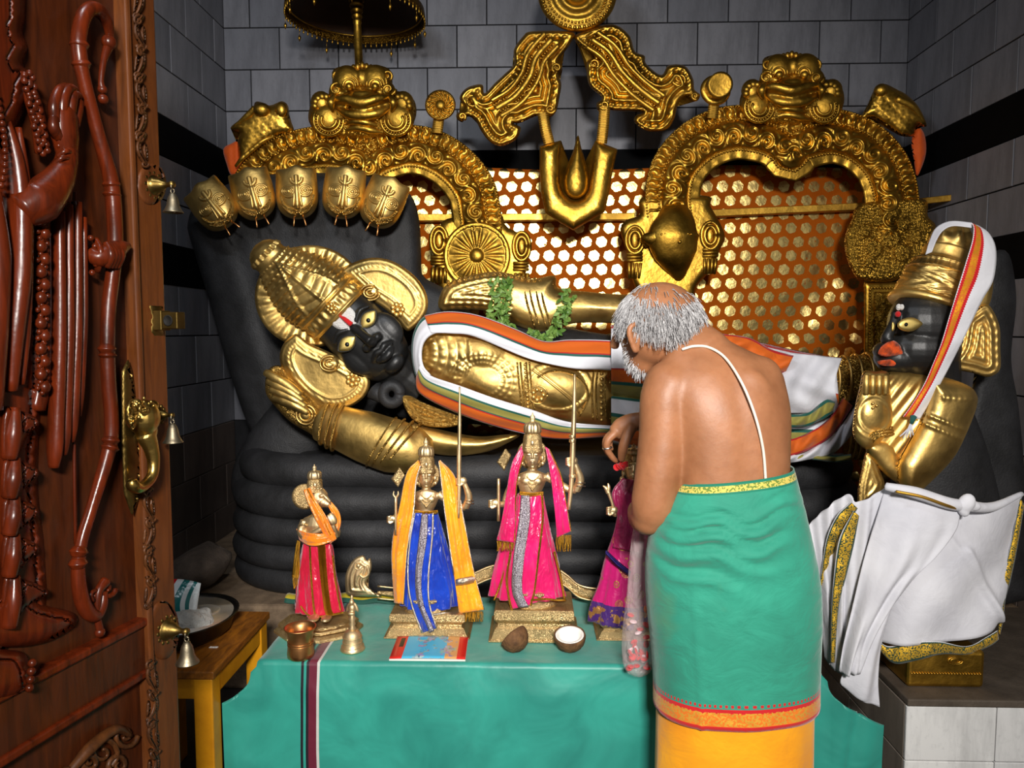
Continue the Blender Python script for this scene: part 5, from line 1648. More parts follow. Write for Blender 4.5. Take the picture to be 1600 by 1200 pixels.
def fold_strip(name, top, bot, w, mat, parent, amp=4):
    A = resample(cr(top, 8), 50); B = resample(cr(bot, 8), 50)
    rows = [[FS.q(*(A[i] * (1 - v) + B[i] * v), w + 8 * math.sin(v * math.pi) + amp * math.sin(i * .4 + v * 4)) for i in range(50)] for v in np.linspace(0, 1, 12)]
    V, F, U = sheet(rows, 50, 12, smooth=False)
    o = mk(name, V, F, mat, parent, uv=U); addmod_solid(o, .003)
fold_strip('orange_fold', [(1120, 521), (1170, 528), (1205, 546), (1240, 556)], [(1120, 540), (1165, 556), (1200, 582), (1226, 584)], 78, m_orb, Bw)
fold_strip('orange_tail', [(1225, 690), (1260, 678), (1295, 655), (1318, 622)], [(1225, 716), (1262, 704), (1300, 680), (1332, 634)], 74, m_orb, Bw)
m_grb = striped('green_border_cloth', [(0, G_), (.2, OL), (.8, G_)], 1, wrinkle=.5)
fold_strip('green_tail', [(1222, 648), (1262, 645), (1290, 625), (1305, 628)], [(1222, 668), (1262, 666), (1298, 648), (1302, 640)], 82, m_grb, Bw)
fold_strip('green_hem', [(1225, 712), (1265, 707), (1300, 712), (1330, 710)], [(1225, 722), (1265, 718), (1300, 722), (1330, 720)], 66, m_grb, Bw)
fold_strip('white_tail', [(1230, 714), (1265, 702), (1302, 680), (1336, 636)], [(1230, 724), (1275, 716), (1305, 706), (1330, 680)], 70, m_cot, Bw)

# ================================================================ leaf garlands
def leafmat():
    b = NB('green_tulsi_leaf')
    oi = b.new('ShaderNodeObjectInfo')
    c = b.mix(oi.outputs['Random'], lin((66, 104, 34)), lin((124, 156, 74)))
    return b.set(col=c, rough=.5, spec=.4)
m_leaf = leafmat()
LV, LF = [], []
for i, (t, wd) in enumerate(((0, .05), (.25, .36), (.5, .46), (.75, .34), (1, .02))):
    for sx in (-1, 0, 1):
        LV.append((sx * wd, t * 1.9 - .95, (.16 if sx else 0) + .18 * math.sin(t * 3.1)))
for i in range(4):
    for j in range(2):
        a = i * 3 + j
        LF.append((a, a + 1, a + 4, a + 3))
leaf_me = bpy.data.meshes.new('leaf'); leaf_me.from_pydata(LV, [], LF); leaf_me.materials.append(m_leaf)
for p in leaf_me.polygons: p.use_smooth = True
def garland(path, width, n, w, fr, lab):
    rt = thing('leaf_garland', fr.q(*path[-1], w), lab, 'garland', 'leaf garlands on the gold arm')
    A = cr(path, 10)
    mk('garland_string', *tube([fr.q(x, y, w - 4) for x, y in A], 1.5 * fr.s, 6)[:2], m_leaf, rt)
    rg = random.Random(len(lab))
    for i in range(n):
        t = (i + rg.random()) / n
        k = min(int(t * (len(A) - 1)), len(A) - 2); p = A[k]
        x = p[0] + rg.uniform(-.5, .5) * width; y = p[1] + rg.uniform(-6, 6)
        o = bpy.data.objects.new('leaf', leaf_me); COL.objects.link(o); o.parent = rt
        o.location = fr.q(x, y, w + rg.uniform(-2, 7)) - OFF[rt.name]
        o.rotation_euler = (math.pi / 2 + rg.uniform(-.8, .8), rg.uniform(0, 6.28), rg.uniform(-.7, .7))
        sc = fr.s * rg.uniform(4.6, 7.4)
        o.scale = (sc, sc, sc)
    return rt
garland([(782, 437), (783, 461), (777, 488), (785, 507), (793, 519)], 34, 150, 44, FR2, 'wide strand of green leaves hanging over the gold arm on the left')
garland([(888, 459), (882, 480), (877, 499), (868, 516), (852, 527), (832, 521)], 22, 110, 46, FR2, 'narrow strand of green leaves hanging over the gold arm near the priest')
# ================================================================ kneeling gold-armoured figure at the right
FK = Fr(2.45)
k_ = FK.s
kn = thing('kneeling_figure', (1.38, 2.50, PZ), 'kneeling black-faced figure in gold armour and crown holding the feet', 'statue')
# gold stepped base
bx0, bx1, by0 = 1.132, 1.362, 2.19
o = mk('base', *box(bx0, bx1, by0, 2.78, PZ, PZ + .115), m_goldplain, kn, smooth=False); addmod_bevel(o, .012, 3)
bd = [ell(Vector((x, by0 - .001, PZ + .045)), .0035, .0035, .0035, 8, 5) for x in np.arange(bx0 + .012, bx1 - .008, .0085)]
tag(mk('base_pearls', *merge(*bd)[:2], m_goldplain, o), kind='stuff')
mk('base_emblem', *merge(*[tube([Vector((bx0 + .14 + r * math.cos(a), by0 - .001, PZ + .085 + r * .5 * math.sin(a))) for a in np.linspace(0, 2 * math.pi, 24)], .0025, 6) for r in (.022, .014)])[:2], m_goldplain, o)
# stone body and back
bp = [FK.q(*p) for p in cr([(1470, 930, -75), (1475, 895, -70), (1478, 850, -60), (1470, 740, -48), (1455, 660, -48), (1440, 600, -40)], 6)]
mk('stone_body', *tube(bp, np.array([98, 100, 96, 78, 66, 40]) * k_, 28, up=(0, -1, 0), aspect=.6)[:2], m_black, kn)
slab = [(1520, 600), (1535, 420), (1556, 392), (1578, 400), (1588, 470), (1580, 560), (1592, 640), (1602, 760), (1604, 900), (1600, 938), (1470, 938), (1480, 800)]
FKb = Fr(2.66)
mk('back_slab', *relief(slab, FKb, 14, 22, 9, thick=40, w0=0)[:2], m_black, kn)
# --- face in profile to the left
def KT(pts, r, n=12, fr=FK):
    return tube([fr.q(*p) for p in cr(pts, 6)], (np.asarray(r) * fr.s) if hasattr(r, '__len__') else r * fr.s, n)
def KE(x, y, w, rx, rz, ry, rot=0, fr=FK):
    return ell(fr.q(x, y, w), rx * fr.s, ry * fr.s, rz * fr.s, 20, 14, Matrix.Rotation(rot, 3, 'Y'))
sh = [KE(1446, 506, 10, 54, 56, 48), KE(1440, 545, 12, 56, 42, 46), KE(1402, 560, 14, 34, 24, 32, .12), KE(1392, 548, 20, 26, 16, 24), KE(1396, 569, 18, 24, 12, 22),
      KT([(1400, 488, 26), (1396, 505, 30), (1388, 522, 34), (1384, 530, 34)], [7, 7, 8, 8]), KE(1386, 530, 32, 9, 7, 12),
      KT([(1450, 560, 0), (1456, 600, -10)], [44, 40], 20)]
kf = mk('face', *merge(*sh)[:2], m_blackface, kn); addmod_remesh(kf, .0036, 3)
# sindoor smeared on the muzzle
m_sind = cloth('orange_sindoor', lin((214, 78, 16)), lin((70, 28, 14)), .85, wrinkle=.5, wscale=120, var=42)
up_l = [(1372, 553), (1376, 543), (1386, 535), (1396, 532), (1405, 538), (1411, 548), (1412, 555), (1398, 556), (1384, 557)]
mk('muzzle_paint', *relief(up_l, FK, 5, 14, 2.2, thick=20, w0=41)[:2], m_sind, kn)
lo_l = [(1370, 565), (1384, 562), (1400, 561), (1410, 560), (1408, 569), (1394, 572), (1378, 571)]
mk('muzzle_paint', *relief(lo_l, FK, 3, 8, 2.2, thick=20, w0=38)[:2], m_sind, kn)
el = []
for t in np.linspace(0, 2 * math.pi, 26)[:-1]:
    a = 20 * math.cos(t); b = 11 * math.sin(t) * (1 - .5 * max(0, math.cos(t)) ** 2)
    el.append((1422 + a, 507 + b - a * .06))
e = mk('eye', *relief(el, FK, 4, 8, 2.2, thick=12, w0=58, smooth=False)[:2], m_eye, kn)
mk('pupil', *ell(FK.q(1416, 507, 63), 2.6 * k_, 1.6 * k_, 2.8 * k_, 10, 8)[:2], m_pupil, e)
e2 = [(1394, 503), (1398, 506), (1399, 512), (1396, 517), (1393, 516)]
mk('eye', *relief(e2, FK, 2, 3, 1.5, thick=6, w0=42)[:2], m_eye, kn)
mk('forehead_mark', *merge(KE(1404, 480, 44, 3.5, 5, 4), KE(1409, 480, 47, 3, 4.5, 4))[:2], m_white, kn)
mk('red_dot', *KE(1403, 491, 44, 4, 4.5, 5)[:2], m_redp, kn)
# --- crown: leaning turned tiers
ax0, ax1 = FK.q(1447, 482, 4), FK.q(1496, 352, -8)
cax = (ax1 - ax0); CL = cax.length; cax.normalize()
def cz(h): return h * CL
pr = [(.112, 0), (.118, .02), (.117, .06), (.108, .09), (.106, .14), (.104, .22), (.101, .30), (.098, .38), (.100, .40), (.092, .44), (.088, .48), (.090, .50), (.082, .53), (.072, .56), (.071, .62), (.072, .68), (.062, .70), (.064, .76), (.060, .83), (.050, .90), (.036, .96), (.012, 1.0)]
rings = []
e1 = (Vector((1, 0, 0)) - cax * cax.x).normalized(); e2v = cax.cross(e1)
A = cr(pr, 5)
for (r, h) in A:
    ring = []
    for t in np.linspace(0, 2 * math.pi, 91)[:-1]:
        orn = 0
        if .09 < h < .4: orn = .0022 * math.sin(t * 9 + 6 * math.sin(h * 24)) * math.sin((h - .09) / .31 * math.pi) + .0014 * math.sin(h * 160 + 2 * math.sin(t * 9))
        if .4 < h < .53: orn = .0014 * math.cos(t * 34)
        if h > .7: orn = .004 * math.cos(t * 9 + h * 4) * min(1, (h - .7) * 8)
        rr = (r + orn * 1.8) * 1.02
        ring.append(ax0 + cax * (h * CL) + e1 * (rr * math.cos(t)) + e2v * (rr * math.sin(t)))
    rings.append(ring)
mk('crown', *loft(rings)[:2], m_gold, kn)
# --- ear and hair plate
ear = [(1508, 500), (1522, 486), (1540, 475), (1552, 486), (1562, 512), (1563, 545), (1563, 575), (1553, 586), (1540, 589), (1520, 583), (1498, 579), (1478, 578), (1484, 562), (1500, 540)]
mk('ear_plate', *relief(ear, FK, 12, 16, 2.6, thick=20, w0=4, detail=lambda x, y, d: 2.0 * math.sin(d * .55) * (1 + .3 * math.sin(y * .5)))[:2], m_gold, kn)
mk('neck_plate', *relief([(1520, 440), (1535, 420), (1548, 410), (1552, 440), (1548, 470), (1540, 480), (1524, 486)], FK, 5, 8, 4, thick=6, w0=-2)[:2], m_gold, kn)
# --- chest, arm and hand plates
FK2 = Fr(2.40)
chst = [(1380, 586), (1440, 584), (1480, 592), (1500, 620), (1470, 680), (1440, 720), (1400, 735), (1370, 715), (1372, 650)]
mk('chest_plate', *relief(chst, FK2, 18, 30, 3.5, thick=10, w0=2, detail=lambda x, y, d: 1.4 * math.sin((x + y * .8) * .33))[:2], m_gold, kn)
ua = [(1452, 588), (1478, 590), (1512, 602), (1526, 616), (1526, 636), (1509, 680), (1491, 714), (1462, 746), (1432, 772), (1417, 773), (1402, 752), (1400, 724), (1414, 698), (1432, 664), (1446, 626)]
def arm_det(x, y, d):
    # two plaited armlets slanting across the arm
    v = 0
    for off in (0, 16):
        c = (y - (646 + off)) - (x - 1445) * .42
        if 1440 < x < 1512: v += 3.0 * math.exp(-(c / 3.2) ** 2) * (1 + .35 * math.sin(x * .9))
    c = (y - 622) - .05 * (x - 1490)
    if 1472 < x < 1522: v += 2 * math.exp(-(c / 4) ** 2) * (1 + .4 * math.sin(x * .7))
    return v
mk('arm_plate', *relief(ua, FK2, 34, 36, 2.6, thick=14, w0=14, detail=arm_det)[:2], m_gold, kn)
fa = [(1358, 690), (1392, 692), (1410, 720), (1420, 760), (1404, 756), (1384, 742), (1366, 722), (1354, 706)]
mk('forearm_plate', *relief(fa, FK2, 16, 18, 3, thick=10, w0=10)[:2], m_gold, kn)
hnd = [(1349, 581), (1368, 580), (1388, 583), (1392, 618), (1394, 661), (1376, 690), (1354, 702), (1334, 683), (1333, 655), (1337, 630), (1343, 605)]
def hand_det(x, y, d):
    v = 0
    q = math.hypot(x - 1366, (y - 648) * .9)
    if q < 22: v += 6 * (1 - (q / 22) ** 2)
    v += 1.8 * math.exp(-((q - 26) / 2.5) ** 2) + 1.2 * math.exp(-((q - 33) / 2) ** 2)
    return v
hm = mk('hand_plate', *relief(hnd, FK2, 14, 18, 2.4, thick=10, w0=22, detail=hand_det)[:2], m_gold, kn)
for i in range(4):
    x = 1354 + i * 10
    mk('finger', *KT([(x, 586 + i * .5, 34), (x - .5, 600, 38), (x - 1, 616, 36)], [4.5, 5.2, 4.6], 10, FK2)[:2], m_gold, hm)
mk('hand_flower', *merge(*[ell(FK2.q(1366 + 4 * math.cos(a), 634 + 4 * math.sin(a), 44), 2.2 * k_, 2 * k_, 2.2 * k_, 8, 6) for a in (0, 2.1, 4.2)])[:2], m_gold, hm)
mk('wrist_band', *merge(*[KT([(1350 + j * 4, 694 + j * 2, 20), (1366 + j * 3, 676 + j * 3, 40), (1394 + j, 668 + j * 5, 24)], 2.4, 8, FK2) for j in range(3)])[:2], m_goldfine, hm)
flap = [(1354, 706), (1367, 713), (1376, 738), (1382, 758), (1371, 778), (1344, 797), (1340, 770), (1346, 735)]
mk('sash_plate', *relief(flap, FK2, 9, 12, 3, thick=6, w0=6, detail=lambda x, y, d: 1.2 * math.sin(d * .7))[:2], m_gold, kn)
# thigh mass hidden under the white cloth
th = [KT([(1455, 790, -30), (1450, 850, -26), (1452, 910, -26), (1460, 960, -34)], [60, 78, 78, 60], 24), KT([(1400, 800, -30), (1345, 840, -46), (1320, 900, -60)], [44, 34, 26], 18)]
mk('lap', *merge(*th)[:2], m_black, kn)

# ================================================================ its clothes
GB, GG = lin((24, 58, 44)), lin((190, 150, 30))
m_border = striped('green_zari_border', [(0, lin((226, 226, 230))), (.06, GB), (.94, GB)], 1, foil=(.16, .88, lin((226, 186, 60)), 240), teeth=(.05, 60))
dh = thing('white_wrap', (1.36, 2.3, PZ + .1), 'white cotton wrap with green and gold borders knotted round the kneeling figure', 'cloth')
FW = Fr(2.245)
def panel(name, rows, mat, parent, nu=60, nv=40, fr=FW, rip=None, solid=.003):
    R = [[fr.q(*p) for p in r] for r in rows]
    def fold(u, v, p):
        if rip is None: return p
        return p - Vector((0, 1, 0)) * rip(u, v) * fr.s
    V, F, U = sheet(R, nu, nv, fold)
    o = mk(name, V, F, mat, parent, uv=U); addmod_solid(o, solid)
    return o
# right skirt panel
panel('skirt_panel', [[(1378, 766, 4), (1440, 770, 30), (1508, 790, 24), (1560, 790, 4), (1596, 775, -20)],
                      [(1374, 840, 10), (1440, 840, 42), (1508, 850, 36), (1556, 850, 10), (1586, 830, -14)],
                      [(1370, 920, 12), (1430, 925, 46), (1500, 925, 42), (1548, 915, 16), (1574, 900, -8)],
                      [(1372, 1000, 14), (1420, 1008, 46), (1500, 1002, 44), (1545, 985, 20), (1562, 968, 0)]], m_cot, dh, 70, 50,
      rip=lambda u, v: 4.6 * math.sin(u * 9 + v * 7) * (.3 + v) + 9 * math.exp(-((u - .25 - v * .75) / .03) ** 2) * (v > .35) + 4 * math.exp(-((u - .15 - v * .85) / .03) ** 2))
# bottom and right borders
def hem(name, top, bot, w, parent, mat=None, nu=70):
    A = resample(cr(top, 8), nu); B = resample(cr(bot, 8), nu)
    Wt = resample(cr([(x,) for x in w], 6), nu)[:, 0] if hasattr(w, '__len__') else np.full(nu, w)
    rows = [[FW.q(*(A[i] * (1 - v) + B[i] * v), Wt[i] + 3 * math.sin(v * math.pi) + 1.2 * math.sin(i * .5 + v)) for i in range(nu)] for v in np.linspace(0, 1, 8)]
    V, F, U = sheet(rows, nu, 8, smooth=False)
    o = mk(name, V, F, mat or m_border, parent, uv=[(u * 2.2, v) for u, v in U]); addmod_solid(o, .003)
hem('bottom_border', [(1371, 1000), (1388, 1010), (1420, 1004), (1465, 1002), (1510, 1010), (1540, 996), (1558, 985)], [(1373, 1014), (1396, 1036), (1430, 1032), (1470, 1022), (1512, 1022), (1545, 1010), (1560, 1000)], [16, 30, 52, 52, 50, 30, 6], dh)
hem('right_border', [(1594, 778), (1584, 830), (1572, 880), (1560, 920), (1562, 960), (1560, 985)], [(1600, 790), (1590, 850), (1580, 900), (1570, 940), (1568, 965), (1562, 992)], [-18, -10, -4, 4, 4, 6], dh)
# overlapping front flap that narrows into a tail
panel('front_flap', [[(1384, 757, 20), (1430, 772, 48), (1470, 782, 50), (1500, 788, 46)],
                     [(1372, 800, 34), (1420, 815, 58), (1460, 825, 60), (1494, 825, 52)],
                     [(1350, 870, 40), (1395, 880, 62), (1430, 880, 62), (1462, 868, 56)],
                     [(1330, 950, 40), (1360, 940, 60), (1388, 930, 62), (1424, 908, 58)],
                     [(1316, 1010, 40), (1334, 1010, 56), (1350, 1000, 56), (1372, 985, 50)],
                     [(1312, 1050, 36), (1322, 1054, 48), (1334, 1054, 48), (1345, 1050, 40)]], m_cot, dh, 60, 60,
      rip=lambda u, v: 5 * math.sin(u * 13 + v * 4) * v + 3 * math.sin(u * 22 - v * 6) * v)
# white tail underneath
panel('under_tail', [[(1345, 960, 30), (1375, 960, 44), (1400, 930, 40)], [(1325, 1030, 30), (1352, 1030, 44), (1380, 1000, 38)], [(1312, 1062, 26), (1345, 1085, 40), (1373, 1060, 34)], [(1320, 1075, 22), (1350, 1096, 34), (1374, 1104, 30)]], m_cot, dh, 30, 30,
      rip=lambda u, v: 3 * math.sin(u * 10 + v * 3))
# left drape with two borders
panel('left_drape', [[(1256, 828, -30), (1290, 795, -10), (1325, 772, 10), (1340, 785, 22), (1384, 762, 24)],
                     [(1264, 870, -26), (1295, 850, -4), (1325, 840, 18), (1345, 840, 26), (1375, 830, 30)],
                     [(1276, 920, -24), (1300, 920, 2), (1322, 920, 20), (1340, 915, 26), (1360, 905, 30)],
                     [(1284, 980, -24), (1300, 990, 0), (1318, 990, 16), (1334, 980, 22), (1350, 970, 26)],
                     [(1290, 1030, -24), (1302, 1045, 0), (1318, 1055, 12), (1334, 1050, 18), (1346, 1046, 22)]], m_cot, dh, 70, 50,
      rip=lambda u, v: 3.5 * math.sin(u * 24 + v * 5) * (.4 + .6 * v) + 2 * math.sin(u * 41))
hem('drape_border', [(1330, 785), (1308, 805), (1292, 840), (1284, 890), (1280, 920)], [(1340, 794), (1322, 822), (1308, 850), (1296, 885), (1286, 910)], [24, 14, 2, -10, -16], dh)
hem('drape_border', [(1334, 798), (1312, 840), (1304, 890), (1299, 960), (1298, 1035)], [(1342, 806), (1334, 850), (1322, 900), (1310, 950), (1304, 1035)], [30, 26, 22, 16, 8], dh)
# waist roll with knot
wr = [(1384, 760, 46), (1430, 770, 62), (1480, 786, 60), (1508, 790, 50), (1550, 792, 26), (1596, 772, -6)]
mk('waist_roll', *tube([FW.q(*p) for p in cr(wr, 8)], np.array([6, 9, 9, 9, 7, 4]) * FW.s, 12)[:2], m_cot, dh)
mk('waist_line', *tube([FW.q(*p) for p in cr([(1400, 768, 64), (1440, 776, 72), (1480, 790, 70), (1500, 796, 58)], 8)], 2.2 * FW.s, 8)[:2], m_batten, dh)
kt = [KE(1510, 786, 58, 12, 15, 9, .5, FW), KE(1505, 796, 56, 8, 12, 8, -.4, FW), KE(1520, 790, 50, 12, 8, 8, .2, FW)]
o = mk('knot', *merge(*kt)[:2], m_cot, dh); addmod_remesh(o, .004, 4)

# red, gold and white stole hung over the crown
m_stole = striped('red_gold_stole', [(0, lin((222, 222, 228))), (.02, lin((196, 16, 30))), (.12, lin((206, 112, 24))), (.36, lin((196, 16, 30))), (.48, lin((222, 222, 228)))], 1, foil=(.14, .34, lin((226, 160, 40)), 160), teeth=(.035, 90))
st = thing('stole', FK.q(1425, 660, 60), 'red and gold bordered white stole hanging from the crown of the kneeling figure', 'stole')
FT = Fr(2.30)
lft = [(1500, 350), (1519, 349), (1520, 372), (1509, 410), (1498, 446), (1483, 495), (1471, 535), (1457, 570), (1444, 600), (1426, 630), (1411, 651)]
rgt = [(1528, 352), (1546, 366), (1556, 392), (1552, 436), (1536, 466), (1524, 490), (1508, 524), (1495, 550), (1481, 577), (1462, 612), (1437, 655)]
ww = [-20, -4, 10, 14, 14, 14, 10, 0, -4, -10, -14]
A = resample(cr(lft, 8), 90); B = resample(cr(rgt, 8), 90); Wt = resample(cr([(float(x),) for x in ww], 8), 90)[:, 0] if False else np.interp(np.linspace(0, 1, 90), np.linspace(0, 1, len(ww)), ww)
rows = [[FT.q(*(A[i] * (1 - v) + B[i] * v), Wt[i] + 3 * math.sin(v * math.pi) - 5 * v + .8 * math.sin(i * .3 + v * 5)) for i in range(90)] for v in np.linspace(0, 1, 14)]
V, F, U = sheet(rows, 90, 14, smooth=False)
addmod_solid(mk('stole_band', V, F, m_stole, st, uv=U), .003)
panel('stole_back', [[(1446, 398, -30), (1453, 375, -30), (1463, 356, -26), (1485, 346, -18), (1518, 348, -4)], [(1456, 394, -24), (1464, 374, -20), (1474, 360, -14), (1490, 353, -8), (1518, 356, 0)]], m_cot, st, 40, 8, FT)
tz = [tube([FT.q(1424, 658, -10), FT.q(1423 + dx * .3, 670, -8), FT.q(1420 + dx, 682 + dy, -6)], 1.1 * FT.s, 5) for dx, dy in ((-14, 0), (-9, 3), (-4, 2), (2, 1), (7, -2), (-11, -2))]
tag(mk('tassel', *merge(*tz)[:2], m_cot, st), kind='stuff')
mk('tassel_cap', *tube(FT.qs([(1428, 650, -8), (1424, 662, -8)]), [5 * FT.s, 3 * FT.s], 8)[:2], cloth('teal_thread', lin((24, 84, 78))), st)
# ================================================================ table, cloth and stool
TZ, TY0, TY1 = 0.488, 2.05, 2.56
TX0, TX1 = -0.80, 0.815
m_tablewood = wood('plain_table_wood', lin((96, 66, 40)), lin((70, 46, 28)), .5)
tb = thing('low_table', (0, 2.3, 0), 'low wooden table hidden under the teal cloth', 'table')
mk('table_top', *box(TX0 + .004, TX1 - .004, TY0 + .006, TY1, TZ - .03, TZ - .004), m_tablewood, tb, smooth=False)
for x in (TX0 + .05, TX1 - .05):
    for y in (TY0 + .06, TY1 - .06):
        mk('leg', *box(x - .025, x + .025, y - .025, y + .025, 0, TZ - .03), m_tablewood, tb, smooth=False)

def teal_mat():
    b = NB('teal_silk_tablecloth')
    uv = b.new('ShaderNodeSeparateXYZ'); b.link(b.coord('UV'), uv.inputs[0])
    u = uv.outputs[0]
    T1, T2 = lin((44, 150, 134)), lin((30, 122, 110))
    base = b.mix(b.ramp(b.noise(5, 4, dist=.8), [(.35, (0, 0, 0)), (.7, (1, 1, 1))]), T1, T2)
    X = lambda px: (P(px, 1120, TY0 - .015).x + 1.0) / 2.0
    stops = [(0, (0, 0, 0))]
    mar, blk, wht = lin((96, 22, 44)), lin((24, 16, 26)), lin((190, 190, 184))
    segs = []
    for a, c in ((463, blk), (465.2, None), (466, wht), (467.2, None), (468, blk), (470.2, None), (477, blk), (478.8, wht), (480.2, blk), (481.4, mar), (493.6, blk), (494.8, wht), (496.2, blk), (498, None)):
        segs.append((X(a), c))
    msk = b.ramp(u, [(0, (0, 0, 0))] + [(p, (0, 0, 0) if c is None else (1, 1, 1)) for p, c in segs], True)
    col = b.ramp(u, [(0, T1)] + [(p, c or T1) for p, c in segs], True)
    c = b.mix(msk, base, col)
    n = b.bump(b.noise(5, 3, dist=.6), .3, .03)
    n = b.bump(b.noise(26, 2, vec=b.coord('Object', (1, 1, .6))), .12, .01, n)
    n = b.bump(b.noise(900, 1), .08, .001, n)
    return b.set(col=c, rough=.45, nrm=n, sheen=.25, spec=.45)
m_teal = teal_mat()
V, F, U = [], [], []
ss = np.r_[np.linspace(TX0 - .20, TX0, 14)[:-1], np.linspace(TX0, TX1, 90), np.linspace(TX1, TX1 + .40, 22)[1:]]
ts = np.r_[np.linspace(TY1 + .02, TY0, 26)[:-1], np.linspace(0, .44, 40)]
nt = len(ts); nk = 25
for j, t in enumerate(ts):
    for s in ss:
        dt = t if j >= nk else 0.0
        y = TY0 if j >= nk else t
        ds = max(0, TX0 - s) if s < TX0 else max(0, s - TX1)
        x = min(max(s, TX0), TX1); sg = -1 if s < TX0 else 1
        if dt and ds:
            b_ = min(1, dt / .07); b_ = b_ * b_ * (3 - 2 * b_)
            drop = dt + ds * .985 * (1 - b_) + ds * .18 * b_
            px_, py_ = x + sg * (.014 + ds * (.12 + .26 * b_)), y - .012 - .02 * b_ * min(1, ds * 8)
        elif dt:
            r = dt; drop = dt; px_, py_ = x, y - .012 * min(1, dt * 12)
        elif ds:
            drop = ds * .985; px_, py_ = x + sg * (.014 * min(1, ds * 12) + ds * .12), y
        else:
            drop = 0; px_, py_ = x, y
        z = TZ - drop
        f = min(1, max(dt, ds) * 4)
        px2 = s * 9
        fold = (.010 * math.sin(px2 + .6 * math.sin(dt * 6)) + .006 * math.sin(px2 * 2.3 + dt * 9)) * f
        if drop == 0: z += .0014 * math.sin(s * 17 + t * 23) * math.sin(t * 31 - s * 7) + .0006
        py_ -= abs(fold) if ds == 0 or dt else 0
        if ds and not dt: px_ += sg * abs(fold)
        V.append(Vector((px_, py_, max(z, .01)))); U.append(((s + 1) / 2, t))
n = len(ss)
for j in range(nt - 1):
    for i in range(n - 1):
        a = j * n + i
        F.append((a, a + 1, a + n + 1, a + n))
o = mk('tablecloth', V, F, m_teal, uv=U)
tag(o, 'teal silk cloth with maroon stripes draped over the low table', 'tablecloth')

# yellow green folded cloth peeping out behind
m_olive = striped('green_yellow_fold', [(0, lin((26, 74, 62))), (.35, lin((168, 150, 30))), (.8, lin((26, 74, 62)))], 1, wrinkle=.5)
rows = [[Vector((P(px, 950, 2.5).x, 2.53 + dy, TZ + h + .004 * math.sin(px * .12))) for px in np.linspace(444, 640, 24)] for dy, h in ((.05, .004), (.02, .02), (-.01, .022), (-.03, .004))]
V, F, U = sheet(rows, 50, 12)
o = mk('folded_cloth', V, F, m_olive, uv=U); addmod_solid(o, .003)
tag(o, 'green and yellow cloth folded at the back of the table', 'cloth')

# yellow stool
SX1, SX0, SY0, SY1 = -0.886, -1.24, 1.95, 2.39
SZ = 0.504
m_yel = stone('chipped_yellow_paint', lin((206, 142, 20)), lin((176, 112, 14)), .4, 8, .12)
m_yelworn = wood('worn_stained_stool_top', lin((150, 92, 24)), lin((84, 48, 18)), .38, (1, .25, 1))
stl = thing('yellow_stool', ((SX0 + SX1) / 2, (SY0 + SY1) / 2, 0), 'yellow painted wooden stool with worn brown top beside the carved door', 'stool')
addmod_bevel(mk('stool_top', *box(SX0, SX1, SY0, SY1, SZ - .024, SZ), m_yelworn, stl, smooth=False), .004)
for (x0, x1, y0, y1) in ((SX0 + .02, SX1 - .02, SY0 + .015, SY0 + .037), (SX0 + .02, SX1 - .02, SY1 - .037, SY1 - .015), (SX1 - .037, SX1 - .012, SY0 + .03, SY1 - .03), (SX0 + .012, SX0 + .037, SY0 + .03, SY1 - .03)):
    addmod_bevel(mk('apron', *box(x0, x1, y0, y1, SZ - .088, SZ - .024), m_yel, stl, smooth=False), .003)
for x in (SX0 + .035, SX1 - .035):
    for y in (SY0 + .035, SY1 - .035):
        addmod_bevel(mk('leg', *box(x - .027, x + .027, y - .027, y + .027, 0, SZ - .024), m_yel, stl, smooth=False), .004)
# oval tray with offerings
m_tray = gold('dark_steel_tray', lin((70, 68, 64)), .35, .05, dark=.6)
m_steel = gold('bright_steel', lin((222, 222, 218)), .5, .05, dark=.8)
TC = Vector((-1.09, 2.20, SZ + .003))
tr = thing('oval_tray', TC, 'dark oval metal tray standing on the yellow stool', 'tray')
pr = [(.0001, 0), (.125, 0), (.14, .012), (.15, .05), (.162, .058), (.163, .062), (.15, .058), (.135, .016), (.12, .006), (.0001, .005)]
mk('tray_body', *lathe(pr, TC, n=48, sx=1.0, sy=1.1)[:2], m_tray, tr)
mk('tray_lining', *lathe([(.0001, .0065), (.118, .0075), (.133, .018), (.147, .056)], TC, n=48, sx=.995, sy=1.09)[:2], m_steel, tr)
m_packet = NB('printed_plastic_packet')
uvn = m_packet.new('ShaderNodeSeparateXYZ'); m_packet.link(m_packet.coord('UV'), uvn.inputs[0])
c = m_packet.ramp(m_packet.math('ADD', uvn.outputs[0], m_packet.math('MULTIPLY', m_packet.math('SINE', m_packet.math('MULTIPLY', uvn.outputs[1], 3.1)), .08)), [(0, lin((196, 20, 24))), (.52, lin((214, 226, 232))), (.66, lin((22, 110, 112))), (.78, lin((200, 214, 220))), (.86, lin((22, 110, 112))), (.93, lin((214, 226, 232)))], True)
m_packet.set(col=c, rough=.25, nrm=m_packet.bump(m_packet.noise(30, 3, dist=1), .5, .01))
pk = []
base = TC + Vector((.0, -.06, .055))
rows = []
for v in np.linspace(0, 1, 9):
    rows.append([base + Vector((-.085 + .15 * u, .05 * v, .002 + .105 * v + .012 * math.sin(u * 3.1))) - Vector((0, .03 * math.sin(u * math.pi) * math.sin(v * math.pi), 0)) for u in np.linspace(0, 1, 9)])
V, F, U = sheet(rows, 24, 18)
o = mk('plastic_packet', V, F, m_packet.m, uv=U); addmod_solid(o, .004)
tag(o, 'red, white and teal printed plastic packet lying in the oval tray', 'packet')
sh = lathe([(.0001, 0), (.052, 0), (.056, .012), (.05, .05), (.045, .052), (.0001, .054)], TC + Vector((.045, .035, .0095)), n=30, sx=1.1, sy=1.0)
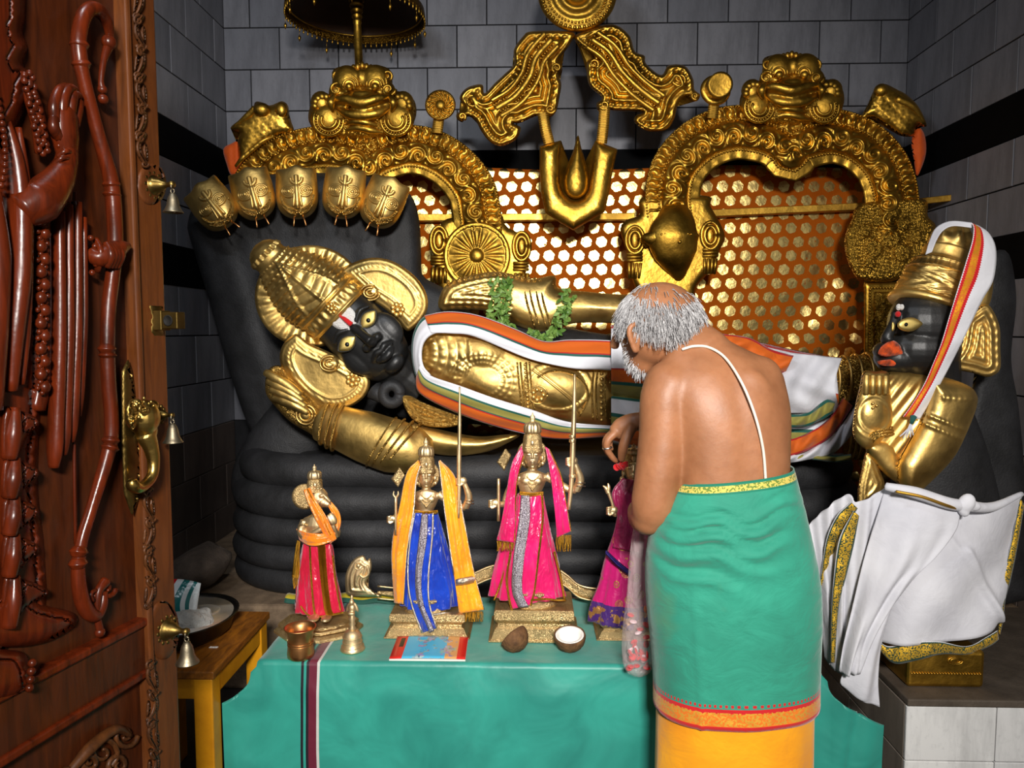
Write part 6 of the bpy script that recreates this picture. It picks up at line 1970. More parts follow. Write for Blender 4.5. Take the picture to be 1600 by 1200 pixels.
o = mk('steel_container', *sh[:2], m_steel); tag(o, 'low round steel container inside the oval tray', 'container')
V, F, _ = ell(TC + Vector((.05, -.055, .060)), .07, .045, .04, 22, 14)
V = [v + Vector((1, 1, 1)) * noise.noise(v * 34) * .012 + Vector((0, 0, 1)) * noise.noise(v * 80) * .006 for v in V]
o = mk('plastic_bundle', V, F, cloth('crumpled_white_plastic', lin((200, 200, 196)), lin((150, 150, 146)), .25, wrinkle=.8, wscale=60)); tag(o, 'crumpled white plastic bundle at the front of the oval tray', 'bundle')
o = mk('paper_scrap', *box(-.965, -.94, 2.10, 2.108, SZ + .0005, SZ + .002), m_white, smooth=False)
tag(o, 'tiny white paper scrap on the stool top', 'paper')

# ================================================================ brass idols
def satin(name, col, col2=None, rough=.27, wr=.75):
    b = NB(name)
    c = b.mix(b.ramp(b.noise(10, 3), [(.35, (0, 0, 0)), (.7, (1, 1, 1))]), col, col2 or tuple(x * .7 for x in col[:3]) + (1,))
    n = b.bump(b.noise(24, 3, vec=b.coord('Object', (1, 1, .45)), dist=.8), wr, .02)
    return b.set(col=c, rough=rough, nrm=n, spec=.7, sheen=.3)
m_pink = satin('hot_pink_satin', lin((222, 18, 104)), lin((176, 8, 70)))
m_blue = satin('royal_blue_satin', lin((14, 66, 190)), lin((6, 30, 130)))
m_yels = satin('golden_yellow_satin', lin((244, 164, 10)), lin((226, 128, 6)), .38)
m_oran = satin('orange_satin', lin((244, 142, 14)), lin((222, 104, 8)), .38)
m_red = satin('red_pink_satin', lin((206, 12, 62)), lin((168, 8, 34)))
m_silver = NB('silver_sequin_lace')
_v = m_silver.new('ShaderNodeTexVoronoi'); _v.inputs['Scale'].default_value = 420; m_silver.link(m_silver.coord(), _v.inputs['Vector'])
m_silver.set(col=m_silver.ramp(_v.outputs['Distance'], [(0, lin((236, 232, 236))), (.6, lin((120, 110, 120)))]), metal=.75, rough=.35, nrm=m_silver.bump(_v.outputs['Distance'], .8, .002))
m_silver = m_silver.m
m_zari = gold('gold_zari_trim', lin((226, 170, 60)), .35, .05, .5, 300)
m_goldlace = gold('gold_lace', lin((206, 140, 40)), .4, .05, .7, 240, dark=.6)
m_zsilv = gold('silver_trim', lin((220, 206, 186)), .3, .05, .3, 260, dark=.6)

class Idol:
    """brass idol in its own pixel frame: x right of the axis, y up from the pedestal's top"""
    def __init__(s, name, cx, yb, k, D, label):
        s.cx, s.yb, s.k, s.fr = cx, yb, k, Fr(D)
        s.D = D
        s.sc = s.fr.s * k
        c = P(cx, yb, D)
        s.rt = thing(name, (c.x, D, TZ), label, 'idol', 'brass idols on the teal table')
    def q(s, x, y, w=0): return s.fr.q(s.cx + x * s.k, s.yb - y * s.k, w * s.k)
    def T(s, pts, r, n=10, crn=6, up=None, aspect=1.0):
        return tube([s.q(*p) for p in cr(pts, crn)], np.asarray(r, float) * s.sc if hasattr(r, '__len__') else r * s.sc, n, up=up, aspect=aspect)
    def E(s, x, y, w, rx, rz, ry, n=14, m=10, rot=0):
        return ell(s.q(x, y, w), rx * s.sc, ry * s.sc, rz * s.sc, n, m, Matrix.Rotation(rot, 3, 'Y'))
    def crown(s, x=0, top=298, base=236, r=16):
        c = s.q(x, base, 0); S = s.sc; H = (top - base)
        f = lambda h: h * H * S
        main = [(r * S, 0), (r * 1.06 * S, f(.04)), (r * S, f(.1)), (r * .93 * S, f(.12)), (r * .92 * S, f(.30)), (r * .84 * S, f(.42)), (r * .74 * S, f(.46)), (r * .70 * S, f(.5))]
        o = mk('crown', *lathe(main, c, n=32, flute=(14, .02))[:2], m_brassorn, s.rt)
        dome = [(r * .78 * S, f(.48)), (r * .84 * S, f(.54)), (r * .82 * S, f(.66)), (r * .66 * S, f(.74)), (r * .3 * S, f(.77)), (r * .18 * S, f(.80)), (r * .26 * S, f(.85)), (r * .22 * S, f(.91)), (r * .08 * S, f(.95)), (r * .05 * S, f(1.0)), (.00005, f(1.01))]
        mk('crown_dome', *lathe(dome, c, n=48, flute=(12, .07))[:2], m_brass, s.rt)
        mk('crown_jewel', *merge(s.E(x, base + H * .22, r * .93, 3.2, 4.5, 2.4), *[s.E(x + j * 5, base + H * .1, r * .96 - abs(j) * .9, 1.6, 1.6, 1.4, 8, 6) for j in (-2, -1, 0, 1, 2)])[:2], m_brass, s.rt)
    def halo(s, x=0, y=232, r=24, w=-12):
        circ = [(s.cx + (x + r * math.cos(a)) * s.k, s.yb - (y + r * math.sin(a)) * s.k) for a in np.linspace(0, 2 * math.pi, 30)[:-1]]
        cx, cy = s.cx + x * s.k, s.yb - y * s.k
        mk('halo', *relief(circ, s.fr, 2.4 * s.k, 4 * s.k, 2 * s.k, detail=lambda X, Y, d: 1.5 * abs(math.sin(math.atan2(Y - cy, X - cx) * 12)), thick=4 * s.k, w0=w * s.k)[:2], m_brassorn, s.rt)
    def head(s, x=0, y=230, turn=0):
        E, T = s.E, s.T
        return [E(x, y, 0, 15, 19, 15), E(x, y - 9, 2, 12, 11, 13), T([(x + turn, y + 6, 14), (x + turn, y - 2, 17.5), (x + turn, y - 4, 18.5)], [1.6, 2.0, 2.8], 8),
                E(x - 5.5 + turn * .5, y + 2, 12.6, 4, 2.2, 2.2), E(x + 5.5 + turn * .5, y + 2, 12.6, 4, 2.2, 2.2), T([(x - 11, y + 7, 10), (x - 5, y + 8.5, 14), (x - 1, y + 6, 14.5)], 1, 6), T([(x + 11, y + 7, 10), (x + 5, y + 8.5, 14), (x + 1, y + 6, 14.5)], 1, 6),
                T([(x - 4.5, y - 10, 13.6), (x, y - 9.4, 15.6), (x + 4.5, y - 10, 13.6)], [.8, 1.5, .8], 6), T([(x - 3.5, y - 12, 13.4), (x, y - 12.8, 15), (x + 3.5, y - 12, 13.4)], [.8, 1.5, .8], 6), E(x, y - 17, 10, 4.5, 4, 4)]
    def pedestal(s, x0, x1, yf, yt=0):
        """stepped plinth standing on the table; px extents of the foot at its front edge yf"""
        Yf = ZP((x0 + x1) / 2, yf, TZ).y
        c0, c1 = P(x0, yf, Yf), P(x1, yf, Yf)
        cx = (c0.x + c1.x) / 2; hw = (c1.x - c0.x) / 2; hd = hw * .72
        cy = Yf + hd
        top = s.q(0, yt, 0).z
        H = top - TZ
        parts = []
        prof = [(1.0, 0), (1.0, .05), (.94, .09), (.86, .38), (.80, .46), (.80, .56), (.84, .60), (.88, .68), (.88, .92), (.85, 1.0)]
        rings = []
        for f, h in prof:
            rings.append([Vector((cx + sx * hw * f, cy + sy * hd * f, TZ + .002 + H * h)) for sx, sy in ((-1, -1), (1, -1), (1, 1), (-1, 1))])
        V, F, _ = loft(rings)
        o = mk('pedestal', V, F, m_brassorn, s.rt, smooth=False); addmod_bevel(o, .002, 2, 20)
        return o
    def lotus(s, r=40):
        c = s.q(0, -1, 0); S = s.sc
        mk('lotus_seat', *lathe([(r * S, 0), (r * 1.04 * S, 4 * S), (r * .92 * S, 9 * S), (r * .7 * S, 12 * S), (.0001, 13 * S)], c, n=48, flute=(16, .03), sy=.8)[:2], m_brassorn, s.rt)
    def hand(s, x, y, w, dx=1, r=5.5, grip=True):
        """small gripping hand"""
        sh = [s.E(x, y, w, r * 1.1, r * 1.1, r * .9)]
        for j in range(4):
            yy = y + (j - 1.5) * r * .52
            sh.append(s.T([(x - dx * r * .6, yy, w + r * .5), (x - dx * r * 1.5, yy - 1, w + r * .8), (x - dx * r * 1.9, yy - 1.5, w + r * .2)], [r * .3, r * .3, r * .22], 7))
        sh.append(s.T([(x, y - r * .8, w + r * .5), (x - dx * r * 1.0, y - r * 1.3, w + r * .9), (x - dx * r * 1.5, y - r * 1.0, w + r)], [r * .34, r * .32, r * .24], 7))
        return sh
    def skirt(s, rings, mat, flutes=9, amp=1.6, nu=72):
        """rings (x, y, hw, depth)"""
        R = []
        A = cr(rings, 6)
        for i, (x, y, hw, d) in enumerate(A):
            t = i / (len(A) - 1); ring = []
            for a in np.linspace(0, 2 * math.pi, nu + 1)[:-1]:
                f = amp * t * (math.sin(a * flutes + 1.2 * math.sin(t * 3)) + .5 * math.sin(a * flutes * 2.3 + t * 5))
                ring.append(s.q(x, y + (1.5 * math.sin(a * 3) * t), 0) + Vector(((hw + f) * math.cos(a) * s.sc, -(d + f) * math.sin(a) * s.sc, 0)))
            R.append(ring)
        V, F, U = loft(R, False)
        o = mk('skirt', V, F, mat, s.rt, uv=U); addmod_solid(o, .0015)
        return o
    def strip(s, name, L, R, mat, parent=None, nv=14, rip=1.2, nu=50, hump=3):
        """cloth strip between two edges (x, y, w)"""
        A = resample(cr(L, 8), nu); B = resample(cr(R, 8), nu)
        rows = []
        for v in np.linspace(0, 1, nv):
            row = []
            for i in range(nu):
                p = A[i] * (1 - v) + B[i] * v
                row.append(s.q(p[0], p[1], p[2] + hump * math.sin(v * math.pi) + rip * math.sin(v * 11 + i * .09) + rip * .6 * math.sin(v * 23 - i * .05)))
            rows.append(row)
        V, F, U = sheet(rows, nu, nv, smooth=False)
        o = mk(name, V, F, mat, parent or s.rt, uv=U); addmod_solid(o, .0015)
        return o
    def trim(s, name, pts, r, mat, parent=None):
        return mk(name, *s.T(pts, r, 6, up=(0, -1, 0), aspect=.5)[:2], mat, parent or s.rt)
    def tassels(s, x0, x1, y, w, n, ln, parent=None):
        sh = []
        rg = random.Random(int(x0 * 7 + y))
        for i in range(n):
            x = x0 + (x1 - x0) * i / (n - 1)
            sh.append(s.T([(x, y, w), (x + rg.uniform(-1, 1), y - ln * .5, w + rg.uniform(-1, 2)), (x + rg.uniform(-3, 3), y - ln, w + rg.uniform(-2, 3))], [.7, .9, .5], 5, 3))
        return tag(mk('tassels', *merge(*sh)[:2], m_zari, parent or s.rt), kind='stuff')

def standing(I, shift=0):
    """the common standing body of the two tall idols"""
    E, T = I.E, I.T
    sh = I.head() + [T([(0, 214, -1), (0, 204, -2)], [7.5, 8.5], 12)]
    R = []
    for (x, y, hw, d) in ((0, 206, 10, 8), (0, 202, 20, 11), (-1, 192, 23, 13), (-2, 182, 20, 13), (-3, 172, 16, 11), (-4, 160, 17, 11), (-4, 150, 20, 12)):
        R.append([I.q(x + hw * math.cos(a), y, d * math.sin(a)) for a in np.linspace(0, 2 * math.pi, 25)[:-1]])
    sh.append(loft(R))
    sh += [E(-9, 190, 10, 8, 6, 4), E(7, 190, 10, 8, 6, 4)]
    # arm on the viewer's left, bent forward; arm on the right raised to the bow
    sh += [T([(-22, 199, 0), (-34, 180, 0), (-42, 160, 2), (-40, 154, 6)], [7, 6.5, 5.5, 5], 10), T([(-41, 155, 4), (-48, 154, 12), (-55, 156, 16)], [5, 4.6, 4], 10)] + I.hand(-57, 156, 18, 1, 6)
    sh += [T([(21, 199, 0), (38, 188, 0), (56, 178, 2), (68, 176, 4)], [7, 6.5, 6, 6], 10), T([(68, 176, 4), (74, 192, 8), (70, 208, 12), (65, 220, 14)], [7, 7, 5, 4], 10)] + I.hand(64, 222, 14, 1, 6.2)
    o = mk('body', *merge(*sh)[:2], m_brass, I.rt); addmod_remesh(o, .0019, 2)
    mk('necklace', *merge(*[T([(-13 - j, 203 - j, 4 + j), (-6, 194 - j * 5, 13.5), (0, 191 - j * 6, 15), (6, 194 - j * 5, 13.5), (13 + j, 203 - j, 4 + j)], 1.2, 6) for j in range(3)], E(0, 178, 15, 2.5, 3.5, 2))[:2], m_brassorn, I.rt)
    for sx in (-1, 1):
        mk('earring', *merge(E(sx * 15.5, 226, 4, 2.6, 5, 3, 8, 6), E(sx * 16, 218, 5, 3, 3.4, 3, 8, 6))[:2], m_brass, I.rt)
    for j in (0, 5):
        c = [(74 - 8 + 16 * t, 183 + j - 2 * abs(t - .5), 6 + 9 * math.sin(t * math.pi)) for t in np.linspace(0, 1, 7)]
        mk('bangle', *T(c, 1.4, 6)[:2], m_zsilv, I.rt)
    I.crown(); I.halo()
    I.lotus(38)
    for sx in (-1, 1):
        fo = [E(sx * 13 - 2, 14, 22, 7, 4.5, 13)] + [E(sx * 13 - 2 + (j - 2) * 3, 12.5, 34, 1.8, 2.2, 3, 8, 6) for j in range(5)]
        mk('foot', *merge(*fo)[:2], m_brass, I.rt)
    # arrow in the left hand and its feather card
    mk('arrow', *merge(T([(-53, 194, 20), (-53, 128, 20)], [2.4, 2.6], 8))[:2], m_brass, I.rt)

# --- tall idol in pink
ra = Idol('brass_idol', 832, 942, 1.0, 2.28, 'tallest brass idol in hot pink satin holding a bow at the middle of the table')
standing(ra)
ra.pedestal(763, 906, 1006)
mk('arrow_feather', *relief([(776, 722), (790, 700), (799, 712), (788, 736)], ra.fr, 2, 3, 3, thick=3, w0=-6, smooth=False)[:2], m_brassorn, ra.rt)
mk('bow', *ra.T([(66, 357, 16), (65, 300, 18), (63, 240, 19), (61, 190, 18), (57, 146, 16)], [1.6, 3.4, 4.4, 3.6, 2.6], 10)[:2], m_brass, ra.rt)
mk('bow_collar', *merge(*[ra.T([(62.5, y, 18.5), (62.3, y - 4, 18.5)], 5.4, 10) for y in (262, 255, 200)])[:2], m_brass, ra.rt)
sk = ra.skirt([(-3, 170, 20, 14), (-6, 150, 26, 18), (-8, 110, 36, 24), (-9, 60, 50, 28), (-9, 24, 57, 30), (-9, 12, 59, 30)], m_pink, 9, 3.4)
ra.strip('pleat_panel', [(-22, 168, 14), (-26, 130, 19), (-34, 70, 26), (-38, 20, 30), (-34, -10, 32)], [(14, 168, 15), (16, 130, 22), (8, 70, 30), (2, 20, 32), (-4, -4, 34)], m_pink, sk, rip=.8)
ra.strip('silver_lace', [(-18, 168, 17), (-21, 130, 24), (-30, 70, 31), (-32, 20, 35), (-22, -8, 37)], [(-4, 168, 18), (-4, 130, 26), (-13, 70, 33), (-16, 20, 36), (-6, -6, 38)], m_silver, sk, rip=.3)
for pts in ([(15, 168, 16), (16, 130, 23), (9, 70, 31), (3, 20, 33), (-3, -4, 35)], [(-40, 60, 20), (-52, 24, 22), (-60, 4, 18)], [(-34, 80, 26), (-40, 40, 30), (-37, 10, 32), (-32, -12, 34)], [(-3, 4, 35), (20, 6, 32), (40, 4, 24), (52, 4, 12)], [(34, 80, 20), (44, 40, 18), (50, 6, 12)]):
    ra.trim('gold_trim', pts, 1.7, m_zari, sk)
ra.strip('waist_band', [(-20, 174, 10), (0, 172, 17), (17, 174, 10)], [(-20, 168, 11), (0, 166, 18), (17, 168, 11)], m_zari, sk, rip=.2, nv=5)
s1 = ra.strip('shawl_end', [(-17, 246, 8), (-33, 216, 14), (-41, 170, 20), (-48, 130, 24), (-56, 98, 26)], [(-14, 230, 14), (-22, 200, 20), (-26, 170, 24), (-27, 130, 28), (-28, 94, 30)], m_pink, ra.rt)
ra.tassels(-55, -29, 97, 29, 16, 16, s1)
s2 = ra.strip('shawl_end', [(20, 244, 8), (28, 200, 16), (33, 160, 20), (36, 130, 22), (38, 102, 22)], [(26, 240, 2), (44, 200, 8), (53, 154, 12), (57, 125, 14), (60, 112, 14)], m_pink, ra.rt)
ra.tassels(38, 60, 106, 20, 14, 26, s2)
ra.trim('gold_trim', [(-14, 230, 16), (-22, 200, 22), (-26, 170, 26), (-28, 96, 32)], 1.0, m_zari, s1)
ra.trim('gold_trim', [(26, 240, 4), (44, 200, 10), (53, 154, 14), (60, 112, 16)], 1.0, m_zari, s2)

# --- idol in blue and yellow
la = Idol('brass_idol', 666, 951, .9, 2.28, 'brass idol in royal blue skirt and long yellow shawl left of the pink one')
standing(la)
la.pedestal(599, 734, 1000)
mk('arrow_feather', *relief([(611, 748), (624, 730), (633, 742), (622, 762)], la.fr, 2, 3, 3, thick=3, w0=-6, smooth=False)[:2], m_brassorn, la.rt)
mk('bow', *la.T([(58, 385, 16), (58, 320, 18), (57, 260, 19), (57, 210, 18), (56, 158, 16)], [1.4, 3.0, 3.8, 3.2, 2.2], 10)[:2], m_brass, la.rt)
mk('arrow_fork', *merge(la.T([(-53, 192, 20), (-57, 198, 20), (-56, 204, 20)], [2, 1.8, .8], 7), la.T([(-53, 192, 20), (-49, 198, 20), (-49, 204, 20)], [2, 1.8, .8], 7))[:2], m_brass, la.rt)
sk = la.skirt([(-2, 168, 22, 14), (-2, 150, 27, 18), (0, 110, 36, 22), (4, 60, 46, 25), (6, 20, 50, 26), (6, 6, 50, 26)], m_blue, 9, 3.4)
la.strip('pleat_panel', [(-20, 166, 16), (-28, 120, 20), (-32, 60, 26), (-26, 10, 30), (-6, -42, 34)], [(12, 166, 17), (10, 120, 24), (4, 60, 30), (4, 10, 32), (18, -34, 34)], m_blue, sk, rip=.8)
la.strip('silver_lace', [(-8, 164, 21), (-13, 120, 27), (-19, 60, 32), (-15, 10, 36), (6, -42, 38)], [(3, 164, 21), (1, 120, 28), (-8, 60, 33), (-5, 10, 37), (14, -38, 38)], m_silver, sk, rip=.3)
for pts in ([(12, 166, 19), (10, 120, 26), (4, 60, 32), (5, 10, 34), (18, -34, 36)], [(-20, 166, 18), (-28, 120, 22), (-32, 60, 28), (-26, 10, 32), (-7, -42, 36)], [(6, -12, 34), (30, -8, 28), (54, -8, 12)]):
    la.trim('silver_trim', pts, 1.7, m_zsilv, sk)
la.strip('waist_band', [(-22, 172, 10), (0, 169, 17), (20, 171, 10)], [(-22, 166, 11), (0, 162, 18), (20, 165, 11)], m_zari, sk, rip=.2, nv=5)
s1 = la.strip('shawl_end', [(-14, 258, 4), (-34, 236, 10), (-46, 180, 14), (-60, 106, 14), (-56, 10, 14)], [(-10, 248, 12), (-18, 220, 16), (-22, 170, 20), (-34, 100, 24), (-40, 8, 26)], m_yels, la.rt, rip=3.0)
s2 = la.strip('shawl_end', [(22, 256, 8), (26, 224, 14), (33, 164, 18), (48, 60, 20), (57, -8, 22)], [(24, 258, 0), (52, 226, 4), (66, 150, 8), (82, 66, 12), (100, -2, 16)], m_yels, la.rt, rip=3.0)
la.tassels(57, 98, -5, 18, 26, 18, s2)
la.strip('silver_border', [(51, 50, 23), (56, 52, 26), (66, 54, 26), (84, 58, 14)], [(52, 40, 23), (58, 41, 26), (68, 42, 26), (87, 46, 14)], m_zsilv, s2, rip=.2, nv=5)
la.trim('silver_trim', [(-10, 248, 14), (-18, 220, 18), (-22, 170, 22), (-34, 100, 26), (-40, 8, 28)], 1.6, m_zsilv, s1)
la.trim('silver_trim', [(22, 256, 10), (26, 224, 17), (33, 164, 20), (48, 60, 22)], 1.2, m_zsilv, s2)
la.trim('silver_trim', [(52, 226, 6), (66, 150, 10), (82, 66, 14), (100, -2, 18)], 1.2, m_zsilv, s2)

# --- small monkey-faced idol in red and orange
ha = Idol('brass_idol', 496, 968, 1.0, 2.28, 'shortest brass idol, monkey-faced with folded hands, in orange sash and red skirt')
E, T = ha.E, ha.T
sh = [E(2, 190, 0, 15, 17, 15), E(10, 184, 4, 10, 9, 11), E(16, 181, 6, 7, 6, 8), T([(8, 196, 12), (14, 190, 14), (20, 184, 12)], [2, 2.4, 2.6], 8), E(6, 193, 13, 3.5, 2.2, 2.2), T([(0, 172, 0), (-1, 160, -2)], [8, 9], 12)]
R = []
for (x, y, hw, d) in ((0, 164, 10, 9), (-2, 158, 20, 12), (-3, 146, 22, 14), (-2, 134, 19, 13), (-1, 122, 17, 12), (0, 110, 19, 13)):
    R.append([ha.q(x + hw * math.cos(a), y, d * math.sin(a)) for a in np.linspace(0, 2 * math.pi, 25)[:-1]])
sh.append(loft(R))
sh += [T([(-20, 154, 2), (-26, 138, 6), (-20, 128, 14)], [7, 6.5, 5.5]), T([(-20, 128, 14), (0, 138, 20), (18, 150, 20)], [5.5, 5, 4]), T([(20, 154, 0), (30, 140, 4), (30, 130, 10)], [7, 6, 5]), T([(30, 130, 10), (26, 142, 16), (22, 152, 18)], [5, 4.5, 4]), E(24, 158, 20, 5.5, 10, 5, rot=-.5), E(20, 156, 23, 4.5, 9, 4, rot=-.5)]
o = mk('body', *merge(*sh)[:2], m_brass, ha.rt); addmod_remesh(o, .0019, 2)
ha.crown(-4, 244, 200, 13); ha.halo(-20, 192, 20, -6)
mk('armlet', *merge(T([(-28, 146, 8), (-21, 149, 12), (-15, 146, 9)], 1.6, 6))[:2], m_brassorn, ha.rt)
sk = ha.skirt([(0, 126, 21, 14), (0, 108, 25, 18), (-1, 70, 30, 22), (2, 34, 36, 24), (4, 14, 38, 25)], m_red, 8, 3.0)
ha.strip('pleat_panel', [(-12, 118, 18), (-10, 70, 24), (-6, 20, 28), (-2, 2, 30)], [(22, 118, 14), (26, 70, 22), (34, 20, 26), (40, 10, 24)], m_red, sk, rip=.8)
ha.strip('gold_lace', [(0, 118, 20), (4, 70, 28), (10, 20, 32), (14, 6, 33)], [(12, 118, 20), (15, 70, 28), (21, 20, 32), (26, 8, 32)], m_goldlace, sk, rip=.3)
for pts in ([(-12, 118, 20), (-10, 70, 26), (-6, 20, 30), (-2, 2, 32)], [(24, 100, 20), (28, 60, 24), (36, 14, 27)], [(-3, 4, 33), (16, 6, 34), (40, 11, 26)], [(-32, 30, 14), (-18, 10, 26), (-4, 2, 31)]):
    ha.trim('gold_trim', pts, 1.6, m_zari, sk)
s1 = ha.strip('sash', [(-22, 202, 12), (-14, 180, 18), (0, 150, 24), (14, 126, 24), (20, 118, 20)], [(-12, 206, 12), (-2, 186, 20), (12, 164, 26), (24, 140, 26), (30, 126, 20)], m_oran, ha.rt)
ha.strip('sash_wrap', [(-33, 142, 4), (-18, 136, 22), (4, 134, 28), (28, 136, 18)], [(-28, 124, 6), (-14, 116, 24), (4, 116, 30), (28, 124, 20)], m_oran, s1)
ha.strip('sash_loop', [(20, 186, 4), (34, 168, 4), (36, 146, 6), (24, 124, 18)], [(16, 178, 10), (24, 162, 12), (26, 146, 14), (16, 126, 22)], m_oran, s1)
ha.trim('gold_trim', [(-16, 204, 18), (-6, 184, 23), (8, 158, 28), (20, 132, 28)], 1.0, m_zari, s1)
ha.strip('side_tail', [(-32, 124, 6), (-36, 100, 8), (-40, 66, 8)], [(-27, 122, 10), (-28, 98, 12), (-26, 64, 12)], m_zari, s1, rip=.6)
ha.tassels(-38, -27, 70, 10, 10, 22, s1)
# faceted double pedestal
def hexped(I, tiers):
    for (r, y0, y1, f0, f1) in tiers:
        c = I.q(0, 0, 0)
        z0, z1 = TZ + y0, TZ + y1
        V = []
        for rr, z in ((r * f0, z0), (r, z0 + (z1 - z0) * .35), (r, z0 + (z1 - z0) * .6), (r * f1, z1)):
            V.append([Vector((c.x + .004 + rr * math.cos(a), I.D + rr * .78 * math.sin(a), z)) for a in np.linspace(0, 2 * math.pi, 9)[:-1] + .25])
        o = mk('pedestal_tier', *loft(V)[:2], m_brassorn, I.rt, smooth=False); addmod_bevel(o, .0015, 1, 20)
topz = ha.q(0, 2, 0).z - TZ
hexped(ha, ((.142, .0005, topz * .42, 1.0, .86), (.128, topz * .40, topz * .78, .8, 1.0)))
c = ha.q(0, 0, 0)
mk('lotus_seat', *lathe([(.105, topz * -.26), (.1, topz * -.05), (.085, 0.004), (.0001, .01)], c, n=48, flute=(16, .04), sy=.8)[:2], m_brassorn, ha.rt)
mk('foot', *merge(E(-6, 2, 40, 9, 4, 16), E(14, 2, 38, 8, 4, 14))[:2], m_brass, ha.rt)

# --- idol in the magenta sari, half hidden by the priest
si = Idol('brass_idol', 990, 985, 1.0, 2.28, 'brass idol in a magenta and purple sari, half hidden behind the priest')
E, T = si.E, si.T
sh = si.head(0, 252) + [T([(0, 236, -1), (0, 226, -2)], [7.5, 8.5], 12)]
R = []
for (x, y, hw, d) in ((0, 228, 10, 8), (0, 223, 19, 11), (0, 212, 21, 13), (0, 198, 18, 13), (0, 186, 17, 12), (0, 170, 20, 13)):
    R.append([si.q(x + hw * math.cos(a), y, d * math.sin(a)) for a in np.linspace(0, 2 * math.pi, 25)[:-1]])
sh.append(loft(R))
sh += [T([(-19, 219, 0), (-26, 204, 4), (-28, 190, 10)], [6.5, 6, 5]), T([(-28, 190, 10), (-30, 182, 20), (-30, 186, 26)], [5, 4.4, 4])] + si.hand(-31, 188, 28, 1, 6) + [T([(19, 219, 0), (28, 190, 0), (26, 150, 4)], [6.5, 6, 5])]
o = mk('body', *merge(*sh)[:2], m_brass, si.rt); addmod_remesh(o, .0019, 2)
si.crown(0, 292, 262, 15); si.halo(-1, 258, 18)
mk('lotus_bud', *merge(T([(-28, 178, 30), (-34, 200, 30), (-40, 218, 30)], [2, 2.4, 3], 8), T([(-40, 214, 30), (-43, 222, 30), (-48, 226, 30)], [3, 3.4, 1], 8), T([(-40, 214, 30), (-39, 224, 30), (-40, 230, 30)], [3, 3, 1], 8))[:2], m_brass, si.rt)
mk('earring', *merge(E(-16, 246, 6, 3, 6, 3), E(-18, 236, 6, 4, 5, 4))[:2], m_brass, si.rt)
def sari_mat():
    b = NB('magenta_brocade_sari')
    uv = b.new('ShaderNodeSeparateXYZ'); b.link(b.coord('UV'), uv.inputs[0])
    v = uv.outputs[1]
    base = b.ramp(v, [(0, lin((176, 10, 96))), (.74, lin((60, 24, 96)))], True)
    vor = b.new('ShaderNodeTexVoronoi'); vor.inputs['Scale'].default_value = 26; b.link(b.coord('Object'), vor.inputs['Vector'])
    flo = b.math('MULTIPLY', b.math('LESS_THAN', vor.outputs['Distance'], .36), b.math('GREATER_THAN', b.math('SINE', b.math('MULTIPLY', vor.outputs['Distance'], 46)), -.2))
    bor = b.math('MULTIPLY', b.math('GREATER_THAN', v, .78), b.math('GREATER_THAN', b.noise(46, 3), .5))
    m = b.math('MAXIMUM', b.math('MULTIPLY', flo, b.math('LESS_THAN', v, .74)), bor)
    c = b.mix(m, base, lin((216, 158, 92)))
    n = b.bump(b.noise(24, 3, vec=b.coord('Object', (1, 1, .5)), dist=.8), .5, .02)
    return b.set(col=c, rough=.4, metal=b.math('MULTIPLY', m, .85), nrm=n, sheen=.2)
m_sari = sari_mat()
sk = si.skirt([(-2, 176, 24, 14), (-2, 150, 30, 20), (-6, 110, 40, 26), (-8, 70, 48, 30), (-10, 40, 58, 32), (-10, 16, 62, 34)], m_sari, 9, 3.0)
m_sari2 = satin('magenta_silk', lin((182, 12, 92)), lin((140, 6, 70)), .4)
s1 = si.strip('sari_drape', [(-18, 238, 10), (-34, 214, 14), (-26, 176, 18), (-32, 130, 24)], [(14, 232, 14), (0, 206, 20), (10, 176, 22), (10, 120, 28)], m_sari2, si.rt)
m_pbl = gold('purple_sequin_trim', lin((70, 60, 140)), .4, .05, .4, 300, dark=.5)
si.strip('sequin_border', [(-43, 126, 26), (-26, 110, 34), (-4, 92, 36)], [(-44, 119, 26), (-28, 102, 34), (-6, 84, 36)], m_pbl, s1, rip=.2, nv=5)
si.pedestal(932, 1050, 1003, 24)

# --- brass aureole lying behind the idols
FB = Fr(2.48)
au = thing('brass_aureole', FB.q(740, 940), 'cast brass aureole with a beast-head end lying behind the idols', 'ornament')
mo = [(540, 900), (545, 885), (555, 872), (568, 868), (573, 876), (578, 872), (581, 884), (577, 900), (572, 912), (586, 926), (596, 932), (560, 932), (543, 929), (540, 918)]
mk('beast_end', *relief(mo, FB, 9, 11, 2.2, thick=5, w0=0, detail=lambda x, y, d: 1.4 * math.sin(d * .9))[:2], m_brass, au)
mk('beast_eye', *merge(ell(FB.q(560, 884, 10), 3.4 * FB.s, 2.4 * FB.s, 3.4 * FB.s, 10, 8), tube([FB.q(560 + 6 * math.cos(a), 884 + 6 * math.sin(a), 9) for a in np.linspace(0, 6.28, 16)], 1.2 * FB.s, 6), tube(FB.qs(cr([(574, 884, 8), (576, 896, 8), (568, 902, 9), (562, 898, 9)], 5)), 2 * FB.s, 7))[:2], m_brass, au)
ap = [(590, 926, 0), (630, 929, 0), (680, 924, 0), (730, 910, 0), (770, 894, -2), (820, 888, -4), (860, 894, -2), (885, 908, 0), (905, 924, 2), (935, 930, 2), (985, 930, 2)]
mk('aureole_band', *tube(FB.qs(cr(ap, 8)), np.array([3, 6, 9, 10, 11, 11, 11, 10, 9, 7, 4]) * FB.s, 12, up=(0, -1, 0), aspect=.6)[:2], m_brassorn, au)
mk('aureole_rims', *merge(*[tube([FB.q(p[0], p[1] + o_, 6) for p in cr(ap, 8)], 1.6 * FB.s, 6) for o_ in (-10, 9)])[:2], m_brass, au)

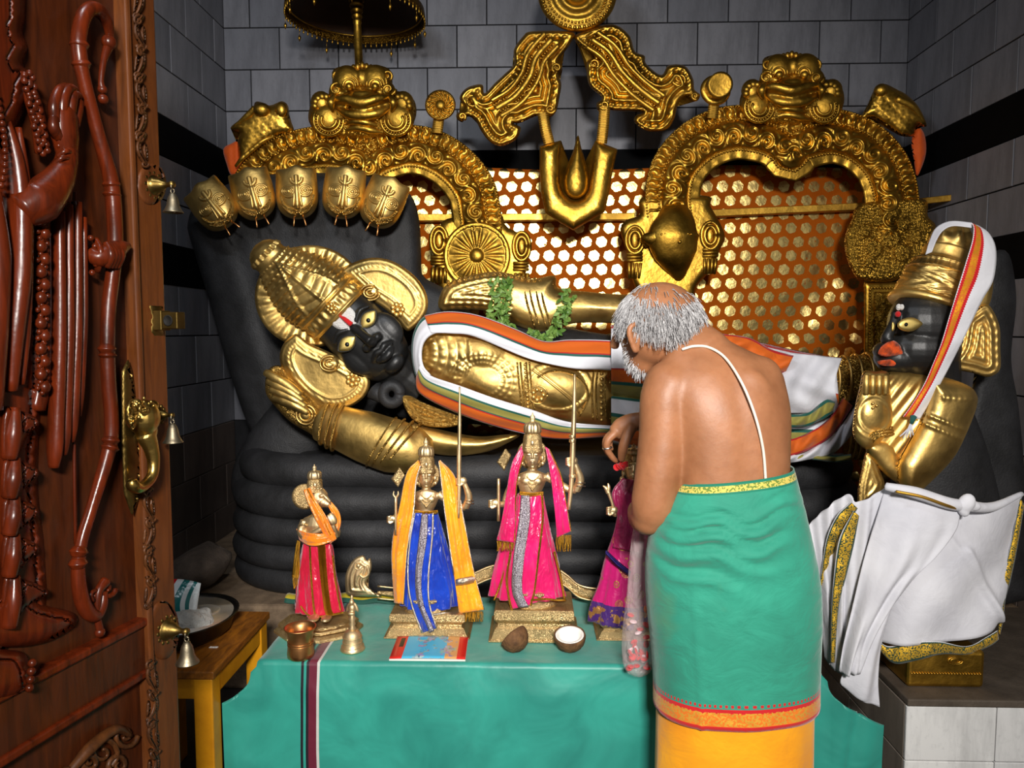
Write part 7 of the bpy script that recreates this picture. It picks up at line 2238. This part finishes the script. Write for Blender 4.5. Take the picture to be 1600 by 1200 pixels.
# ================================================================ small things on the table
def on_table(px, py): return ZP(px, py, TZ + .001)
# copper cup
c = on_table(470, 1026)
o = thing('copper_cup', c, 'flared copper cup standing on the table before the monkey-faced idol', 'cup')
s = c.y / FPX
mk('cup_body', *lathe([(.0001, 0), (19 * s, 0), (21 * s, 2 * s), (21.5 * s, 8 * s), (20 * s, 20 * s), (19.5 * s, 30 * s), (21 * s, 42 * s), (25 * s, 48 * s), (25.5 * s, 50 * s), (24 * s, 50 * s), (19 * s, 43 * s), (18 * s, 30 * s), (18.5 * s, 12 * s), (.0001, 5 * s)], c, n=40)[:2], m_copper, o)
mk('kumkum', *lathe([(.0001, 36 * s), (18.4 * s, 35.4 * s)], c, n=32)[:2], m_redp, o)
for h in (22, 26):
    mk('cup_ring', *tube([c + Vector((20.2 * s * math.cos(a), 20.2 * s * math.sin(a), h * s)) for a in np.linspace(0, 2 * math.pi, 40)], .7 * s, 6)[:2], m_copper, o)
# hand bell with a figure on the handle
c = on_table(551, 1015)
s = c.y / FPX
o = thing('hand_bell', c, 'brass hand bell with a small winged figure on its handle', 'bell')
mk('bell_cup', *lathe([(19.5 * s, 0), (20 * s, 2 * s), (18 * s, 5 * s), (15.5 * s, 11 * s), (14.5 * s, 20 * s), (14 * s, 26 * s), (11 * s, 31 * s), (6 * s, 34 * s), (.0001, 35 * s)], c, n=36)[:2], m_brass, o)
mk('bell_rings', *merge(*[tube([c + Vector((r * s * math.cos(a), r * s * math.sin(a), h * s)) for a in np.linspace(0, 2 * math.pi, 36)], .9 * s, 6) for r, h in ((15.4, 14), (14.8, 22), (17.5, 7))])[:2], m_brass, o)
mk('handle', *lathe([(5 * s, 33 * s), (7 * s, 36 * s), (4 * s, 39 * s), (6 * s, 43 * s), (4 * s, 47 * s), (6.5 * s, 52 * s), (4 * s, 56 * s), (5 * s, 60 * s), (3.5 * s, 64 * s), (.0001, 65 * s)], c, n=24)[:2], m_brass, o)
fg = [ell(c + Vector((0, 0, 68 * s)), 6 * s, 5 * s, 9 * s), ell(c + Vector((0, -1.5 * s, 79 * s)), 4 * s, 4 * s, 5 * s), ell(c + Vector((0, 0, 86 * s)), 2.4 * s, 2.4 * s, 5 * s),
      ell(c + Vector((-6 * s, 2 * s, 70 * s)), 3 * s, 2 * s, 9 * s, M=Matrix.Rotation(.4, 3, 'Y')), ell(c + Vector((6 * s, 2 * s, 70 * s)), 3 * s, 2 * s, 9 * s, M=Matrix.Rotation(-.4, 3, 'Y')), ell(c + Vector((0, -5 * s, 62 * s)), 6 * s, 4 * s, 3 * s)]
f_ = mk('handle_figure', *merge(*fg)[:2], m_brass, o); addmod_remesh(f_, .0014, 2)
# booklet
def book_mat():
    b = NB('printed_booklet_cover')
    uv = b.new('ShaderNodeSeparateXYZ'); b.link(b.coord('UV'), uv.inputs[0])
    u, v = uv.outputs[0], uv.outputs[1]
    c = b.ramp(u, [(0, lin((206, 40, 34))), (.16, lin((70, 170, 205))), (.72, lin((206, 150, 90))), (.88, lin((206, 40, 34)))], True)
    vo = b.new('ShaderNodeTexVoronoi'); vo.inputs['Scale'].default_value = 95; b.link(b.coord('Object'), vo.inputs['Vector'])
    msk = b.math('MULTIPLY', b.math('GREATER_THAN', b.noise(38, 3), .5), b.math('MULTIPLY', b.math('GREATER_THAN', u, .3), b.math('LESS_THAN', u, .86)))
    hsv = b.new('ShaderNodeHueSaturation'); hsv.inputs['Saturation'].default_value = .55; hsv.inputs['Value'].default_value = .5
    b.link(vo.outputs['Color'], hsv.inputs['Color'])
    c = b.mix(b.math('MULTIPLY', msk, .8), c, hsv.outputs[0])
    blk = b.math('MULTIPLY', b.math('MULTIPLY', b.math('GREATER_THAN', u, .07), b.math('LESS_THAN', u, .13)), b.math('MULTIPLY', b.math('GREATER_THAN', v, .48), b.math('LESS_THAN', v, .86)))
    c = b.mix(blk, c, lin((24, 18, 16)))
    return b.set(col=c, rough=.3)
m_book = book_mat()
A_, B_, C_, D_ = on_table(608, 1033), on_table(727, 1034), on_table(732, 997), on_table(622, 996)
bk = thing('booklet', A_, 'colourful printed booklet with red edges lying on the teal cloth', 'booklet')
N2 = 10
V, F, U = [], [], []
for j in range(N2):
    for i in range(N2):
        u, v = i / (N2 - 1), j / (N2 - 1)
        p = (A_ * (1 - u) + B_ * u) * (1 - v) + (D_ * (1 - u) + C_ * u) * v
        V.append(p + Vector((0, 0, .007 + .003 * math.sin(u * 3.1)))); U.append((u, v))
for j in range(N2 - 1):
    for i in range(N2 - 1):
        a = j * N2 + i; F.append((a, a + 1, a + N2 + 1, a + N2))
addmod_solid(mk('cover', V, F, m_book, bk, uv=U), .0008)
m_paper = cloth('white_paper', lin((220, 218, 210)), lin((200, 198, 190)), .8, wrinkle=.05)
pg = merge(*[([A_ + Vector((0, 0, .0012)), B_ + Vector((0, 0, .0012)), C_ + Vector((0, 0, .0012)), D_ + Vector((0, 0, .0012)), A_ + Vector((0, 0, .0065)), B_ + Vector((0, 0, .0065)), C_ + Vector((0, 0, .0065)), D_ + Vector((0, 0, .0065))], [(3, 2, 1, 0), (4, 5, 6, 7), (0, 1, 5, 4), (1, 2, 6, 5), (2, 3, 7, 6), (3, 0, 4, 7)])])
mk('pages', *pg[:2], m_paper, bk, smooth=False)
# coconut halves
m_coir = stone('coconut_shell', lin((112, 78, 46)), lin((66, 42, 24)), .8, 40, .9)
m_meat = cloth('coconut_flesh', lin((236, 234, 226)), lin((214, 210, 200)), .5, wrinkle=.1)
def coconut(px, py, r, axis, lab):
    c = on_table(px, py) ; R = r * c.y / FPX
    ax = Vector(axis).normalized()
    c = c + Vector((0, 0, R * .98))
    t = thing('coconut_half', c - Vector((0, 0, R)), lab, 'coconut', 'coconut halves before the pink idol')
    prof = [(R * math.sin(a), -R * math.cos(a) * 1.0) for a in np.linspace(.001, math.pi * .54, 16)]
    inn = [(R * .93 * math.sin(a), -R * .93 * math.cos(a)) for a in np.linspace(math.pi * .54, math.pi * .5, 3)]
    V, F, _ = lathe(prof, c, ax, 40, cap=False)
    V = [v + (v - c).normalized() * noise.noise(v * 160) * .0016 for v in V]
    o = mk('shell', V, F, m_coir, t); addmod_solid(o, .003, 1)
    fl = [(R * .955, R * .10), (R * .93, R * .13), (R * .80, R * .12), (R * .76, R * .0), (R * .6, -R * .35), (R * .3, -R * .55), (.0001, -R * .6)]
    mk('flesh', *lathe(fl, c, ax, 40, cap=False)[:2], m_meat, t)
    fb = []
    rg = random.Random(px)
    for i in range(40):
        a = rg.uniform(0, 6.28); b = rg.uniform(.3, 1.6)
        d = Vector((math.sin(b) * math.cos(a), math.sin(b) * math.sin(a), -math.cos(b)))
        M3 = Vector((0, 0, 1)).rotation_difference(ax).to_matrix()
        p0 = c + M3 @ (d * R * 1.0); p1 = c + M3 @ ((d + Vector((rg.uniform(-.25, .25), rg.uniform(-.25, .25), rg.uniform(-.2, .2)))).normalized() * R * 1.07)
        fb.append(tube([p0, (p0 + p1) / 2, p1], R * .012, 4, False))
    tag(mk('fibres', *merge(*fb)[:2], m_coir, t), kind='stuff')
coconut(803, 1016, 22, (-.62, .52, .58), 'coconut half tipped on its side with the brown shell outward')
coconut(890, 1016, 24, (-.05, -.22, 1), 'coconut half standing upright showing its white flesh')
# ================================================================ the priest
FP = Fr(1.85)
p_ = FP.s
gx = FP.q(1147, 900, 0)
pr = thing('person', (gx.x, 1.85, 0), 'bare-backed grey-haired man in green and yellow wraps bending over the idols', 'person')
def skin_mat():
    b = NB('brown_skin')
    c = b.mix(b.ramp(b.noise(7, 4, rough=.6), [(.35, (0, 0, 0)), (.7, (1, 1, 1))]), lin((158, 106, 72)), lin((130, 84, 54)))
    c = b.mix(b.ramp(b.noise(60, 3), [(.5, (0, 0, 0)), (.8, (.25, .25, .25))]), c, lin((120, 70, 40)))
    n = b.bump(b.noise(180, 3), .12, .002)
    n = b.bump(b.noise(28, 3), .12, .008, n)
    return b.set(col=c, rough=.48, nrm=n, sss=.05, spec=.4)
m_skin = skin_mat()
def T(pts, r, n=16, crn=6, aspect=1.0, up=None):
    return tube([FP.q(*p) for p in cr(pts, crn)], np.asarray(r, float) * p_ if hasattr(r, '__len__') else r * p_, n, aspect=aspect, up=up)
def E(x, y, w, rx, rz, ry, rot=0, n=18, m=12, M=None):
    return ell(FP.q(x, y, w), rx * p_, ry * p_, rz * p_, n, m, M if M is not None else Matrix.Rotation(rot, 3, 'Y'))
TORSO = [(1147, 800, 88, 60, 0), (1147, 748, 88, 60, 0), (1146, 700, 90, 62, -3), (1142, 655, 95, 64, -8), (1134, 618, 98, 62, -14), (1126, 588, 96, 56, -20), (1116, 562, 82, 48, -28), (1100, 542, 58, 40, -36), (1084, 524, 40, 36, -44)]
rings = []
TS = cr(TORSO, 5)
for (cx, y, hw, d, w) in TS:
    ring = []
    for a in np.linspace(0, 2 * math.pi, 49)[:-1]:
        c, s = math.cos(a), math.sin(a)
        x = hw * math.copysign(abs(c) ** .84, c); yy = d * math.copysign(abs(s) ** .84, s)
        # groove of the spine, shoulder blades
        if s > 0 and y < 760: yy -= 5.0 * math.exp(-((x - 22) / 9) ** 2) * (1 if y > 560 else .4)
        ring.append(FP.q(cx + x, y, w + yy))
    rings.append(ring)
def back_w(x, y):
    ys = TS[:, 1][::-1]
    cx, hw, d, w = [float(np.interp(y, ys, TS[:, k][::-1])) for k in (0, 2, 3, 4)]
    c = min(.999, abs(x - cx) / hw)
    return w + d * (max(0, 1 - c ** (2 / .84))) ** .42
sh = [loft(rings)]
sh += [E(1100, 632, 27, 38, 56, 16, .25), E(1178, 632, 25, 34, 56, 16, -.2), E(1182, 590, -22, 40, 36, 38), E(1046, 606, -8, 42, 44, 44)]
# left arm: hanging upper arm, forearm going forward
sh += [T([(1050, 590, -10), (1040, 620, -2), (1036, 680, 4), (1029, 740, 8), (1020, 790, 8), (1014, 812, 6)], [34, 40, 38, 37, 35, 28], 20),
       T([(1014, 810, 4), (1008, 806, -30), (1002, 800, -70), (1002, 798, -92)], [28, 29, 24, 18], 18), E(1013, 816, 4, 26, 20, 26)]
# left hand closed on the bag
sh += [E(1004, 800, -106, 18, 18, 22)]
for j in range(4):
    sh.append(T([(1014, 790 + j * 7, -116 - j * 2), (1002, 788 + j * 8, -124 - j * 2), (993, 794 + j * 8, -116), (996, 802 + j * 6, -106)], [7, 7, 6.4, 5.4], 8))
sh.append(T([(1004, 784, -98), (994, 790, -104), (992, 802, -110)], [8, 7, 6], 8))
# right arm reaching across to the idol
sh += [T([(1190, 592, -24), (1188, 630, -60), (1172, 676, -100), (1150, 696, -130)], [36, 34, 30, 27], 18),
       T([(1150, 696, -130), (1110, 690, -170), (1060, 672, -200), (1016, 654, -214), (998, 658, -218)], [27, 28, 24, 17, 15], 18)]
# right hand bent down at the wrist, thumb in front, fingertips pinching
hk = -224
sh += [T([(1002, 656, -218), (988, 660, hk), (972, 668, hk), (960, 678, hk)], [16, 19, 20, 15], 16, aspect=.8, up=(.3, -.9, .3))]
for pts, r in (([(962, 676, hk + 8), (950, 688, hk + 12), (949, 702, hk + 10), (958, 716, hk + 6), (965, 722, hk + 4)], [8, 7.4, 6.6, 6, 4.6]),
               ([(964, 674, hk - 4), (949, 684, hk - 2), (946, 698, hk - 2), (953, 712, hk - 2), (961, 720, hk)], [8, 7.4, 6.6, 6, 4.6]),
               ([(966, 672, hk - 16), (952, 680, hk - 16), (947, 692, hk - 14), (951, 705, hk - 12), (958, 714, hk - 8)], [7.6, 7, 6.4, 5.8, 4.4]),
               ([(972, 672, hk - 26), (958, 680, hk - 28), (953, 692, hk - 26), (956, 704, hk - 22)], [7, 6.4, 5.8, 4.6]),
               ([(988, 666, hk + 14), (979, 684, hk + 24), (973, 702, hk + 24), (971, 719, hk + 16)], [11, 10.5, 9.6, 7])):
    sh.append(T(pts, r, 10))
# neck and head, bowed and turned to the left
sh += [T([(1100, 560, -36), (1078, 538, -50), (1058, 522, -58)], [50, 44, 44], 20)]
Mk = Matrix.Rotation(.42, 3, 'Y')
sh += [E(1033, 500, -62, 67, 62, 64, .25), E(1016, 528, -66, 50, 48, 52, .5), E(996, 552, -72, 24, 34, 36, -.25), E(985, 520, -74, 20, 34, 40, -.1), E(1003, 572, -70, 20, 17, 30, -.2),
       T([(968, 510, -100), (962, 530, -106), (960, 544, -108)], [6, 8, 9], 10), E(970, 500, -82, 10, 16, 34)]
# ear
ec = (991, 528)
sh += [T([(1001, 511, -18), (992, 506, -12), (984, 512, -10), (984, 526, -10), (989, 540, -12), (993, 549, -14), (999, 546, -16)], [4, 5, 5.5, 5, 5, 6, 4], 8), E(996, 528, -18, 10, 17, 7, .15)]
body = mk('body', *merge(*sh)[:2], m_skin, pr)
def _soft(V):
    w = np.ones(len(V))
    for c, r, k in ((FP.q(966, 695, hk), .085, .12), (FP.q(992, 528, -14), .04, .2), (FP.q(1002, 800, -110), .06, .3), (FP.q(966, 530, -100), .05, .4)):
        d = np.linalg.norm(V - np.array(c), axis=1)
        w = np.minimum(w, k + (1 - k) * np.clip((d - r * .7) / (r * .6), 0, 1))
    return w
bake_remesh(body, .0036, 34, _soft)
# skin folds low on the back
fo = []
# ring on a finger
m_ring = gold('silver_ring', lin((210, 206, 200)), .25, .03)
rc = FP.q(949, 700, hk + 10)
mk('ring', *tube([rc + Vector((8.0 * p_ * math.cos(a), 8.0 * p_ * math.sin(a) * .9, 1.5 * p_ * math.cos(a))) for a in np.linspace(0, 2 * math.pi, 24)], 1.7 * p_, 8)[:2], m_ring, pr)
# hair: fringe of grey strands round a bald crown
def hair_mat(name, ca, cb):
    b = NB(name)
    uv = b.new('ShaderNodeSeparateXYZ'); b.link(b.coord('UV'), uv.inputs[0])
    return b.set(col=b.mix(uv.outputs[0], ca, cb), rough=.42, spec=.5)
m_hair = hair_mat('grey_white_hair', lin((190, 188, 188)), lin((70, 66, 66)))
rg = random.Random(11)
hv, hf, hu = [], [], []
C = FP.q(1033, 500, -62)
Rm = Matrix.Rotation(.25, 3, 'Y')
def skull(th, ph, k=1.0):
    v = Rm @ Vector((67 * p_ * math.sin(th) * math.cos(ph), -64 * p_ * math.sin(th) * math.sin(ph), 62 * p_ * math.cos(th)))
    return C + v * k
def strand(p0, d0, ln, r, grav=.6, n=5, curl=.2):
    pts = [p0]; d = d0.normalized()
    wob = Vector((rg.uniform(-1, 1), rg.uniform(-1, 1), rg.uniform(-1, 1))) * curl
    for i in range(n - 1):
        d = (d + Vector((0, 0, -1)) * grav * .35 + wob * .3).normalized()
        p = pts[-1] + d * (ln / (n - 1))
        # keep it outside the skull
        q = Rm.transposed() @ (p - C)
        e = math.sqrt((q.x / (67 * p_)) ** 2 + (q.y / (64 * p_)) ** 2 + (q.z / (62 * p_)) ** 2)
        if e < 1.015: p = C + (p - C) * (1.02 / max(e, .2))
        pts.append(p)
    return tube(pts, np.linspace(r, r * .45, n), 4, False)
def add_strand(t, u):
    global hv, hf, hu
    n0 = len(hv); hv += t[0]; hf += [tuple(i + n0 for i in f) for f in t[1]]; hu += [(u, 0)] * len(t[0])
for i in range(5200):
    ph = rg.uniform(-.35, math.pi + 1.0)          # around the back, ear to ear
    th = rg.uniform(.55, 2.0)
    p = skull(th, ph, 1.0)
    # the bald crown sits up and forward
    top = skull(.25, 2.2)
    dist = (p - top).length
    if dist < 56 * p_ and rg.random() > .08: continue
    if dist < 66 * p_ and rg.random() > .55: continue
    nrm = (p - C).normalized()
    down = (Vector((.25, 0, -1)) - nrm * (Vector((.25, 0, -1)).dot(nrm))).normalized()
    d = nrm * rg.uniform(.25, .6) + down * 1.0 + Vector((rg.uniform(-.35, .35), rg.uniform(-.3, .3), 0))
    ln = rg.uniform(15, 30) * p_ * (0.65 if dist < 70 * p_ else 1.0)
    add_strand(strand(p, d, ln, .62 * p_), min(1, max(0, rg.gauss(.32, .3))))
o = tag(mk('hair', hv, hf, m_hair, pr, uv=hu), kind='stuff')
# beard: short white bristles along the jaw
hv, hf, hu = [], [], []
for i in range(900):
    t = rg.random()
    c = cr([(984, 530), (984, 556), (990, 576), (1004, 588)], 10)
    q = c[min(int(t * (len(c) - 1)), len(c) - 1)]
    x, y = q[0] + rg.uniform(-9, 12), q[1] + rg.uniform(-8, 5)
    w = -58 + rg.uniform(-34, 14)
    p = FP.q(x, y, w)
    cc = FP.q(1006, 548, -70)
    nrm = (p - cc).normalized()
    add_strand(tube([p - nrm * 4 * p_, p + nrm * 2 * p_ + Vector((0, 0, -2 * p_)), p + nrm * 3 * p_ + Vector((0, 0, -5 * p_))], [.55 * p_, .5 * p_, .25 * p_], 4, False), min(1, max(0, rg.gauss(.2, .25))))
tag(mk('beard', hv, hf, m_hair, pr, uv=hu), kind='stuff')
# sacred thread
m_thread = cloth('white_cotton_thread', lin((226, 216, 200)), lin((200, 188, 170)), .8, wrinkle=.2)
tp = [(1066, 546), (1084, 541), (1108, 543), (1134, 560), (1160, 600), (1180, 650), (1192, 700), (1196, 745), (1197, 768)]
mk('sacred_thread', *tube([FP.q(x, y, back_w(x, y) + 4.0 + 5 * math.exp(-((x - 1165) / 26) ** 2 - ((y - 622) / 44) ** 2)) for x, y in resample(cr(tp, 8), 60)], 2.1 * p_, 8)[:2], m_thread, pr)

# --- green wrap
def wrap_mat():
    b = NB('sea_green_cotton_wrap')
    uv = b.new('ShaderNodeSeparateXYZ'); b.link(b.coord('UV'), uv.inputs[0])
    v = uv.outputs[1]
    base = b.mix(b.ramp(b.noise(5, 5, rough=.6), [(.4, (0, 0, 0)), (.75, (1, 1, 1))]), lin((42, 140, 116)), lin((36, 118, 98)))
    st = b.ramp(b.noise(4.2, 3), [(.58, (0, 0, 0)), (.72, (.45, .45, .45))])
    base = b.mix(st, base, lin((110, 120, 62)))
    red, org, gr, gld = lin((190, 26, 30)), lin((214, 110, 24)), lin((18, 108, 86)), lin((196, 176, 84))
    tv = b.math('ADD', v, b.math('MULTIPLY', b.math('GREATER_THAN', b.math('SINE', b.math('MULTIPLY', uv.outputs[0], 520)), 0), .0))
    msk = b.ramp(v, [(0, (1, 1, 1)), (.062, (0, 0, 0)), (.900, (1, 1, 1))], True)
    col = b.ramp(v, [(0, gr), (.014, gld), (.05, gr), (.10, gr), (.900, red), (.918, org), (.978, red)], True)
    dots = b.math('MULTIPLY', b.math('MULTIPLY', b.math('GREATER_THAN', v, .884), b.math('LESS_THAN', v, .896)), b.math('GREATER_THAN', b.math('SINE', b.math('MULTIPLY', uv.outputs[0], 620)), .1))
    c = b.mix(msk, base, col)
    c = b.mix(dots, c, red)
    wb = b.math('MULTIPLY', b.math('MULTIPLY', b.math('GREATER_THAN', v, .014), b.math('LESS_THAN', v, .05)), b.math('GREATER_THAN', b.noise(200, 2), .52))
    c = b.mix(wb, c, lin((96, 120, 48)))
    zb = b.math('MULTIPLY', b.math('GREATER_THAN', v, .918), b.math('LESS_THAN', v, .978))
    pat = b.math('MULTIPLY', zb, b.math('GREATER_THAN', b.noise(170, 2), .5))
    c = b.mix(pat, c, lin((226, 170, 60)))
    n = b.bump(b.noise(9, 4, vec=b.coord('Object', (1, 1, 1.6)), dist=.7), .4, .02)
    n = b.bump(b.noise(600, 1, vec=b.coord('Object', (.3, .3, 2))), .1, .001, n)
    return b.set(col=c, rough=.72, nrm=n, sheen=.25, spec=.25, metal=b.math('MULTIPLY', pat, .6))
m_wrapg = wrap_mat()
# rings: centre x, y at left and right edge, half width, depth
GR = [(1146, 750, 728, 89, 63, 2), (1142, 784, 762, 102, 72, 2), (1137, 824, 802, 117, 82, 2), (1138, 866, 850, 127, 88, 2), (1142, 912, 902, 133, 91, 2), (1145, 962, 955, 133, 91, 2), (1147, 1012, 1006, 130, 90, 2), (1148, 1060, 1050, 128, 89, 2), (1148, 1102, 1090, 128, 89, 2)]
G = cr(GR, 8)
rings = []
for i, (cx, yl, yr, hw, d, w) in enumerate(G):
    t = i / (len(G) - 1); ring = []
    for a in np.linspace(0, 2 * math.pi, 121)[:-1]:
        c, s = math.cos(a), math.sin(a)
        x = hw * math.copysign(abs(c) ** .86, c); yy = d * math.copysign(abs(s) ** .86, s)
        y = yl + (yr - yl) * (x / hw * .5 + .5); base = FP.q(cx, y, w)
        # folds that fan out from the left hip, slack pleat at the left, gentle vertical seam
        f = 0
        if s > 0:
            u = (x + hw) / (2 * hw)
            for (u0, v0, sl, wd, am, ln) in ((.25, .17, .10, .014, 5, .35), (.35, .24, .12, .014, 6, .35), (.30, .31, .16, .016, 6, .3), (.62, .20, -.08, .012, 4, .3), (.55, .29, -.05, .012, 4, .25), (.18, .38, .2, .018, 6, .25), (.8, .12, -.06, .012, 3, .2)):
                e = t - (v0 + sl * (u - u0) + .02 * math.sin(u * 14))
                f -= 1.7 * am * math.exp(-(e / wd) ** 2) * math.exp(-((u - u0) / ln) ** 2)
                f += am * 1.3 * math.exp(-((e - .03) / .02) ** 2) * math.exp(-((u - u0) / ln) ** 2)
            f += 3.2 * math.exp(-((u - .20 - .03 * t) / .012) ** 2) * (t > .45)
            f += 5 * math.sin(u * 20 + t * 4) * max(0, t - .55) * .35
        ring.append(base + Vector((x * p_, -(yy + f) * p_, 0)))
    rings.append(ring)
V, F, U = loft(rings, False)
addmod_solid(mk('green_wrap', V, F, m_wrapg, pr, uv=U), .003)
# --- yellow dhoti below
m_dhoti = cloth('yellow_cotton', lin((240, 164, 14)), lin((224, 140, 8)), .75, .2, wrinkle=.35, wscale=9)
rings = []
z_hem = .06
p0 = FP.q(1148, 1040, 0)
for t in np.linspace(0, 1, 26):
    z = p0.z + (z_hem - p0.z) * t
    ring = []
    for a in np.linspace(0, 2 * math.pi, 97)[:-1]:
        hw = (121 + 3 * t) * p_; d = (83 - 6 * t) * p_
        f = 1 + .025 * t * math.sin(a * 7) + .012 * math.sin(a * 15 + t * 3) * t
        ring.append(Vector((p0.x - .001 + hw * f * math.copysign(abs(math.cos(a)) ** .86, math.cos(a)), 1.85 - d * f * math.copysign(abs(math.sin(a)) ** .86, math.sin(a)), z)))
    rings.append(ring)
V, F, U = loft(rings, False)
addmod_solid(mk('yellow_dhoti', V, F, m_dhoti, pr, uv=U), .003)
# feet under the hem
ft = []
for sx in (-1, 1):
    c = Vector((p0.x + sx * .09, 1.88, 0))
    foot = [tube([c + Vector((0, -.10, .03)), c + Vector((0, -.06, .035)), c + Vector((0, .03, .032)), c + Vector((0, .12, .018))], [.026, .034, .038, .036], 14, up=(0, 0, 1), aspect=.8), tube([c + Vector((0, -.06, .03)), c + Vector((0, -.05, .12)), c + Vector((0, -.04, .3))], [.034, .036, .05], 14)]
    foot += [ell(c + Vector((sx * (-.026 + j * .013), .155 - .008 * abs(j - (0 if sx > 0 else 0)), .012)), .008, .016, .009, 8, 6) for j in range(5)]
    o = mk('foot', *merge(*foot)[:2], m_skin, pr); addmod_remesh(o, .005, 3)

# red flower pinched in the fingers
m_petal = cloth('red_petal', lin((206, 18, 26)), lin((160, 10, 20)), .6, wrinkle=.2)
fc = FP.q(969, 727, hk + 8)
fl = thing('red_flower', fc - Vector((0, 0, .012)), 'small red flower held in the fingertips above the magenta idol', 'flower')
for i in range(9):
    a = i * 2.4; r = 4 + (i % 3) * 3
    M = Matrix.Rotation(a, 3, 'Z') @ Matrix.Rotation(.7, 3, 'X')
    mk('petal', *ell(fc + Vector((math.cos(a) * r * p_, math.sin(a) * r * p_ * .7, rg.uniform(-6, 4) * p_)), 6.5 * p_, 1.6 * p_, 7.5 * p_, 10, 6, M)[:2], m_petal, fl)

# translucent bag of flowers
def bag_mat():
    b = NB('clear_plastic_bag')
    n = b.bump(b.noise(26, 4, vec=b.coord('Object', (1, 1, .5)), dist=1.2), .8, .02)
    b.set(col=lin((226, 206, 206)), rough=.22, nrm=n, alpha=.2, spec=.6)
    return b.m
m_bag = bag_mat()
FG = Fr(1.985)
bag = thing('flower_bag', FG.q(998, 1056), 'clear plastic bag of red and white flowers hanging from the priest hand', 'bag')
rings = []
BG = cr([(1000, 806, 5, 5), (1000, 830, 11, 8), (999, 880, 16, 11), (998, 940, 20, 15), (996, 990, 23, 17), (996, 1030, 24, 18), (997, 1050, 18, 14), (998, 1058, 5, 5)], 5)
for (x, y, hw, d) in BG:
    rings.append([FG.q(x + hw * (1 + .06 * math.sin(a * 7 + y * .05)) * math.cos(a), y, d * (1 + .06 * math.sin(a * 5 + y * .04)) * math.sin(a)) for a in np.linspace(0, 2 * math.pi, 33)[:-1]])
mk('bag_skin', *loft(rings)[:2], m_bag, bag)
m_wpetal = cloth('white_petal', lin((230, 220, 222)), lin((220, 150, 160)), .6, wrinkle=.2)
m_opetal = cloth('orange_petal', lin((232, 120, 40)), lin((222, 90, 30)), .6, wrinkle=.2)
for i in range(30):
    y = rg.uniform(985, 1044) if i < 25 else rg.uniform(950, 985)
    hw = 16
    x, w = 996 + rg.uniform(-hw, hw), rg.uniform(-11, 13)
    M = Matrix.Rotation(rg.uniform(0, 6), 3, 'Z') @ Matrix.Rotation(rg.uniform(0, 3), 3, 'X')
    mk('petal', *ell(FG.q(x, y, w), 6.5 * FG.s, 2.4 * FG.s, 6 * FG.s, 9, 6, M)[:2], (m_petal, m_petal, m_wpetal, m_opetal if i > 24 else m_petal)[i % 4], bag)
